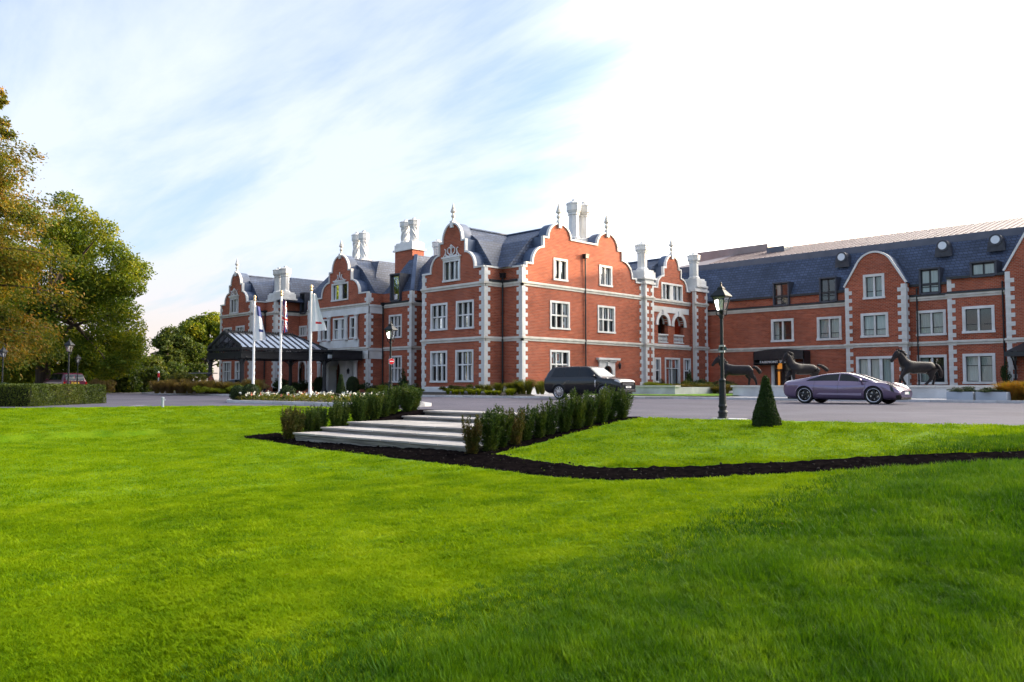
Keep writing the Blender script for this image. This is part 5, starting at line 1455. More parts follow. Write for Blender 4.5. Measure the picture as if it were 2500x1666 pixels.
flag('flag', 'limp white flag with a blue upper edge on the pole farthest from the no-entry sign', *P1, 4.7, 2.9, .22, .62, [FLAGW, FLAGB, FLAGR], lambda s, t: 1 if (t < .22 and s > .3) or s > .93 else (1 if (.62 < t < .72 and .4 < s < .8) else 0), 2)
flag('flag', 'limp red, white and blue flag on the middle flagpole', *P2, 4.75, 3.15, .20, .30, [FLAGW, FLAGB, FLAGR], p_uk, 1)
flag('flag', 'limp white flag on the pole beside the cone topiary', *P3, 4.85, 3.1, .2, .7, [FLAGW, FLAGB, FLAGR], lambda s, t: 2 if (.7 < t < .78 and .3 < s < .7) else 0, 4)

# ------------------------------------------------------------------ lamp posts
def make_lamp():
    t = thing('lamp_post', '', 'lamp post')
    MB().lathe([(.13, 0), (.13, .05), (.10, .07), (.10, .14), (.12, .17), (.08, .22), (.08, .26), (.105, .31), (.085, .36), (.07, .86), (.078, .88), (.078, .92), (.046, .95), (.040, 1.7), (.038, 2.34), (.055, 2.36), (.055, 2.41), (.036, 2.44)], 12).build('post', LAMPM, t)
    mb = MB(); zb, zt, rb, rt = 2.52, 2.86, .11, .212
    for k in range(4):
        a = R(45 + 90 * k); c, s = math.cos(a), math.sin(a)
        mb.bar((rb * c, rb * s, zb), (rt * c, rt * s, zt), .022); a2 = R(135 + 90 * k); c2, s2 = math.cos(a2), math.sin(a2)
        mb.bar((rb * c, rb * s, zb), (rb * c2, rb * s2, zb), .03); mb.bar((rt * c, rt * s, zt), (rt * c2, rt * s2, zt), .03)
        mb.tube([(.05 * c, .05 * s, 2.4), (.12 * c, .12 * s, 2.44), (.13 * c, .13 * s, 2.53)], .013, 4)
    mb.lathe([(.03, 2.44), (.05, 2.5), (.11, 2.52)], 8)
    mb.build('lantern_frame', LAMPM, t)
    mb = MB().lathe([(.255, 2.84), (.265, 2.865), (.255, 2.885), (.12, 3.0), (.095, 3.02), (.10, 3.05), (.06, 3.09), (.025, 3.10), (.02, 3.15), (.03, 3.165), (.005, 3.2)], 4, rot=R(45)); mb.build('lantern_roof', LAMPM, t)
    g_ = MB()
    for k in range(4):
        a = R(45 + 90 * k); a2 = R(135 + 90 * k); f_ = .985
        g_.quad((rb * math.cos(a) * f_, rb * math.sin(a) * f_, zb), (rb * math.cos(a2) * f_, rb * math.sin(a2) * f_, zb), (rt * math.cos(a2) * f_, rt * math.sin(a2) * f_, zt), (rt * math.cos(a) * f_, rt * math.sin(a) * f_, zt))
    g_.build('lantern_glass', LGLASS, t)
    MB().lathe([(.03, 2.52), (.03, 2.6), (.045, 2.64), (.045, 2.76), (.02, 2.8)], 8).build('bulb', FLAGW, t)
    return t
lamp0 = make_lamp()
x, y = onZ(1765, 1025, 0); d_l = 18.0
LAMPS = [(rd((1763 - 1250) / 2000 * 18.45, 18.45), 'dark green lamp post on the grass edge beside the cone topiary', R(5)),
         (rd((953.5 - 1250) / 2000 * 29.6, 29.6), 'dark green lamp post carrying the red no-entry sign', R(20)),
         (rd((168 - 1250) / 2000 * 40.6, 40.6), 'dark lamp post standing behind the clipped hedge, in front of the parked maroon car', R(40)),
         (rd((7 - 1250) / 2000 * 48.5, 48.5), 'dark lamp post against the trunk of the large left-hand tree', R(30)),
         (rd((190 - 1250) / 2000 * 60.5, 60.5), 'dim lamp post in deep shade under the trees beyond the maroon car', R(10))]
for i, (p, lb, rz) in enumerate(LAMPS):
    o = lamp0 if i == 0 else copy_tree(lamp0)
    o.location = (p[0], p[1], 0.0); o.rotation_euler = (0, 0, rz); o['label'] = lb; o['group'] = 'lamp posts along the drive'; o.scale = (.97, .97, .97)

# grass verge base for the near lamp
ub = MB().box(-.22, .5, -.22, .22, -.06, .03); q_ = ub.build('lamp_base', KERB, lamp0)

def round_sign(name, label, p, z, rad, face, back, rz, bar=None):
    t = thing(name, label, 'sign', (p[0], p[1], z), rz)
    def disc(r_, y, nm, m_, th=.012):
        mb = MB(); i = len(mb.v); n_ = 28
        for yy in (y, y + th):
            for j in range(n_): mb.v.append((r_ * math.cos(2 * math.pi * j / n_), yy, r_ * math.sin(2 * math.pi * j / n_)))
        mb.f = [tuple(range(n_)), tuple(range(n_, 2 * n_))] + [(j, (j + 1) % n_, n_ + (j + 1) % n_, n_ + j) for j in range(n_)]; mb.m = [0] * len(mb.f)
        return mb.build(nm, m_, t)
    disc(rad, -.12, 'plate', back)
    disc(rad * .99, -.126, 'white_ring', POLEW, .005); disc(rad * .93, -.131, 'face', face, .004)
    if bar: MB().box(-rad * .68, rad * .68, -.137, -.132, -rad * .16, rad * .16).build('bar', POLEW, t)
    mb = MB(); mb.box(-.06, .06, -.108, .07, rad * .45, rad * .45 + .04); mb.box(-.06, .06, -.108, .07, -rad * .45 - .04, -rad * .45); mb.build('clip', KERB, t)
    return t
SIGNR = noisy('sign_red', (.62, .008, .012), (.68, .012, .016), rough=.4)
GREYM = noisy('sign_back', (.06, .10, .11), (.09, .13, .14), rough=.5)
p = LAMPS[1][0]; zsg = EYE + (942 - 883) / 2000 * 29.6
round_sign('no_entry_sign', 'round red no-entry sign with white bar on a lamp post', p, zsg, .108, SIGNR, GREYM, R(70), bar=True)
p = LAMPS[0][0]; zsg = EYE + (942 - 852) / 2000 * 18.45
o = round_sign('traffic_sign', 'round traffic sign seen from behind on the lamp post beside the cone topiary', p, zsg, .095, SIGNR, GREYM, R(205), bar=True)

# small standpipe by the drive
bx_, by_ = onZ(397, 994, 0)
BO = thing('standpipe', 'small grey standpipe with a tap at the edge of the lawn', 'standpipe', (bx_, by_, 0))
MB().lathe([(.05, 0), (.05, .30), (.065, .31), (.065, .34), (.03, .36)], 8).build('pipe', CONC, BO); MB().bar((0, 0, .27), (.12, .05, .25), .03).build('tap', CONC, BO)

# ------------------------------------------------------------------ horse plinths and walls
def plinth_wall(name, label, x0, x1, y0, y1, zt, cat='plinth', n_=6):
    t = thing(name, label, cat, ((x0 + x1) / 2, (y0 + y1) / 2, 0)); o = Vector(t.location)
    loc(MB().box(x0, x1, y0, y1, -.02, zt - .11), o).build('body', RENDERW, t)
    for k in range(n_):
        a = x0 - .1 + (x1 - x0 + .2) * k / n_; b_ = x0 - .1 + (x1 - x0 + .2) * (k + 1) / n_
        ubox('cap_stone', STONE2, t, a + .006 - o.x, b_ - .006 - o.x, y0 - .1 - o.y, y1 + .1 - o.y, zt - .11 - o.z, zt - o.z)
    return t
YPL = 45.9
px0 = onY(1789, 955, YPL)[0]; px1 = onY(2425, 955, YPL)[0]
PZ = .78
plinth_wall('horse_plinth', 'long low rendered plinth with stone cap carrying the bronze horses', px0, px1, YPL, YPL + 1.7, PZ, n_=16)
bx0 = -40.4; bx1 = onY(1648, 955, 47.3)[0]
TW = plinth_wall('terrace_wall', 'low rendered terrace wall with stone cap in front of the arcaded bay', bx0, bx1, 47.3, 47.75, .78, 'wall', 9)
# (side return runs back to the bay)
o = Vector(TW.location); loc(MB().box(bx1 - .45, bx1, 47.75, 55, 0, .66), o).build('side_return', RENDERW, TW)
tfill = MB().box(-41, bx1 - .4, 47.7, 56.5, 0, .6); tagS(tfill.build('terrace_bed', BEDSOIL))
for i, (a, b_) in enumerate(((2309, 2377), (2380, 2459))):
    yy = 41.0; u0 = onY(a, 968, yy)[0]; u1 = onY(b_, 968, yy)[0]
    t = thing('trough_planter', ['grey rectangular trough planter next to the horse plinth', 'grey rectangular trough planter next to the russet ornamental grass'][i], 'planter', ((u0 + u1) / 2, yy + .4, .08), 0, 'grey trough planters')
    hw_ = (u1 - u0) / 2 - .03; mb = MB(); h_ = .40
    mb.box(-hw_, hw_, -.4, -.34, 0, h_); mb.box(-hw_, hw_, .34, .4, 0, h_); mb.box(-hw_, -hw_ + .06, -.34, .34, 0, h_); mb.box(hw_ - .06, hw_, -.34, .34, 0, h_); mb.box(-hw_ + .06, hw_ - .06, -.34, .34, 0, h_ - .06)
    mb.build('box', CONC, t); MB().box(-hw_ + .06, hw_ - .06, -.34, .34, h_ - .06, h_ - .03).build('soil', BEDSOIL, t)
# ------------------------------------------------------------------ vehicles
def car_paint(name, c, metallic=.4, rough=.28, coat=1.0, spec=.5):
    m, n, l, b = new_mat(name)
    lw = n.new('ShaderNodeTexNoise'); lw.inputs['Scale'].default_value = 900; tc = n.new('ShaderNodeTexCoord'); l.new(tc.outputs['Object'], lw.inputs['Vector'])
    mx = n.new('ShaderNodeMixRGB'); mx.inputs[1].default_value = c4([k * .85 for k in c]); mx.inputs[2].default_value = c4([min(1, k * 1.15) for k in c]); l.new(lw.outputs['Fac'], mx.inputs[0]); l.new(mx.outputs[0], b.inputs['Base Color'])
    set_in(b, Metallic=metallic, Roughness=rough, Coat_Weight=coat, Coat_Roughness=.03); b.inputs['Specular IOR Level'].default_value = spec
    return m
RUBBER = noisy('tyre_rubber', (.012, .012, .013), (.02, .02, .021), rough=.85)
TRIM = noisy('black_trim', (.01, .01, .011), (.016, .016, .018), rough=.5)
RIMG = noisy('rim_silver', (.45, .44, .47), (.55, .54, .57), rough=.25, metallic=.9)
RIMD = noisy('rim_dark', (.02, .02, .022), (.035, .035, .04), rough=.3, metallic=.6)
PLATEW = noisy('plate_white', (.75, .75, .75), (.8, .8, .8), rough=.4)
PLATEY = noisy('plate_yellow', (.75, .50, .03), (.8, .55, .05), rough=.4)
LIGHTR = noisy('tail_lens', (.25, .006, .01), (.35, .01, .015), rough=.15, coat=1)
LIGHTW = noisy('head_lens', (.35, .38, .42), (.5, .52, .55), rough=.08, coat=1)
GREENM = noisy('plate_green', (.02, .30, .14), (.03, .35, .16), rough=.4)
class Car:
    def __init__(s, tab, wheels, wr, root):
        """tab: rows x, zb, w, zmid, wsh, zsh, wbelt, zbelt, wre, zre, zr"""
        s.t = np.array(tab, float); s.wheels = wheels; s.wr = wr; s.root = root
        xs = np.linspace(s.t[0, 0], s.t[-1, 0], 241); c = [np.interp(xs, s.t[:, 0], s.t[:, k]) for k in range(1, 11)]
        ker = np.array([1, 3, 5, 6, 5, 3, 1.]); ker /= ker.sum()
        def sm(a):
            p = np.pad(a, 3, mode='reflect', reflect_type='odd'); return np.convolve(p, ker, 'valid')
        s.xs = xs; s.c = [sm(a) for a in c]
    def ring(s, x):
        zb, w, zm, wsh, zsh, wbe, zbe, wre, zre, zr = [float(np.interp(x, s.xs, a)) for a in s.c]
        return np.array([(0, zb), (.72 * w, zb), (.95 * w, zb + .10), (w, zm), (wsh, zsh), (wbe, zbe), (wre, zre), (.62 * wre, zre + .78 * (zr - zre)), (0, zr)])
    def S(s, x, v, side=1, off=0.0):
        def P(x, v):
            r = s.ring(x); k = min(int(v), 7); t = v - k
            p0 = r[max(k - 1, 0)]; p1 = r[k]; p2 = r[k + 1]; p3 = r[min(k + 2, 8)]
            tan1 = (p2 - p0) * .35; tan2 = (p3 - p1) * .35
            if k in (4,): tan1 = (p2 - p1) * .5
            if k == 5: tan1 = (p2 - p1); tan2 = (p2 - p1) * .8
            h = (2 * t ** 3 - 3 * t ** 2 + 1) * p1 + (t ** 3 - 2 * t ** 2 + t) * tan1 + (-2 * t ** 3 + 3 * t ** 2) * p2 + (t ** 3 - t ** 2) * tan2
            return np.array([x, max(0, h[0]), h[1]])
        p = P(x, v)
        if off:
            e = 1e-3
            a = P(min(x + e * 10, s.xs[-1]), v) - P(max(x - e * 10, s.xs[0]), v); b_ = P(x, min(v + e * 10, 8)) - P(x, max(v - e * 10, 0))
            nn = np.cross(a, b_); L = np.linalg.norm(nn)
            if L > 1e-12:
                nn /= L
                if nn[1] < 0 and p[1] > .05: nn = -nn
                p = p + nn * off
        return np.array([p[0], p[1] * side, p[2]])
    def build(s, paint, glass_fn, nx=190, nv=60, extra=None):
        """glass_fn(x, v) -> None or part name; everything else is painted body"""
        xs = np.linspace(s.xs[0], s.xs[-1], nx); vs = np.linspace(0, 8, nv)
        parts = {}
        G = np.array([[s.S(x, v) for v in vs] for x in xs])
        for side in (1, -1):
            for i in range(nx - 1):
                for j in range(nv - 1):
                    xc = (xs[i] + xs[i + 1]) / 2; vc = (vs[j] + vs[j + 1]) / 2
                    q = [G[i, j], G[i + 1, j], G[i + 1, j + 1], G[i, j + 1]]
                    cz = sum(p[2] for p in q) / 4; cy = sum(p[1] for p in q) / 4
                    cut = False
                    for (wx) in s.wheels:
                        if math.hypot(xc - wx, cz - s.wr) < s.wr * 1.12 and cy > .45 and vc < 4.6: cut = True
                    if cut: continue
                    nm = glass_fn(xc, vc) or 'body'
                    key = nm if nm in ('body', 'windscreen', 'rear_window', 'roof_glass') else nm + ('' if side > 0 else '_')
                    parts.setdefault(key, []).append([(p[0], p[1] * side, p[2]) for p in (q if side > 0 else q[::-1])])
        for key, qs in parts.items():
            nm = key.rstrip('_'); mb = MB()
            idx = {}
            for q in qs:
                f = []
                for p in q:
                    kk = (round(p[0], 4), round(p[1], 4), round(p[2], 4))
                    if kk not in idx: idx[kk] = len(mb.v); mb.v.append(p)
                    f.append(idx[kk])
                f2 = list(dict.fromkeys(f))
                if len(f2) >= 3: mb.f.append(tuple(f2)); mb.m.append(0)
            mat = paint if nm == 'body' else (extra or {}).get(nm, CGLASS)
            mb.build(nm, mat, s.root, smooth=True)
        # ends caps
        for x in (s.xs[0], s.xs[-1]):
            mb = MB(); r = [s.S(x, v) for v in np.linspace(0, 8, 17)]
            pts = [tuple(p) for p in r] + [(p[0], -p[1], p[2]) for p in r[::-1][1:-1]]
            mb.v = pts; mb.f = [tuple(range(len(pts)))]; mb.m = [0]; mb.build('bumper', paint, s.root)
        # dark underbody and wheel wells
        mb = MB(); L0, L1 = s.xs[0] + .15, s.xs[-1] - .15; wm = float(np.max(s.c[1]))
        zb = float(np.min(s.c[0]))
        mb.box(L0, L1, -wm * .62, wm * .62, zb + .015, zb + .35)
        for wx in s.wheels:
            for sd in (-1, 1):
                mb.box(wx - s.wr * 1.08, wx + s.wr * 1.08, sd * wm * .40, sd * wm * .63, zb + .03, s.wr * 2.02)
                pts = [(wx + s.wr * 1.10 * math.cos(a), sd * (wm * .985 - .02), s.wr + s.wr * 1.10 * math.sin(a)) for a in np.linspace(-.25, math.pi + .25, 26)]
                i0 = len(mb.v)
                for (px_, py_, pz_) in pts: mb.v += [(px_, py_, pz_), (px_, sd * wm * .6, pz_)]
                for k in range(len(pts) - 1): mb.f.append((i0 + 2 * k, i0 + 2 * k + 2, i0 + 2 * k + 3, i0 + 2 * k + 1)); mb.m.append(0)
        mb.build('underbody', TRIM, s.root)
    def pfn(s, name, mat, xa, xb, v0, v1, sides=(1,), off=.005, nu=16, nv=8):
        """skin patch between curves xa(t), xb(t), t = 0..1 over v0..v1"""
        mb = MB()
        for sd in sides:
            g = []
            for j in range(nv + 1):
                t = j / nv; v = v0 + (v1 - v0) * t; a, b_ = xa(t), xb(t); row = []
                for i in range(nu + 1): row.append(len(mb.v)); mb.v.append(tuple(s.S(a + (b_ - a) * i / nu, min(v, 7.999), sd, off)))
                g.append(row)
            for j in range(nv):
                for i in range(nu): mb.f.append((g[j][i], g[j][i + 1], g[j + 1][i + 1], g[j + 1][i])); mb.m.append(0)
        return mb.build(name, mat, s.root, smooth=True)
    def ysurf(s, x, z):
        best = None
        for v in np.linspace(1.2, 5.0, 120):
            p = s.S(x, v)
            if best is None or abs(p[2] - z) < best[0]: best = (abs(p[2] - z), p[1])
        return best[1]
    def lips(s, mat, r0=1.055, r1=1.20):
        for wx in s.wheels:
            base = []
            for a in np.linspace(-.30, math.pi + .30, 34):
                row = []
                for r_ in (r0, (r0 + r1) / 2, r1):
                    x = wx + s.wr * r_ * math.cos(a); z = s.wr + s.wr * r_ * math.sin(a)
                    row.append((x, s.ysurf(x, z), z))
                base.append(row)
            for sd in (1, -1):
                mb = MB()
                for row in base:
                    mb.v.append((row[0][0], sd * (row[0][1] - .07), row[0][2]))
                    for k, p in enumerate(row): mb.v.append((p[0], sd * (p[1] + (.012, .010, .003)[k]), p[2]))
                n_ = 4
                for i in range(len(base) - 1):
                    for k in range(3): a = i * n_ + k; mb.f.append((a, a + 1, a + n_ + 1, a + n_)); mb.m.append(0)
                mb.build('wheel_arch', mat, s.root, smooth=True)
    def patch(s, name, mat, pts, side=1, off=.006, n=6, parent=None):
        """patch on the skin: pts = 4 corners in (x, v)"""
        (a, b_, c, d) = [np.array(p, float) for p in pts]; mb = MB(); g = []
        for i in range(n + 1):
            row = []
            for j in range(n + 1):
                u, w = i / n, j / n
                q = a * (1 - u) * (1 - w) + b_ * u * (1 - w) + c * u * w + d * (1 - u) * w
                row.append(len(mb.v)); mb.v.append(tuple(s.S(q[0], q[1], side, off)))
            g.append(row)
        for i in range(n):
            for j in range(n): mb.f.append((g[i][j], g[i + 1][j], g[i + 1][j + 1], g[i][j + 1])); mb.m.append(0)
        return mb.build(name, mat, parent or s.root, smooth=True)
    def wheel(s, wx, side, half, spokes=5, rim=RIMD, lip=RIMG, width=.25, first=None, sp_w=.10):
        r = s.wr
        o = link('wheel', None, s.root); o.location = (wx, side * half, r); o.rotation_euler = (R(-90 if side > 0 else 90), 0, 0)
        # local z = outward
        if first:
            for nm, me in first: link(nm, me, o)
            return first
        res = []
        rr = r * .78
        t = MB().lathe([(rr, -width), (r * .97, -width), (r, -width * .85), (r, -.04), (r * .97, -.01), (rr + .03, .0), (rr, -.02)], 40, cap=False).build('tyre', RUBBER, o, smooth=True); res.append(('tyre', t.data))
        t = MB().lathe([(rr, -.02), (rr - .01, -.015), (rr - .035, -.03), (rr - .045, -.16)], 40, cap=False).build('rim', lip, o, smooth=True); res.append(('rim', t.data))
        t = MB().lathe([(rr - .04, -.17), (rr - .04, -.165)], 30).build('hub_back', TRIM, o); res.append(('hub_back', t.data)); mb = MB()
        for k in range(spokes):
            a = 2 * math.pi * k / spokes + .3
            for da, wd in ((0, sp_w),):
                c_, s_ = math.cos(a), math.sin(a); p_, q_ = -s_ * wd / 2, c_ * wd / 2
                i = len(mb.v); r0, r1 = .05, rr - .035
                for zz in (-.05, -.12):
                    mb.v += [(c_ * r0 + p_ * .8, s_ * r0 + q_ * .8, zz + .01), (c_ * r0 - p_ * .8, s_ * r0 - q_ * .8, zz + .01), (c_ * r1 - p_ * 1.25, s_ * r1 - q_ * 1.25, zz), (c_ * r1 + p_ * 1.25, s_ * r1 + q_ * 1.25, zz)]
                for f in ((0, 1, 2, 3), (7, 6, 5, 4), (0, 4, 5, 1), (1, 5, 6, 2), (2, 6, 7, 3), (3, 7, 4, 0)): mb.f.append(tuple(i + k2 for k2 in f)); mb.m.append(0)
        mb.lathe([(.08, -.12), (.075, -.03), (.05, -.02)], 14)
        t = mb.build('spokes', rim, o); res.append(('spokes', t.data))
        t = MB().lathe([(rr * .62, -.155), (rr * .62, -.145)], 24).build('brake_disc', RIMG, o); res.append(('brake_disc', t.data))
        return res
def mirrors(car, x, z, y, paint):
    for sd in (1, -1):
        mb = MB(); i = len(mb.v)
        mb.lathe([(.03, -.11), (.075, -.06), (.085, .03), (.05, .10), (.01, .12)], 10, sx=1.0, sy=.8)
        mb.v = [(x + b_ * .9 - .0, sd * (y + c + .1), z + a * .9) for a, b_, c in mb.v]
        m_ = mb.build('wing_mirror', paint, car.root, smooth=True)
        MB().bar((x - .02, sd * (y - .06), z - .05), (x, sd * (y + .05), z - .03), .05).build('stalk', TRIM, m_)
def place_car(root, r, d, yaw_deg):
    """yaw: heading measured in camera (right, ahead): 0 = to the right, positive = turned towards the camera"""
    a = R(yaw_deg); hr, hd = math.cos(a), -math.sin(a)
    hx, hy = (hr - hd) * S2, (hr + hd) * S2
    x, y = rd(r, d); root.location = (x, y, 0.0); root.rotation_euler = (0, 0, math.atan2(hy, hx))
def seats_in(car, xs, w, z0, z1):
    mb = MB()
    for x in xs:
        for sd in (-1, 1): mb.box(x - .1, x + .12, sd * w - .22, sd * w + .22, z0, z1); mb.box(x - .06, x + .06, sd * w - .12, sd * w + .12, z1, z1 + .18)
    mb.build('seats', TRIM, car.root)

# --- lilac sports saloon.  columns: x zb w zmid wsh zsh wbelt zbelt wre zre zr   (x: 0 tail .. 4.96 nose)
TAY = [(-2.48, .42, .70, .56, .66, .72, .58, .80, .50, .83, .85), (-2.40, .30, .84, .58, .82, .80, .72, .90, .60, .94, .96), (-2.2, .22, .92, .60, .92, .84, .80, .935, .66, .985, 1.00),
       (-1.7, .18, .97, .60, .975, .82, .85, .945, .68, 1.05, 1.085), (-1.2, .17, .98, .58, .965, .80, .84, .945, .64, 1.14, 1.185), (-.6, .16, .955, .56, .94, .78, .83, .935, .61, 1.235, 1.285), (0, .16, .95, .56, .93, .77, .83, .925, .61, 1.275, 1.33),
       (.35, .16, .95, .56, .935, .77, .83, .915, .62, 1.265, 1.32), (.75, .16, .955, .56, .945, .77, .84, .905, .65, 1.17, 1.225), (1.15, .16, .965, .57, .955, .78, .85, .90, .70, 1.045, 1.08), (1.5, .16, .97, .58, .96, .80, .85, .90, .74, .935, .955),
       (1.75, .17, .975, .58, .965, .81, .86, .895, .66, .875, .875), (2.0, .18, .965, .56, .94, .77, .83, .85, .62, .81, .81), (2.25, .20, .93, .52, .88, .68, .77, .745, .55, .72, .725), (2.42, .22, .84, .46, .78, .58, .66, .62, .45, .62, .63), (2.48, .30, .72, .44, .68, .52, .58, .55, .40, .56, .565)]
PC1 = thing('sports_saloon', 'lilac four-door sports saloon parked broadside in front of the horse plinth', 'car')
car = Car(TAY, (-1.42, 1.48), .365, PC1)
LILAC = car_paint('lilac_paint', (.16, .112, .19), .5, .24)
def saloon_glass(car):
    for sd in (1, -1):
        car.pfn('side_window', SGLASS, lambda t: .05, lambda t: 1.30 - .78 * t - .08 * t * t, 5.12, 5.93, (sd,))
        car.pfn('side_window', SGLASS, lambda t: -1.38 + .62 * t ** 1.8, lambda t: .0, 5.12, 5.93, (sd,))
    car.pfn('windscreen', CGLASS, lambda t: .62 - .12 * t, lambda t: 1.40 + .12 * t, 6.08, 8, (1, -1))
    car.pfn('rear_window', CGLASS, lambda t: -1.85, lambda t: -.95 + .1 * t, 6.3, 8, (1, -1))
    car.pfn('roof_glass', TRIM, lambda t: -.80, lambda t: .36, 6.45, 8, (1, -1), .003)
car.build(LILAC, lambda x, v: None); saloon_glass(car); car.lips(LILAC)
ws = None
for wx in (-1.42, 1.48):
    for sd in (1, -1): ws = car.wheel(wx, sd, .965, 5, RIMD, RIMG, first=ws, sp_w=.085)
for sd in (1, -1):
    car.patch('headlight', TRIM, [(1.98, 4.55), (2.34, 4.35), (2.36, 4.75), (2.02, 5.0)], sd)
    car.patch('air_curtain', TRIM, [(2.16, 3.1), (2.30, 2.9), (2.20, 4.2), (2.10, 4.4)], sd)
    car.patch('sill_line', car_paint('lilac_pale_%d' % sd, (.36, .30, .42), .4, .3), [(-.9, 2.45), (1.0, 2.35), (1.0, 2.62), (-.75, 2.62)], sd, .004, 8)
    car.patch('tail_light', LIGHTR, [(-2.47, 3.9), (-2.2, 3.95), (-2.2, 4.15), (-2.47, 4.15)], sd)
    for hx in (.18, -.78): car.patch('door_handle', LILAC, [(hx, 3.62), (hx + .2, 3.62), (hx + .2, 3.78), (hx, 3.78)], sd, .014, 3)
    for dx_ in (.02, 1.14, -1.0): car.patch('door_seam', TRIM, [(dx_, 2.2), (dx_ + .012, 2.2), (dx_ + .012, 5.0), (dx_, 5.0)], sd, .003, 10)
car.patch('lower_grille', TRIM, [(2.30, 0.9), (2.46, .9), (2.46, 2.4), (2.34, 2.4)], 1, .01); car.patch('lower_grille', TRIM, [(2.30, 0.9), (2.46, .9), (2.46, 2.4), (2.34, 2.4)], -1, .01)
MB().box(2.475, 2.50, -.26, .26, .40, .51).build('number_plate', PLATEW, PC1); MB().box(2.478, 2.503, .20, .26, .40, .51).build('plate_band', GREENM, PC1)
MB().box(2.2, 2.46, -.62, .62, .19, .31).build('front_intake', TRIM, PC1)
mirrors(car, .98, .98, .86, LILAC); seats_in(car, (.05, -.95), .38, .5, 1.0)
place_car(PC1, (2063 - 1250) / 2000 * 35.3, 35.3, 43)
# --- black SUV
RR = [(-2.52, .60, .86, .80, .84, 1.00, .80, 1.12, .74, 1.14, 1.16), (-2.47, .42, .96, .80, .95, 1.04, .90, 1.16, .78, 1.22, 1.24), (-2.3, .34, 1.0, .80, .99, 1.05, .95, 1.18, .77, 1.50, 1.54), (-2.05, .32, 1.01, .80, 1.0, 1.05, .96, 1.19, .76, 1.74, 1.80),
      (-1.7, .31, 1.015, .80, 1.0, 1.05, .96, 1.20, .76, 1.79, 1.85), (-.5, .30, 1.01, .80, 1.0, 1.06, .96, 1.21, .77, 1.81, 1.875), (.3, .30, 1.01, .80, 1.0, 1.06, .96, 1.22, .77, 1.79, 1.86), (.55, .30, 1.01, .80, 1.0, 1.06, .96, 1.22, .78, 1.72, 1.79), (1.2, .30, 1.01, .80, 1.0, 1.06, .95, 1.21, .85, 1.27, 1.30),
      (1.35, .31, 1.01, .80, .995, 1.06, .94, 1.19, .80, 1.22, 1.235), (2.1, .33, 1.0, .80, .97, 1.04, .90, 1.13, .70, 1.16, 1.175), (2.36, .36, .96, .76, .92, .98, .85, 1.08, .62, 1.11, 1.12), (2.5, .42, .88, .72, .84, .92, .78, 1.0, .5, 1.03, 1.04), (2.53, .50, .82, .70, .78, .88, .72, .94, .5, .97, .98)]
BLK = car_paint('black_paint', (.003, .004, .007), .0, .25, .5, .3)
def suv(label, paint, name='suv'):
    root = thing(name, label, 'car'); c = Car(RR, (-1.42, 1.58), .40, root)
    c.build(paint, lambda x, v: None)
    for sd in (1, -1):
        for (xa_, xb_, sa, sb) in ((-1.98, -1.12, .2, .0), (-1.08, -.12, 0, 0), (-.08, 1.16, 0, -.62)):
            c.pfn('side_window', SGLASS, lambda t: xa_ + sa * t, lambda t: xb_ + sb * t, 5.10, 5.90, (sd,))
        c.pfn('pillar_trim', TRIM, lambda t: -2.0 + .2 * t, lambda t: 1.18 - .62 * t, 5.08, 5.92, (sd,), .002)
    c.pfn('windscreen', CGLASS, lambda t: .64 - .06 * t, lambda t: 1.15 + .06 * t, 6.08, 8, (1, -1))
    c.pfn('rear_window', CGLASS, lambda t: -2.42, lambda t: -2.12, 6.15, 8, (1, -1))
    c.lips(paint)
    ws = None
    for wx in (-1.42, 1.58):
        for sd in (1, -1): ws = c.wheel(wx, sd, 1.0, 11, RIMG, RIMG, first=ws, sp_w=.05, width=.28)
    for sd in (1, -1):
        c.patch('headlight', LIGHTW, [(2.2, 4.15), (2.50, 4.0), (2.51, 4.75), (2.25, 4.75)], sd)
        c.patch('sill', TRIM, [(-.98, 1.6), (1.12, 1.6), (1.12, 2.15), (-.98, 2.15)], sd, .008)
        c.patch('chrome_strip', RIMG, [(1.0, 2.7), (1.06, 2.7), (1.06, 4.0), (1.0, 4.0)], sd, .006)
    MB().box(2.50, 2.545, -.62, .62, .78, .98).build('grille', TRIM, root); MB().box(2.44, 2.56, -.80, .80, .40, .58).build('lower_bumper', TRIM, root)
    for k in range(3): MB().box(2.54, 2.552, -.6, .6, .81 + .05 * k, .83 + .05 * k).build('grille_bar', RIMG, root)
    MB().box(2.545, 2.565, -.27, .27, .63, .74).build('number_plate', PLATEW, root); MB().box(2.44, 2.568, -.82, .82, .52, .545).build('chrome_strip', RIMG, root)
    mirrors(c, .98, 1.29, .95, paint); seats_in(c, (.0, -1.1), .42, .8, 1.35)
    return root, c
SUV1, c1_ = suv('black luxury SUV standing on the drive beyond the yew row', BLK)
for px_ in (-.35, -.1, .0, .1, .16): MB().box(2.562, 2.568, px_ - .028, px_ + .028, .655, .715).build('plate_character', TRIM, SUV1)
MB().lathe([(.09, 1.86), (.07, 1.92), (.02, 1.95)], 8, -1.9, 0, 0).build('roof_fin', BLK, SUV1)
place_car(SUV1, (1438 - 1250) / 2000 * 46.6, 46.6, 38)
MAR = car_paint('maroon_paint', (.085, .008, .030), .2, .3, .4, .3)
SUV2, c2_ = suv('maroon SUV seen from behind, parked beyond the clipped hedge', MAR)
MB().box(-2.545, -2.50, -.62, .62, 1.17, 1.2).build('lettering_strip', RIMG, SUV2); MB().box(-2.55, -2.50, -.30, .30, .93, 1.06).build('number_plate', PLATEY, SUV2)
for px_ in (-.2, -.12, -.04, .06, .14, .2): MB().box(-2.556, -2.549, px_ - .025, px_ + .025, .955, 1.035).build('plate_character', TRIM, SUV2)
for sd in (1, -1): MB().box(-2.54, -2.42, sd * .88 - .07, sd * .88 + .07, .86, 1.10).build('tail_light', LIGHTR, SUV2)
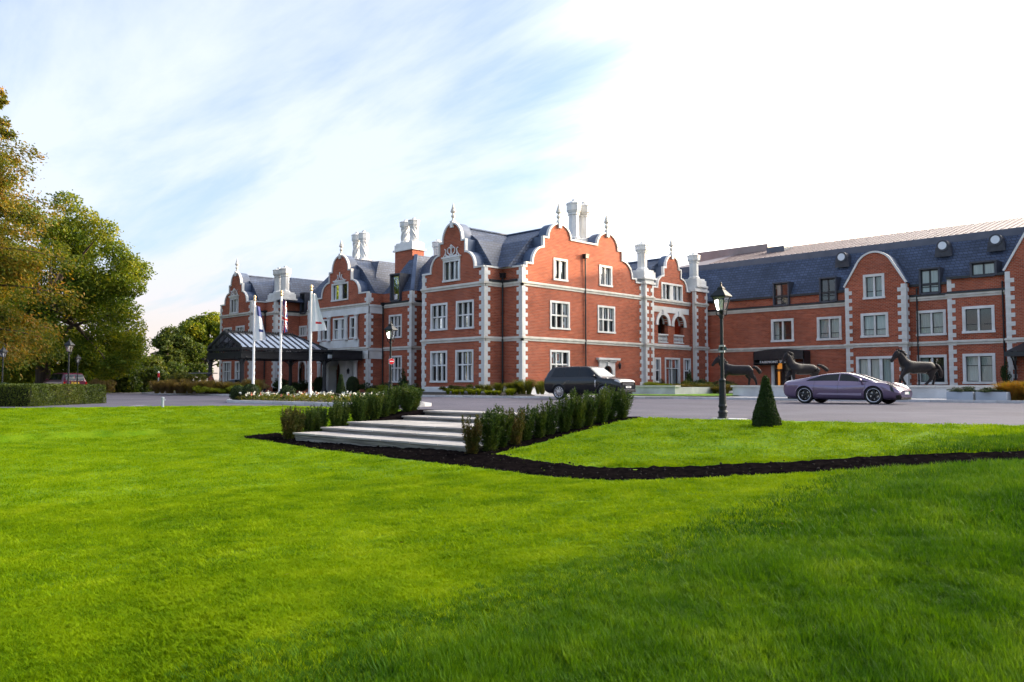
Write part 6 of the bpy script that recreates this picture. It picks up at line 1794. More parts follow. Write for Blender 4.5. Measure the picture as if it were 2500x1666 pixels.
rw = MB(); rw.quad((-2.50, -.74, 1.22), (-2.50, .74, 1.22), (-2.16, .68, 1.72), (-2.16, -.68, 1.72)); rw.build('rear_glass', CGLASS, SUV2)
place_car(SUV2, (158 - 1250) / 2000 * 71.5, 71.5, -138)
# --- dark coupe glimpsed beyond the grasses (same low body, navy)
NAVY = car_paint('navy_paint', (.02, .03, .07), .3, .25)
CP = thing('coupe', 'dark blue low coupe parked under the entrance canopy behind the grasses', 'car')
cc_ = Car(TAY, (-1.42, 1.48), .34, CP); cc_.build(NAVY, lambda x, v: None, nx=70, nv=28); saloon_glass(cc_)
ws = None
for wx in (-1.42, 1.48):
    for sd in (1, -1): ws = cc_.wheel(wx, sd, .965, 5, RIMD, RIMG, first=ws)
place_car(CP, (585 - 1250) / 2000 * 74, 74, 200)
CP.location.z = .03
# --- golf buggy
GB = thing('golf_buggy', 'open golf buggy with flat roof and tan seats behind the far flower bed', 'buggy')
TAN = noisy('tan_seat', (.42, .20, .09), (.5, .26, .12), rough=.6); REDP = noisy('red_paint', (.35, .02, .03), (.42, .03, .04), rough=.3, coat=1)
mb = MB(); mb.box(-1.15, 1.15, -.58, .58, .30, .52); mb.box(-1.2, -.45, -.55, .55, .52, .78); mb.quad((.75, -.55, .52), (1.2, -.5, .52), (1.05, -.48, .85), (.78, -.52, .95)); mb.quad((.75, .55, .52), (.78, .52, .95), (1.05, .48, .85), (1.2, .5, .52)); mb.quad((1.2, -.5, .52), (1.2, .5, .52), (1.05, .48, .85), (1.05, -.48, .85)); mb.quad((1.05, -.48, .85), (1.05, .48, .85), (.78, .52, .95), (.78, -.52, .95)); mb.build('body', REDP, GB)
for sx in (-.15, -.75): MB().box(sx - .25, sx + .25, -.5, .5, .62, .78).build('seat', TAN, GB); MB().box(sx - .3, sx - .2, -.5, .5, .8, 1.15).build('backrest', TAN, GB)
mb = MB()
for sd in (-1, 1): mb.bar((.85, sd * .5, .9), (.55, sd * .5, 1.82), .04); mb.bar((-1.0, sd * .5, .8), (-.95, sd * .5, 1.82), .04)
mb.build('roof_posts', TRIM, GB); MB().box(-1.35, 1.0, -.62, .62, 1.82, 1.89).build('roof', noisy('buggy_roof', (.12, .13, .16), (.18, .19, .22), rough=.4), GB)
wsn = MB(); wsn.quad((.86, -.48, .95), (.86, .48, .95), (.57, .48, 1.8), (.57, -.48, 1.8)); wsn.build('windscreen', LGLASS, GB)
for wx in (-.85, .85):
    for sd in (-1, 1):
        w_ = MB().lathe([(.02, -.1), (.2, -.1), (.22, -.07), (.22, .07), (.2, .1), (.02, .1)], 16).build('wheel', RUBBER, GB); w_.location = (wx, sd * .52, .22); w_.rotation_euler = (R(90), 0, 0)
place_car(GB, (497 - 1250) / 2000 * 72, 72, 8)

# ------------------------------------------------------------------ bronze horses (skin-modifier bodies)
def skin_mesh(name, nodes, edges, root_i, mat, parent, sub=2, radii=None):
    me = bpy.data.meshes.new(name); me.from_pydata([n_[:3] for n_ in nodes], edges, [])
    o = bpy.data.objects.new(name, me); COL.objects.link(o)
    md = o.modifiers.new('skin', 'SKIN'); md.use_smooth_shade = True
    me.skin_vertices or None
    for i, n_ in enumerate(nodes):
        sv = me.skin_vertices[0].data[i]; r_ = n_[3]; sv.radius = r_ if isinstance(r_, tuple) else (r_, r_); sv.use_root = (i == root_i)
    ms = o.modifiers.new('sub', 'SUBSURF'); ms.levels = sub; ms.render_levels = sub
    dg = bpy.context.evaluated_depsgraph_get(); dg.update()
    m2_ = bpy.data.meshes.new_from_object(o.evaluated_get(dg)); bpy.data.objects.remove(o)
    m2_.materials.clear(); m2_.materials.append(mat); m2_.polygons.foreach_set('use_smooth', [True] * len(m2_.polygons))
    return link(name, m2_, parent)
def horse(label, legs, head, tail, seed):
    """horse facing -x (to the left); legs: list of 4 joint chains; built at withers height about 1.45 m"""
    t = thing('horse_statue', label, 'statue', group='bronze horse statues on the plinth')
    N = []; E = []
    def add(p, r_, par=None):
        N.append((p[0], p[1], p[2], r_)); i = len(N) - 1
        if par is not None: E.append((par, i))
        return i
    pel = add((.50, 0, 1.03), (.31, .37)); bel = add((.12, 0, .97), (.30, .34), pel); rib = add((-.22, 0, .96), (.31, .37), bel); che = add((-.52, 0, 1.00), (.27, .38), rib)
    head = [(p[0] + .06, p[1], p[2] - .20) for p in head]; legs = [[(p[0], p[1], p[2] * .83) for p in ch] for ch in legs]; tail = [(p[0] - .04, p[1], p[2] - .19 * min(1, p[2])) for p in tail]
    nk = [add(head[0], (.19, .31), che)]
    for p, r_ in zip(head[1:4], ((.15, .24), (.11, .17), (.085, .12))): nk.append(add(p, r_, nk[-1]))
    rump = add((.76, 0, 1.02), (.22, .27), pel)
    for k, ch in enumerate(legs):
        front_ = k < 2; par = che if front_ else pel
        rad = [(.15, .22), (.11, .14), (.082, .09), (.058, .064), (.066, .07), (.075, .085)] if front_ else [(.19, .29), (.14, .19), (.095, .11), (.062, .068), (.068, .074), (.075, .085)]
        for j, p in enumerate(ch): par = add(p, rad[min(j, 5)], par)
    b_ = skin_mesh('body', N, E, 0, BRONZE, t)
    hd = MB(); p3 = Vector(head[3]); ax = (Vector(head[6]) - p3).normalized(); upv = Vector((-ax.z, 0, ax.x)); upv = upv if upv.z > 0 or upv.x < 0 else -upv
    secs = [(-.10, .06, .08, .0), (-.04, .105, .135, .0), (.06, .115, .16, -.01), (.16, .105, .165, -.02), (.28, .08, .125, .0), (.40, .062, .092, .01), (.50, .066, .088, .0), (.57, .062, .078, -.005), (.61, .035, .045, -.01)]
    i0 = 0; ns = 14
    for (a, wy, wz_, sh) in secs:
        c = p3 + ax * a + upv * sh
        for j in range(ns):
            q = 2 * math.pi * j / ns; hd.v.append(tuple(c + Vector((0, 1, 0)) * (wy * math.cos(q)) + upv * (wz_ * math.sin(q))))
    for k in range(len(secs) - 1):
        for j in range(ns): hd.f.append((k * ns + j, k * ns + (j + 1) % ns, (k + 1) * ns + (j + 1) % ns, (k + 1) * ns + j)); hd.m.append(0)
    hd.f += [tuple(range(ns)), tuple((len(secs) - 1) * ns + j for j in range(ns))]; hd.m += [0, 0]
    hd.build('head', BRONZE, t, smooth=True)
    tl = []; te = []
    for j, p in enumerate(tail): tl.append((*p, (.07, .10, .13, .14, .11, .05)[min(j, 5)])); te += [(j - 1, j)] if j else []
    skin_mesh('tail', tl, te, 0, BRONZE, t, 1)
    rs = random.Random(seed); mb = MB()
    cr = [Vector(head[k]) for k in (0, 1, 2, 3)]
    for k in range(26):                        # mane locks blowing back
        u = k / 25 * 2.9; i = min(int(u), 2); p = cr[i].lerp(cr[i + 1], u - i) + Vector((.03, 0, (.22, .18, .14, .12)[min(i + 1, 3)]))
        L = rs.uniform(.16, .30); sd = rs.uniform(-.08, .08)
        mb.tube([p - Vector((.02, 0, .08)), p + Vector((L * .4, sd * .5, .05)), p + Vector((L, sd, rs.uniform(-.06, .02)))], [.055, .045, .012], 5)
    mb.build('mane', BRONZE, t, smooth=True)
    mb = MB(); hp_ = Vector(head[3])
    for sd in (-1, 1): mb.lathe([(.035, 0), (.04, .05), (.005, .16)], 6, hp_.x + .02, sd * .07, hp_.z + .10)
    mb.build('ears', BRONZE, t)
    return t
# forelegs / hindlegs: shoulder, elbow, knee, fetlock(upper), fetlock, hoof
H1 = horse('bronze horse striding with mane streaming and tail raised, behind the lamp post',
    [[(-.62, -.14, 1.0), (-.80, -.14, .78), (-.98, -.13, .55), (-1.04, -.13, .25), (-1.05, -.13, .12), (-1.10, -.13, .04)], [(-.60, .14, 1.0), (-.70, .14, .78), (-.75, .13, .50), (-.82, .13, .22), (-.84, .13, .11), (-.88, .13, .04)],
     [(.72, -.16, .98), (.80, -.16, .78), (1.02, -.15, .54), (1.10, -.15, .24), (1.12, -.15, .11), (1.08, -.15, .04)], [(.68, .16, .98), (.62, .16, .78), (.78, .15, .52), (.74, .15, .24), (.74, .15, .11), (.70, .15, .04)]],
    [(-.80, 0, 1.36), (-.95, 0, 1.58), (-1.08, 0, 1.80), (-1.18, 0, 1.90), (-1.30, 0, 1.82), (-1.44, 0, 1.62), (-1.52, 0, 1.50)],
    [(.95, 0, 1.36), (1.12, 0, 1.36), (1.28, 0, 1.22), (1.40, 0, 1.02), (1.46, 0, .92)], 1)
H2 = horse('bronze horse with lowered muzzle and tail carried out, half hidden by the lilac car',
    [[(-.60, -.14, 1.0), (-.66, -.14, .78), (-.62, -.13, .50), (-.60, -.13, .22), (-.60, -.13, .11), (-.66, -.13, .04)], [(-.60, .14, 1.0), (-.78, .14, .8), (-.92, .13, .62), (-.84, .13, .38), (-.80, .13, .26), (-.80, .13, .18)],
     [(.70, -.16, .98), (.68, -.16, .76), (.86, -.15, .52), (.84, -.15, .24), (.84, -.15, .11), (.80, -.15, .04)], [(.68, .16, .98), (.78, .16, .76), (.98, .15, .50), (1.0, .15, .24), (1.0, .15, .11), (.96, .15, .04)]],
    [(-.76, 0, 1.42), (-.84, 0, 1.68), (-.90, 0, 1.92), (-1.00, 0, 2.03), (-1.14, 0, 1.90), (-1.24, 0, 1.68), (-1.28, 0, 1.54)],
    [(.95, 0, 1.40), (1.15, 0, 1.38), (1.38, 0, 1.26), (1.56, 0, 1.12), (1.64, 0, 1.04)], 2)
H3 = horse('bronze horse trotting with bent foreleg and drooping tail, in front of the wide windows',
    [[(-.62, -.14, 1.0), (-.82, -.14, .80), (-.98, -.13, .56), (-.86, -.13, .28), (-.80, -.13, .16), (-.74, -.13, .06)], [(-.60, .14, 1.0), (-.72, .14, .78), (-.82, .13, .52), (-.92, .13, .24), (-.94, .13, .11), (-.98, .13, .04)],
     [(.68, -.16, .96), (.58, -.16, .72), (.64, -.15, .46), (.44, -.15, .22), (.36, -.15, .12), (.26, -.15, .05)], [(.72, .16, .96), (.80, .16, .74), (.98, .15, .50), (.92, .15, .24), (.90, .15, .11), (.86, .15, .04)]],
    [(-.80, 0, 1.40), (-.90, 0, 1.66), (-1.0, 0, 1.88), (-1.14, 0, 1.96), (-1.28, 0, 1.84), (-1.42, 0, 1.60), (-1.50, 0, 1.46)],
    [(.95, 0, 1.36), (1.08, 0, 1.28), (1.20, 0, 1.06), (1.28, 0, .76), (1.30, 0, .48)], 3)
for hs, pxc, yaw, sc in ((H1, 1800, -4, 1.0), (H2, 1960, 10, 1.0), (H3, 2242, 4, 1.0)):
    yy = YPL + .85; xx = onY(pxc, 940, yy)[0]
    # broadside to the viewer: local +x points right in the picture
    hs.location = (xx, yy, PZ - .01); hs.rotation_euler = (0, 0, R(45 + yaw)); hs.scale = (1.04, 1.08, 1.0)
# ------------------------------------------------------------------ vegetation
def crown_leaves(rng, blobs, n, L, W, up=.35, shell=.55):
    """blobs: (x, y, z, rx, ry, rz, weight) -> leaf quads spread through the blobs, denser near the skin"""
    w = np.array([b_[6] for b_ in blobs], float); w /= w.sum()
    k = rng.choice(len(blobs), n, p=w)
    B = np.array([b_[:6] for b_ in blobs])[k]
    d = rand_unit(rng, n); rad = (shell + (1 - shell) * rng.random(n)) ** .8
    rad = np.where(rng.random(n) < .25, rng.random(n) ** .5, rad)
    P = B[:, :3] + d * rad[:, None] * B[:, 3:6] * (1 + .10 * rng.normal(size=(n, 1)))
    N = d * .5 + rand_unit(rng, n) * .8; N[:, 2] += up; N /= np.linalg.norm(N, axis=1, keepdims=True)
    U = np.cross(N, rand_unit(rng, n)); U /= np.linalg.norm(U, axis=1, keepdims=True) + 1e-9
    s = rng.uniform(.6, 1.35, n)
    return leaf_quads(P, N, U, L * s, W * s)
def limb(mb, rng, p, q, r0, r1, n=6, wob=.25):
    p = np.array(p); q = np.array(q); pts = []; L = np.linalg.norm(q - p)
    for k in range(n + 1):
        t = k / n; w_ = rng.normal(size=3) * wob * L * .1 * math.sin(math.pi * t); pts.append(tuple(p + (q - p) * t + w_ + np.array((0, 0, .08 * L * math.sin(math.pi * t)))))
    mb.tube(pts, [r0 + (r1 - r0) * k / n for k in range(n + 1)], 7); return pts
def broad_tree(label, base, height, blobs, n, L, W, mat, tr=.5, seed=0, name='broadleaf_tree', trunk_h=None):
    rng = np.random.default_rng(seed)
    t = thing(name, label, 'tree', (base[0], base[1], base[2]))
    b_ = np.array(base); rel = [(x - b_[0], y - b_[1], z - b_[2], *r_) for (x, y, z, *r_) in blobs]
    mb = MB(); th = trunk_h or height * .45
    pts = limb(mb, rng, (0, 0, -.2), (rng.normal() * .3, rng.normal() * .3, th), tr, tr * .6, 7, .1)
    for q in rel[:: max(1, len(rel) // 22)]:
        st = pts[int(rng.integers(3, 8))]; limb(mb, rng, st, (q[0], q[1], q[2] - q[5] * .1), tr * .32, .03, 6)
    mb.build('trunk', BARK, t, smooth=True)
    v, q = crown_leaves(rng, rel, n, L, W)
    np_mesh('crown', v, q, mat, t)
    return t
def rblobs(seed, c, rad, n, br, squash=.75, lo=-1.0, jit=.25):
    """blobs scattered over the skin and inside of an ellipsoid"""
    rng = np.random.default_rng(seed); out = []
    while len(out) < n:
        d = rand_unit(rng, 1)[0]
        if d[2] < lo: continue
        f = rng.uniform(.45, 1.0) ** .6
        p = np.array(c) + d * np.array(rad) * f * (1 + rng.normal() * jit * .3)
        r_ = br * rng.uniform(.6, 1.3)
        out.append((p[0], p[1], p[2], r_, r_, r_ * squash, r_ ** 2))
    return out
def at(px, d, z=0.0):
    x, y = rd((px - 1250) / 2000 * d, d); return (x, y, z)
# the great broadleaf tree on the left
bx = at(105, 80)
bl = rblobs(1, (bx[0], bx[1], 9.2), (8.2, 8.2, 8.8), 90, 2.0, .7, lo=-.95)
for (px_, y_, r_) in ((300, 640, 1.5), (318, 700, 1.4), (300, 760, 1.6), (322, 830, 1.3), (300, 880, 1.4), (275, 610, 1.4), (240, 560, 1.6), (190, 530, 1.6), (150, 490, 1.4), (325, 860, 1.0), (270, 900, 1.5), (285, 690, 1.8), (250, 800, 1.8), (200, 860, 1.6)):
    x, y, _ = at(px_, 77); bl.append((x, y, EYE + (942 - y_) / 2000 * 77, r_, r_, r_ * .75, r_ ** 2 * 1.1))
broad_tree('massive spreading broadleaf tree with golden-green crown to the left of the mansion', bx, 19, bl, 150000, .25, .16, OAKLEAF, .75, 11)
bx = at(-50, 86)
broad_tree('dense green broadleaf tree at the back of the great tree, behind the conifer', bx, 15, rblobs(71, (bx[0], bx[1], 8.6), (7.5, 7.5, 8.4), 50, 2.0, .72, lo=-.95), 60000, .30, .19, OAKLEAF, .5, 72)
# tall conifer at the left edge
def conifer(label, base, height, reach, n_br, nleaf, mat, seed, L=.34, W=.09, z0=3.5, droop=.25, name='conifer_tree'):
    rng = np.random.default_rng(seed); t = thing(name, label, 'tree', base)
    mb = MB(); mb.tube([(0, 0, -.3), (0, 0, height * .3), (.1, 0, height * .7), (0, 0, height)], [reach * .11, reach * .085, reach * .045, .03], 9)
    P = []; U = []
    for k in range(n_br):
        z = z0 + (height - z0) * (k + rng.random()) / n_br; f = (1 - (z - z0) / (height - z0)); Lb = reach * (.18 + .82 * f ** .75) * rng.uniform(.35, 1.25); a = rng.random() * 6.283
        d = np.array((math.cos(a), math.sin(a), 0)); pts = []
        for j in range(6):
            s = j / 5; pts.append(np.array((0, 0, z)) + d * Lb * s + np.array((0, 0, Lb * (.10 * s - droop * s * s) + .12 * Lb * max(0, s - .75))))
        mb.tube([tuple(p) for p in pts], [.085 * (1 - .85 * j / 5) * (.4 + f) for j in range(6)], 5)
        m_ = int(nleaf / n_br * (.35 + 1.1 * f)); s = rng.uniform(.12, 1.05, m_); idx = np.clip((s * 5).astype(int), 0, 4)
        A_ = np.array(pts); q = A_[idx] + (A_[idx + 1] - A_[idx]) * (s * 5 - idx)[:, None]
        sp = rng.normal(size=(m_, 3)) * np.array((.42, .42, .34)) * (Lb * .30) * (.35 + .65 * np.sin(np.clip(s, 0, 1) * math.pi * .8 + .3))[:, None]
        sp[:, 2] -= np.abs(rng.normal(size=m_)) * .12 * Lb * .6
        P.append(q + sp); u = d * .6 + rng.normal(size=(m_, 3)) * .45; u[:, 2] -= .45; U.append(u)
    P = np.concatenate(P); U = np.concatenate(U); U /= np.linalg.norm(U, axis=1, keepdims=True); N = np.cross(U, rand_unit(rng, len(P))); N /= np.linalg.norm(N, axis=1, keepdims=True) + 1e-9
    s = rng.uniform(.6, 1.4, len(P))
    mb.build('trunk', BARK, t, smooth=True); v, q = leaf_quads(P, N, U, L * s, W * s * 1.3); np_mesh('crown', v, q, mat, t)
    return t
conifer('tall russet-tinged conifer with drooping sprays, rising highest beside the broadleaf tree', at(-62, 60), 23.4, 7.4, 100, 100000, REDWOOD, 5, L=.24, W=.08, z0=3.0, droop=.24)
# trees between the wood and the mansion
bx = at(500, 118)
broad_tree('rounded dark tree with sunlit top rising behind the left end of the mansion', bx, 11, rblobs(4, (bx[0], bx[1], 6.3), (5.0, 5.0, 4.6), 34, 1.5, .75, lo=-.7), 26000, .36, .24, OAKLEAF, .4, 14)
bx = at(440, 112)
broad_tree('dark dense tree beside the rounded tree, lower and farther from the mansion', bx, 8, rblobs(5, (bx[0], bx[1], 4.3), (3.6, 3.6, 3.6), 24, 1.3, .75, lo=-.8), 16000, .34, .22, DARKLEAF, .3, 15)
conifer('small blue-green spruce with ragged edge at the end of the tree belt', at(408, 108), 6.6, 2.6, 60, 11000, DARKLEAF, 6, L=.4, W=.10, z0=.6, droop=.05)
bgl = ['dark shrubbery tree in the belt behind the maroon SUV', 'low dark tree in the belt between the great tree and the spruce']
for i, (px_, d_, h_, w_, lb) in enumerate(((10, 98, 8.5, 5, 0), (70, 104, 9.5, 5, 0), (135, 100, 7.5, 4.5, 0), (200, 98, 5.6, 4.2, 0), (250, 104, 4.6, 4, 1), (300, 100, 4.0, 3.8, 1), (345, 106, 4.1, 3.8, 1), (385, 98, 3.6, 3.4, 1), (-60, 92, 10, 6, 0), (330, 90, 2.6, 3.0, 1), (270, 88, 2.8, 3.0, 1))):
    b_ = at(px_, d_)
    t = broad_tree(bgl[lb], b_, h_, rblobs(20 + i, (b_[0], b_[1], h_ * .5), (w_, w_, h_ * .46), 16, 1.3, .7), 8000, .36, .24, DARKLEAF, .2, 30 + i, name='shrubbery_tree', trunk_h=h_ * .4)
    t['group'] = ['trees in the dark belt behind the parked car', 'low trees closing the view beside the spruce'][lb]

# generic leafy shapes ---------------------------------------------------------
def surf_leaves(rng, P, N, L, W, spread=.7):
    n = len(P); N2 = N * (1 - spread) + rand_unit(rng, n) * spread; N2 /= np.linalg.norm(N2, axis=1, keepdims=True)
    U = np.cross(N2, rand_unit(rng, n)); U /= np.linalg.norm(U, axis=1, keepdims=True) + 1e-9
    s = rng.uniform(.6, 1.4, n); return leaf_quads(P + N * (rng.normal(size=(n, 1)) * L * .25), N2, U, L * s, W * s)
def rev_topiary(name, prof, n, L, W, mat, seed, rough=.03):
    """surface-of-revolution clipped shrub mesh data"""
    rng = np.random.default_rng(seed); pr = np.array(prof); seg = np.hypot(*np.diff(pr, axis=0).T); area = seg * (pr[:-1, 0] + pr[1:, 0] + .02); k = rng.choice(len(seg), n, p=area / area.sum()); t = rng.random(n)
    r_ = pr[k, 0] + (pr[k + 1, 0] - pr[k, 0]) * t; z = pr[k, 1] + (pr[k + 1, 1] - pr[k, 1]) * t; a = rng.random(n) * 6.2832
    dr = pr[k + 1, 0] - pr[k, 0]; dz = pr[k + 1, 1] - pr[k, 1]; nn = np.stack([dz * np.cos(a), dz * np.sin(a), -dr], 1); nn /= np.linalg.norm(nn, axis=1, keepdims=True) + 1e-9
    r_ = r_ * (1 + rng.normal(size=n) * rough + .05 * np.sin(a * 3 + z * 9))
    P = np.stack([r_ * np.cos(a), r_ * np.sin(a), z], 1)
    v, q = surf_leaves(rng, P, nn, L, W)
    # dark inner mass so nothing shows through
    return v, q
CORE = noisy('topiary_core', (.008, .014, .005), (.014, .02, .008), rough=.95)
def cone_topiary(label, loc_, r_, h, seed, n=9000):
    t = thing('cone_topiary', label, 'topiary', loc_)
    prof = [(r_ * .96, 0), (r_, .06 * h), (r_ * .92, .2 * h), (r_ * .68, .42 * h), (r_ * .45, .66 * h), (r_ * .26, .88 * h), (r_ * .20, .95 * h), (r_ * .10, .985 * h), (.01, h)]
    MB().lathe([(a * .93, z * .985) for a, z in prof], 20).build('inner_branches', CORE, t, smooth=True)
    v, q = rev_topiary('c', prof, n, .030 * h, .016 * h, TOPILEAF, seed); np_mesh('foliage', v, q, TOPILEAF, t); return t
cx_, cy_ = hit(1871, 1042)
cone_topiary('clipped dark green cone topiary on the grass near the lilac car', (cx_, cy_, float(terr(cx_, cy_)) - .01), .27, 1.04, 1, 16000)
p = rd((833 - 1250) / 2000 * 33, 33); cone_topiary('clipped cone topiary near the flagpoles, in front of the entrance arch', (p[0], p[1], .1), .26, 1.12, 2, 7000)
for i, px_ in enumerate((780, 861)):
    x, _ = onY(px_, 940, 41.6); t = thing('dome_topiary', ['dark domed topiary beside the canopy post', 'dark domed topiary at the corner of the entrance porch'][i], 'topiary', (x, 41.6, .02), 0, 'domed topiaries flanking the entrance')
    prof = [(.50, 0), (.54, .5), (.54, 1.0), (.45, 1.3), (.25, 1.5), (.01, 1.56)]; MB().lathe([(a * .93, z * .98) for a, z in prof], 18).build('inner_branches', CORE, t, smooth=True)
    v, q = rev_topiary('d', prof, 3500, .07, .04, TOPILEAF, 5 + i); np_mesh('foliage', v, q, TOPILEAF, t)
for i, (px_, d_, r_) in enumerate(((583, 37.6, .36), (613, 37.0, .40), (703, 36.0, .36))):
    p = rd((px_ - 1250) / 2000 * d_, d_); t = thing('box_ball', 'clipped round box ball among the white flowers of the island bed', 'topiary', (p[0], p[1], .1), 0, 'box balls in the island bed')
    prof = [(r_ * .6, 0), (r_ * .95, .35 * r_), (r_, .9 * r_), (r_ * .8, 1.45 * r_), (r_ * .4, 1.75 * r_), (.01, 1.85 * r_)]; MB().lathe([(a * .92, z * .97) for a, z in prof], 16).build('inner_branches', CORE, t, smooth=True)
    v, q = rev_topiary('b', prof, 2600, .05, .03, TOPILEAF, 9 + i); np_mesh('foliage', v, q, TOPILEAF, t)

# yew bushes lining the steps ---------------------------------------------------
def yew_mesh(seed, h, w, n=2600, narrow=1.0):
    rng = np.random.default_rng(seed); nt = 46; P = []; U = []
    for k in range(nt):          # upright twigs, each a feathered spray
        a = rng.random() * 6.283; r0 = w * .18 * rng.random(); lean = w * (.75 * rng.random() ** .6); hh = h * rng.uniform(.55, 1.05) * (1 - .12 * (lean / w) ** 2); z0 = h * .02
        m_ = n // nt; s = rng.random(m_) ** .85
        ax = np.stack([(r0 + lean * s ** .7) * math.cos(a), (r0 + lean * s ** .7) * math.sin(a), z0 + hh * s], 1)
        off = rng.normal(size=(m_, 3)) * w * .085 * (1.25 - .8 * s)[:, None]; P.append(ax + off)
        u = off / (np.linalg.norm(off, axis=1, keepdims=True) + 1e-9) * .9 + np.array((math.cos(a) * .5, math.sin(a) * .5, .75)); U.append(u)
    P = np.concatenate(P); U = np.concatenate(U); U /= np.linalg.norm(U, axis=1, keepdims=True); N = np.cross(U, rand_unit(rng, len(P))); N /= np.linalg.norm(N, axis=1, keepdims=True) + 1e-9
    s = rng.uniform(.6, 1.4, len(P)); return leaf_quads(P, N, U, .052 * s, .017 * s)
YEWS = {}
for kind, mat in (('g', YEWLEAF), ('b', YEWBROWN)):
    for k in range(4 if kind == 'g' else 2):
        v, q = yew_mesh(40 + k + (10 if kind == 'b' else 0), .80, .31, 5200); o = np_mesh('foliage', v, q, mat); YEWS[kind, k] = o.data; bpy.data.objects.remove(o)
_st = MB(); _st.tube([(0, 0, -.05), (.01, 0, .3), (0, .01, .55)], [.018, .014, .006], 6); _so = _st.build('stem', BARK); STEM = _so.data; bpy.data.objects.remove(_so)
def yew(x, y, kind, k, s, label, group, rs):
    z = float(terr(x, y)); t = thing('yew_bush', label, 'bush', (x, y, z + .01), rs.random() * 6.28, group); t.scale = (s * rs.uniform(.9, 1.12), s * rs.uniform(.9, 1.12), s)
    link('foliage', YEWS[kind, k], t); link('stem', STEM, t)
rs = random.Random(5)
nL = 13
for i in range(nL):
    y = 11.25 + (15.5 - 11.25) * i / (nL - 1) + rs.uniform(-.07, .07); kd = 'b' if i < 2 else 'g'
    yew(-19.72 + rs.uniform(-.10, .10), y, kd, rs.randrange(2 if kd == 'b' else 4), rs.uniform(.92, 1.15), 'bronzed young yew at the foot of the row on the flagpole side of the steps' if kd == 'b' else 'green young yew in the row on the flagpole side of the steps', 'bronzed yews at the foot of the row by the flagpoles' if kd == 'b' else 'yews on the flagpole side of the steps', rs)
    if i in (3, 5, 8, 10): yew(-20.0 + rs.uniform(-.05, .05), y + .2, 'g', rs.randrange(4), rs.uniform(.8, .98), 'green young yew in the row on the flagpole side of the steps', 'yews on the flagpole side of the steps', rs)
nR = 13
for i in range(nR):
    y = 10.95 + (15.35 - 10.95) * i / (nR - 1) + rs.uniform(-.06, .06); kd = 'b' if i in (0, 3) else 'g'
    yew(-12.05 + rs.uniform(-.08, .08) + .02 * i, y, kd, rs.randrange(2 if kd == 'b' else 4), rs.uniform(.88, 1.08) * (.9 if i in (4, 5) else 1), 'bronze-tipped young yew in the row on the lamp post side of the steps' if kd == 'b' else 'green young yew in the row on the lamp post side of the steps', 'bronze-tipped yews by the lamp post side' if kd == 'b' else 'yews on the lamp post side of the steps', rs)

# clipped hedges -----------------------------------------------------------------
def hedge(label, p0, p1, w, h, n, mat, seed, L=.06, W_=.035):
    rng = np.random.default_rng(seed); p0 = np.array(p0); p1 = np.array(p1); d = p1 - p0; Ln = np.linalg.norm(d); d /= Ln; nr = np.array((-d[1], d[0]))
    t = thing('hedge', label, 'hedge', ((p0[0] + p1[0]) / 2, (p0[1] + p1[1]) / 2, 0), math.atan2(d[1], d[0]))
    MB().box(-Ln / 2 + .06, Ln / 2 - .06, -w / 2 + .05, w / 2 - .05, 0, h - .05).build('inner_branches', CORE, t)
    faces = [(Ln * h, 0), (Ln * h, 1), (w * h, 2), (w * h, 3), (Ln * w, 4)]; ar = np.array([f[0] for f in faces]); k = rng.choice(5, n, p=ar / ar.sum()); a, b_ = rng.random(n), rng.random(n)
    P = np.zeros((n, 3)); N = np.zeros((n, 3))
    for f in range(5):
        m_ = k == f
        if f < 2: s = (-1, 1)[f]; P[m_] = np.stack([(a[m_] - .5) * Ln, np.full(m_.sum(), s * w / 2), b_[m_] * h], 1); N[m_] = (0, s, 0)
        elif f < 4: s = (-1, 1)[f - 2]; P[m_] = np.stack([np.full(m_.sum(), s * Ln / 2), (a[m_] - .5) * w, b_[m_] * h], 1); N[m_] = (s, 0, 0)
        else: P[m_] = np.stack([(a[m_] - .5) * Ln, (b_[m_] - .5) * w, np.full(m_.sum(), h)], 1); N[m_] = (0, 0, 1)
    P += N * (.03 * np.sin(P[:, :1] * 2.3 + 1) + .02 * np.sin(P[:, :1] * 7 + P[:, 2:3] * 5))
    v, q = surf_leaves(rng, P, N, L, W_); np_mesh('foliage', v, q, mat, t); return t
h0 = np.array(rd((32 - 1250) / 2000 * 29.8, 29.8)); h1 = np.array(rd((222 - 1250) / 2000 * 35.6, 35.6))
hedge('neatly clipped green hedge on a kerb in front of the maroon SUV', h0, h1, 1.3, .76, 26000, HEDGELEAF, 1)
hedge('long dark clipped hedge running behind the front hedge', rd((-150 - 1250) / 2000 * 44, 44), rd((120 - 1250) / 2000 * 45, 45), 1.2, .82, 14000, TOPILEAF, 2, L=.08, W_=.05)

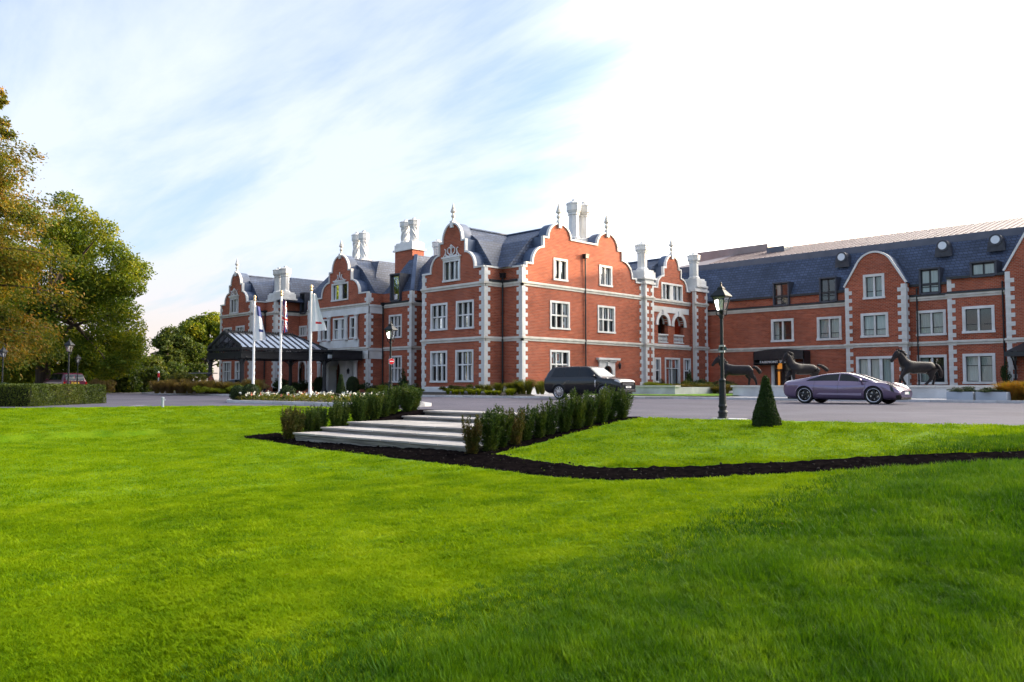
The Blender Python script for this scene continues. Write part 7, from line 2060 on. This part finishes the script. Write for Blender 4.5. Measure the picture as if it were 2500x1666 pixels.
# shrubs, grasses and flowers in the beds ------------------------------------------
def shrub_mesh(seed, mat, n=1500, L=.085, W_=.05):
    rng = np.random.default_rng(seed); bl = rblobs(seed, (0, 0, .5), (.42, .42, .42), 9, .26, .8, lo=-.5, jit=.4); v, q = crown_leaves(rng, bl, n, L, W_); v[:, 2] = np.maximum(v[:, 2], .0); o = np_mesh('foliage', v, q, mat); d = o.data; bpy.data.objects.remove(o); return d
def tuft_mesh(seed, mat, n=420, w=.012):
    rng = np.random.default_rng(seed); a = rng.random(n) * 6.283; ln = rng.uniform(.55, 1.05, n); out = rng.random(n) ** .7 * .5
    b0 = np.stack([np.cos(a) * .12 * rng.random(n), np.sin(a) * .12 * rng.random(n), np.zeros(n)], 1); m1 = b0 + np.stack([np.cos(a) * out * .35, np.sin(a) * out * .35, ln * .65], 1); t1 = b0 + np.stack([np.cos(a) * out, np.sin(a) * out, ln], 1)
    sd = np.stack([-np.sin(a), np.cos(a), np.zeros(n)], 1) * w
    v = np.stack([b0 - sd, b0 + sd, m1 + sd, m1 - sd, t1 + sd * .3, t1 - sd * .3], 1).reshape(-1, 3); i = np.arange(n) * 6; q = np.concatenate([np.stack([i, i + 1, i + 2, i + 3], 1), np.stack([i + 3, i + 2, i + 4, i + 5], 1)]); o = np_mesh('blades', v, q, mat); d = o.data; bpy.data.objects.remove(o); return d
SH = {k: [shrub_mesh(60 + i * 7 + j, m_) for j in range(2)] for i, (k, m_) in enumerate((('mix', SHRUBLEAF), ('dark', TOPILEAF), ('lime', LIMELEAF), ('straw', STRAW)))}
TU = {'straw': tuft_mesh(1, STRAW), 'red': tuft_mesh(2, REDGRASS, 700, .010), 'lime': tuft_mesh(3, LIMELEAF), 'mix': tuft_mesh(4, SHRUBLEAF)}
_rs = random.Random(9)
def plant(kind, form, px_, d_, z, w_, h_, label, group):
    x, y = rd((px_ - 1250) / 2000 * d_, d_); nm = {'shrub': 'shrub', 'tuft': 'ornamental_grass'}[form]
    me = (SH[kind][_rs.randrange(2)] if form == 'shrub' else TU[kind]); o = link(nm, me); o.location = (x, y, z); o.rotation_euler = (0, 0, _rs.random() * 6.28); o.scale = (w_, w_, h_); return tag(o, label, {'shrub': 'shrub', 'tuft': 'grass'}[form], group)
def row(kind, form, x0, x1, dfun, z, w_, h_, n, label, group, jit=8):
    for k in range(n):
        px_ = x0 + (x1 - x0) * (k + .5) / n + _rs.uniform(-jit, jit); plant(kind, form, px_, dfun(px_) + _rs.uniform(-.5, .5), z, w_ * _rs.uniform(.75, 1.25), h_ * _rs.uniform(.75, 1.25), label, group)
dY = lambda Y: (lambda px_: Y * 2 * S2 / (1 + (px_ - 1250) / 2000))      # depth of a pixel column on the plane y = Y
row('lime', 'tuft', 1088, 1255, dY(37.6), .14, .7, .38, 13, 'low lime-green grass edging the bed under the mansion gable', 'lime edging under the gable', 5)
row('mix', 'shrub', 1075, 1190, dY(39.2), .2, .9, .55, 8, 'low mixed shrub against the plinth of the large gable', 'shrubs against the gable plinth')
row('mix', 'tuft', 1190, 1330, dY(39.0), .2, 1.0, .85, 10, 'wispy grass clump at the re-entrant corner beside the downpipe', 'wispy grasses by the downpipe corner')
row('dark', 'shrub', 890, 1020, dY(42.5), .1, 1.4, .9, 7, 'dark shrub at the foot of the recessed link with the lamp post in front', 'dark shrubs below the recessed link')
row('lime', 'shrub', 900, 1030, dY(39.0), .1, 1.3, .55, 8, 'fresh green mound beside the no-entry lamp post', 'green mounds by the no-entry lamp')
row('dark', 'shrub', 672, 760, dY(40.6), .05, 1.5, 1.25, 6, 'dark shrub beside the arched window under the canopy', 'dark shrubs by the arched window')
row('straw', 'shrub', 385, 640, lambda p_: 66, .15, 1.5, .8, 20, 'dry brownish shrub in the far bed before the canopy', 'dry shrubs in the far bed', 6)
row('straw', 'tuft', 380, 640, lambda p_: 64.5, .15, 1.2, .95, 22, 'straw-coloured grass clump in the far bed before the canopy', 'straw grasses in the far bed', 6)
row('lime', 'shrub', 470, 640, lambda p_: 63.3, .12, 1.1, .55, 9, 'yellow-green mound along the front of the far bed', 'yellow-green mounds in the far bed', 9)
row('mix', 'shrub', 425, 470, lambda p_: 68, .2, 2.4, 1.9, 2, 'rounded green shrub behind the straw grasses next to the buggy', 'rounded shrubs next to the buggy')
row('straw', 'shrub', 225, 270, lambda p_: 76, 0, 1.6, 1.3, 4, 'pale pinkish dry shrub just beyond the end of the clipped hedge', 'pale dry shrubs beyond the hedge', 4)
row('mix', 'shrub', 1652, 1790, dY(52.8), .2, 1.3, .75, 12, 'bushy mixed shrub in the courtyard bed behind the grass strip', 'courtyard bed shrubs', 5)
row('straw', 'tuft', 1650, 1785, dY(52.0), .2, 1.0, .6, 9, 'brownish grass clump in the courtyard bed', 'courtyard bed grasses', 5)
row('dark', 'shrub', 1665, 1800, dY(55.5), .3, 1.2, 1.0, 7, 'dark upright shrub against the courtyard corner wall', 'dark shrubs in the courtyard corner', 5)
row('lime', 'shrub', 1578, 1640, dY(49), .62, .8, .35, 5, 'pale flowering mound on the terrace wall top', 'pale mounds on the terrace', 4)
row('red', 'tuft', 2436, 2520, dY(42.3), .1, 1.2, .7, 8, 'russet ornamental grass beside the trough planters', 'russet grasses by the planters', 4)
row('dark', 'shrub', 2322, 2372, lambda p_: 38.0, .40, .7, .26, 4, 'low dark plant growing in the trough next to the plinth', 'plants in the first trough', 3)
row('dark', 'shrub', 2392, 2450, lambda p_: 37.1, .40, .7, .26, 4, 'low dark plant growing in the trough next to the russet grass', 'plants in the second trough', 3)
for (px_, Yp, h_, lb) in ((985, 44.6, 1.9, 'thin dark climber beside the ground-floor window of the link'), (1683, 60.5, 1.8, 'thin dark climber in front of the narrow bay window'), (2455, 65.3, 2.2, 'thin dark climber on the corner by the side canopy'), (1618, 58.5, 1.0, 'small dark leafy plant beside the bay door')):
    o = plant('dark', 'shrub', px_, dY(Yp)(px_), .3, .55, h_, lb, None); o.name = 'climbing_plant'; o['category'] = 'climber'
    if 'group' in o: del o['group']
# island flower bed: low leaves with white and rust flower heads (nobody could count them)
rng = np.random.default_rng(8); isl = resample(ISL, 120); cen = isl.mean(0); n = 9000
poly = [tuple((p - cen) * .9 + cen) for p in isl]; lo_, hi_ = isl.min(0), isl.max(0)
xy = rng.uniform(lo_, hi_, (n, 2)); ok = poly_in(xy[:, 0], xy[:, 1], poly); xy = xy[ok]
z = .12 + rng.random(len(xy)) * .24; P = np.column_stack([xy, z]); v, q = surf_leaves(rng, P, np.tile((0., 0., 1.), (len(P), 1)), .12, .07)
tag(np_mesh('bed_planting', v, q, SHRUBLEAF), 'low leafy planting covering the flower island round the flagpoles', 'bedding', kind='stuff')
def heads(name, mat, n, zlo, zhi, s, lb, sel=None):
    xy = rng.uniform(lo_, hi_, (n, 2)); ok = poly_in(xy[:, 0], xy[:, 1], poly) & ((vnoise(xy[:, 0] * 1.7, xy[:, 1] * 1.7) > -.25) if sel is None else sel(xy)); xy = xy[ok]; P = np.column_stack([xy, rng.uniform(zlo, zhi, len(xy))]); v, q = surf_leaves(rng, np.repeat(P, 3, 0) + rng.normal(size=(len(P) * 3, 3)) * s * .25, np.tile((0., 0., 1.), (len(P) * 3, 1)), s, s * .9, .8); tag(np_mesh(name, v, q, mat), lb, 'flowers', kind='stuff')
heads('white_flowers', FLOWERM, 380, .33, .46, .085, 'white flower heads scattered over the flagpole island')
heads('rust_flowers', PINKM, 300, .30, .42, .08, 'rust-coloured flower heads between the white ones', lambda xy: vnoise(xy[:, 0] * 1.1 + 4, xy[:, 1] * 1.1) > .1)
# small post with a red and white top at the far bed
p = at(388, 70); MK = thing('marker_post', 'slim post with a red and white rounded top at the end of the far bed', 'post', (p[0], p[1], 0)); MB().lathe([(.05, 0), (.05, 1.5)], 8).build('post', CONC, MK); MB().lathe([(.05, 1.45), (.09, 1.55), (.09, 1.75), (.06, 1.82)], 10).build('red_band', FLAGR, MK); MB().lathe([(.06, 1.82), (.09, 1.87), (.06, 1.95), (.01, 2.0)], 10).build('white_cap', POLEW, MK)

# ------------------------------------------------------------------ grass blades
GRASS = leaf_mat('grass_blade', [(0.050, 0.120, 0.001), (0.130, 0.232, 0.001), (0.210, 0.312, 0.002), (0.30, 0.385, 0.012)], trans=.35, rough=.7, hue_scale=1.6, spec=.04)
def clump(seed, n, h, rad, w):
    rng = np.random.default_rng(seed); a = rng.random(n) * 6.283; rr_ = rad * np.sqrt(rng.random(n)); b0 = np.stack([rr_ * np.cos(a), rr_ * np.sin(a), np.full(n, -.01)], 1); an = rng.random(n) * 6.283; ln = h * rng.uniform(.5, 1.15, n); be = rng.uniform(.15, .75, n) * ln
    dx = np.stack([np.cos(an), np.sin(an), np.zeros(n)], 1); m1 = b0 + dx * (be * .35)[:, None]; m1[:, 2] += ln * .6; t1 = b0 + dx * be[:, None]; t1[:, 2] += ln * .95
    sd = np.stack([-np.sin(an), np.cos(an), np.zeros(n)], 1) * (w * rng.uniform(.7, 1.3, n))[:, None]
    v = np.stack([b0 - sd, b0 + sd, m1 + sd * .8, m1 - sd * .8, t1], 1).reshape(-1, 3); i = np.arange(n) * 5
    me = bpy.data.meshes.new('grass_clump'); me.from_pydata([tuple(p) for p in v], [], [tuple(f) for f in np.stack([i, i + 1, i + 2, i + 3], 1).tolist()] + [tuple(f) for f in np.stack([i + 3, i + 2, i + 4], 1).tolist()]); me.materials.append(GRASS); me.update(); return bpy.data.objects.new('grass_clump', me)
def scatter(name, label, P, sc, rot, src):
    me = bpy.data.meshes.new(name); me.vertices.add(len(P)); me.vertices.foreach_set('co', P.astype(np.float32).ravel())
    for nm, dt, arr in (('sc', 'FLOAT_VECTOR', sc), ('rot', 'FLOAT_VECTOR', rot)):
        at_ = me.attributes.new(nm, dt, 'POINT'); at_.data.foreach_set('vector', arr.astype(np.float32).ravel())
    me.update(); me.materials.append(GRASS); o = link(name, me)
    ng = bpy.data.node_groups.new(name, 'GeometryNodeTree'); ng.interface.new_socket('Geometry', in_out='INPUT', socket_type='NodeSocketGeometry'); ng.interface.new_socket('Geometry', in_out='OUTPUT', socket_type='NodeSocketGeometry')
    gi = ng.nodes.new('NodeGroupInput'); go = ng.nodes.new('NodeGroupOutput'); ip = ng.nodes.new('GeometryNodeInstanceOnPoints'); oi = ng.nodes.new('GeometryNodeObjectInfo'); oi.inputs['Object'].default_value = src
    m2p = ng.nodes.new('GeometryNodeMeshToPoints'); ng.links.new(gi.outputs[0], m2p.inputs[0]); ng.links.new(m2p.outputs[0], ip.inputs['Points']); ng.links.new(oi.outputs['Geometry'], ip.inputs['Instance'])
    for nm, sk in (('sc', 'Scale'), ('rot', 'Rotation')):
        na = ng.nodes.new('GeometryNodeInputNamedAttribute'); na.data_type = 'FLOAT_VECTOR'; na.inputs['Name'].default_value = nm; ng.links.new(na.outputs['Attribute'], ip.inputs[sk])
    ng.links.new(ip.outputs[0], go.inputs[0]); md = o.modifiers.new('scatter', 'NODES'); md.node_group = ng
    return tag(o, label, 'grass', kind='stuff')
rng = np.random.default_rng(21)
def pts_zone(d0, d1, dens, ang=.72):
    A = ang * (d1 * d1 - d0 * d0); n = int(A * dens); th = rng.uniform(-ang, ang, n); rho = np.sqrt(rng.uniform(d0 * d0, d1 * d1, n)); r_ = rho * np.sin(th); d = rho * np.cos(th); X = (r_ - d) * S2; Y = (r_ + d) * S2
    ok = rho < edge_rho(th) - .04
    for pg in (SOILP, ROWL, ROWR, STEPP): ok &= ~poly_in(X, Y, pg)
    return X[ok], Y[ok], r_[ok], d[ok]
def roughness(r_, d):      # long unmown grass near the viewer and up the right-hand bank
    line = d - (5.2 + 1.02 * np.clip(r_ + .8, -3, 20)); return np.clip(.5 - line / 2.2, 0, 1)
def lay(name, label, d0, d1, dens, src, hs, wide=1.0, lo=.42, part=None):
    X, Y, r_, d = pts_zone(d0, d1, dens)
    if part is not None:
        kp = (rng.random(len(X)) < roughness(r_, d)) == part; X, Y, r_, d = X[kp], Y[kp], r_[kp], d[kp]
    Z = terr(X, Y) + .012; rg = roughness(r_, d); k = hs * (lo + (1 - lo) * rg) * rng.uniform(.7, 1.25, len(X)) * (1 + .25 * vnoise(X * 1.9, Y * 1.9)); ws = wide * (.85 + .3 * rng.random(len(X)))
    scatter(name, label, np.column_stack([X, Y, Z]), np.column_stack([ws, ws, k]), np.column_stack([rng.normal(size=len(X)) * .08, rng.normal(size=len(X)) * .08, rng.random(len(X)) * 6.28]), src)
def recolour(o, m_): o.data.materials[0] = m_; return o
ROUGH = leaf_mat('rough_grass_blade', [(0.012, 0.048, 0.002), (0.036, 0.105, 0.003), (0.076, 0.165, 0.004), (0.17, 0.27, 0.02)], trans=.35, rough=.6, hue_scale=1.3, spec=.06)
lay('lawn_grass', 'mown grass blades of the lawn nearest the viewer', 2.2, 8, 850, clump(1, 26, .085, .055, .0034), 1.0, part=False)
lay('rough_grass', 'long darker unmown grass nearest the viewer and up the right-hand bank', 2.2, 8, 850, recolour(clump(4, 24, .11, .055, .0036), ROUGH), 1.0, part=True)
lay('lawn_grass', 'mown grass blades of the middle lawn below the soil bed', 8, 14, 260, clump(2, 30, .085, .10, .0042), 1.0, lo=.38, part=False)
lay('rough_grass', 'unmown darker grass on the bank below the soil bed', 8, 16, 260, recolour(clump(5, 30, .10, .10, .0044), ROUGH), 1.0, lo=.5, part=True)
lay('lawn_grass', 'short mown grass blades of the far lawn and banks up to the drive', 14, 33, 70, clump(3, 34, .075, .19, .006), 1.0, lo=.42)
# a few fallen leaves
LEAFB = noisy('fallen_leaf', (.25, .13, .06), (.40, .22, .10), rough=.8)
fl = [(1910, 1295), (2240, 1200), (2144, 1540), (1990, 1560), (400, 1280), (150, 1310), (2120, 1390), (980, 1340), (700, 1420), (2420, 1265)]
lf = MB(); lf.quad((-.035, 0, 0), (0, -.018, .008), (.04, 0, .012), (0, .02, .006)); lo_ = lf.build('leaf', LEAFB); lme = lo_.data; bpy.data.objects.remove(lo_)
for (a, b_) in fl:
    x, y = hit(a, b_); o = link('fallen_leaf', lme); o.location = (x, y, float(terr(x, y)) + .055); o.rotation_euler = (_rs.uniform(-.4, .4), _rs.uniform(-.4, .4), _rs.random() * 6); tag(o, 'small brown fallen leaf lying on the grass', 'leaf', 'fallen leaves on the lawn')

# park trees behind the viewer (they show in the windows and car paint)
pk = None; rsb = random.Random(77)
for k in range(16):
    a = R(72 + 216 * (k + rsb.uniform(-.2, .2)) / 15); rho = rsb.uniform(58, 80); x, y = rd(rho * math.sin(a), rho * math.cos(a))
    if pk is None:
        pk = broad_tree('park tree standing at the edge of the lawn behind the viewer', (x, y, -.9), 12, rblobs(90, (x, y, 5.8), (5.5, 5.5, 5.6), 26, 2.0, .75, lo=-.8), 9000, .62, .45, DARKLEAF, .45, 91); pk['group'] = 'park trees behind the viewer'
    else:
        o = copy_tree(pk); o.location = (x, y, -.9); o.rotation_euler = (0, 0, rsb.random() * 6.28); sc = rsb.uniform(.75, 1.2); o.scale = (sc, sc, sc)
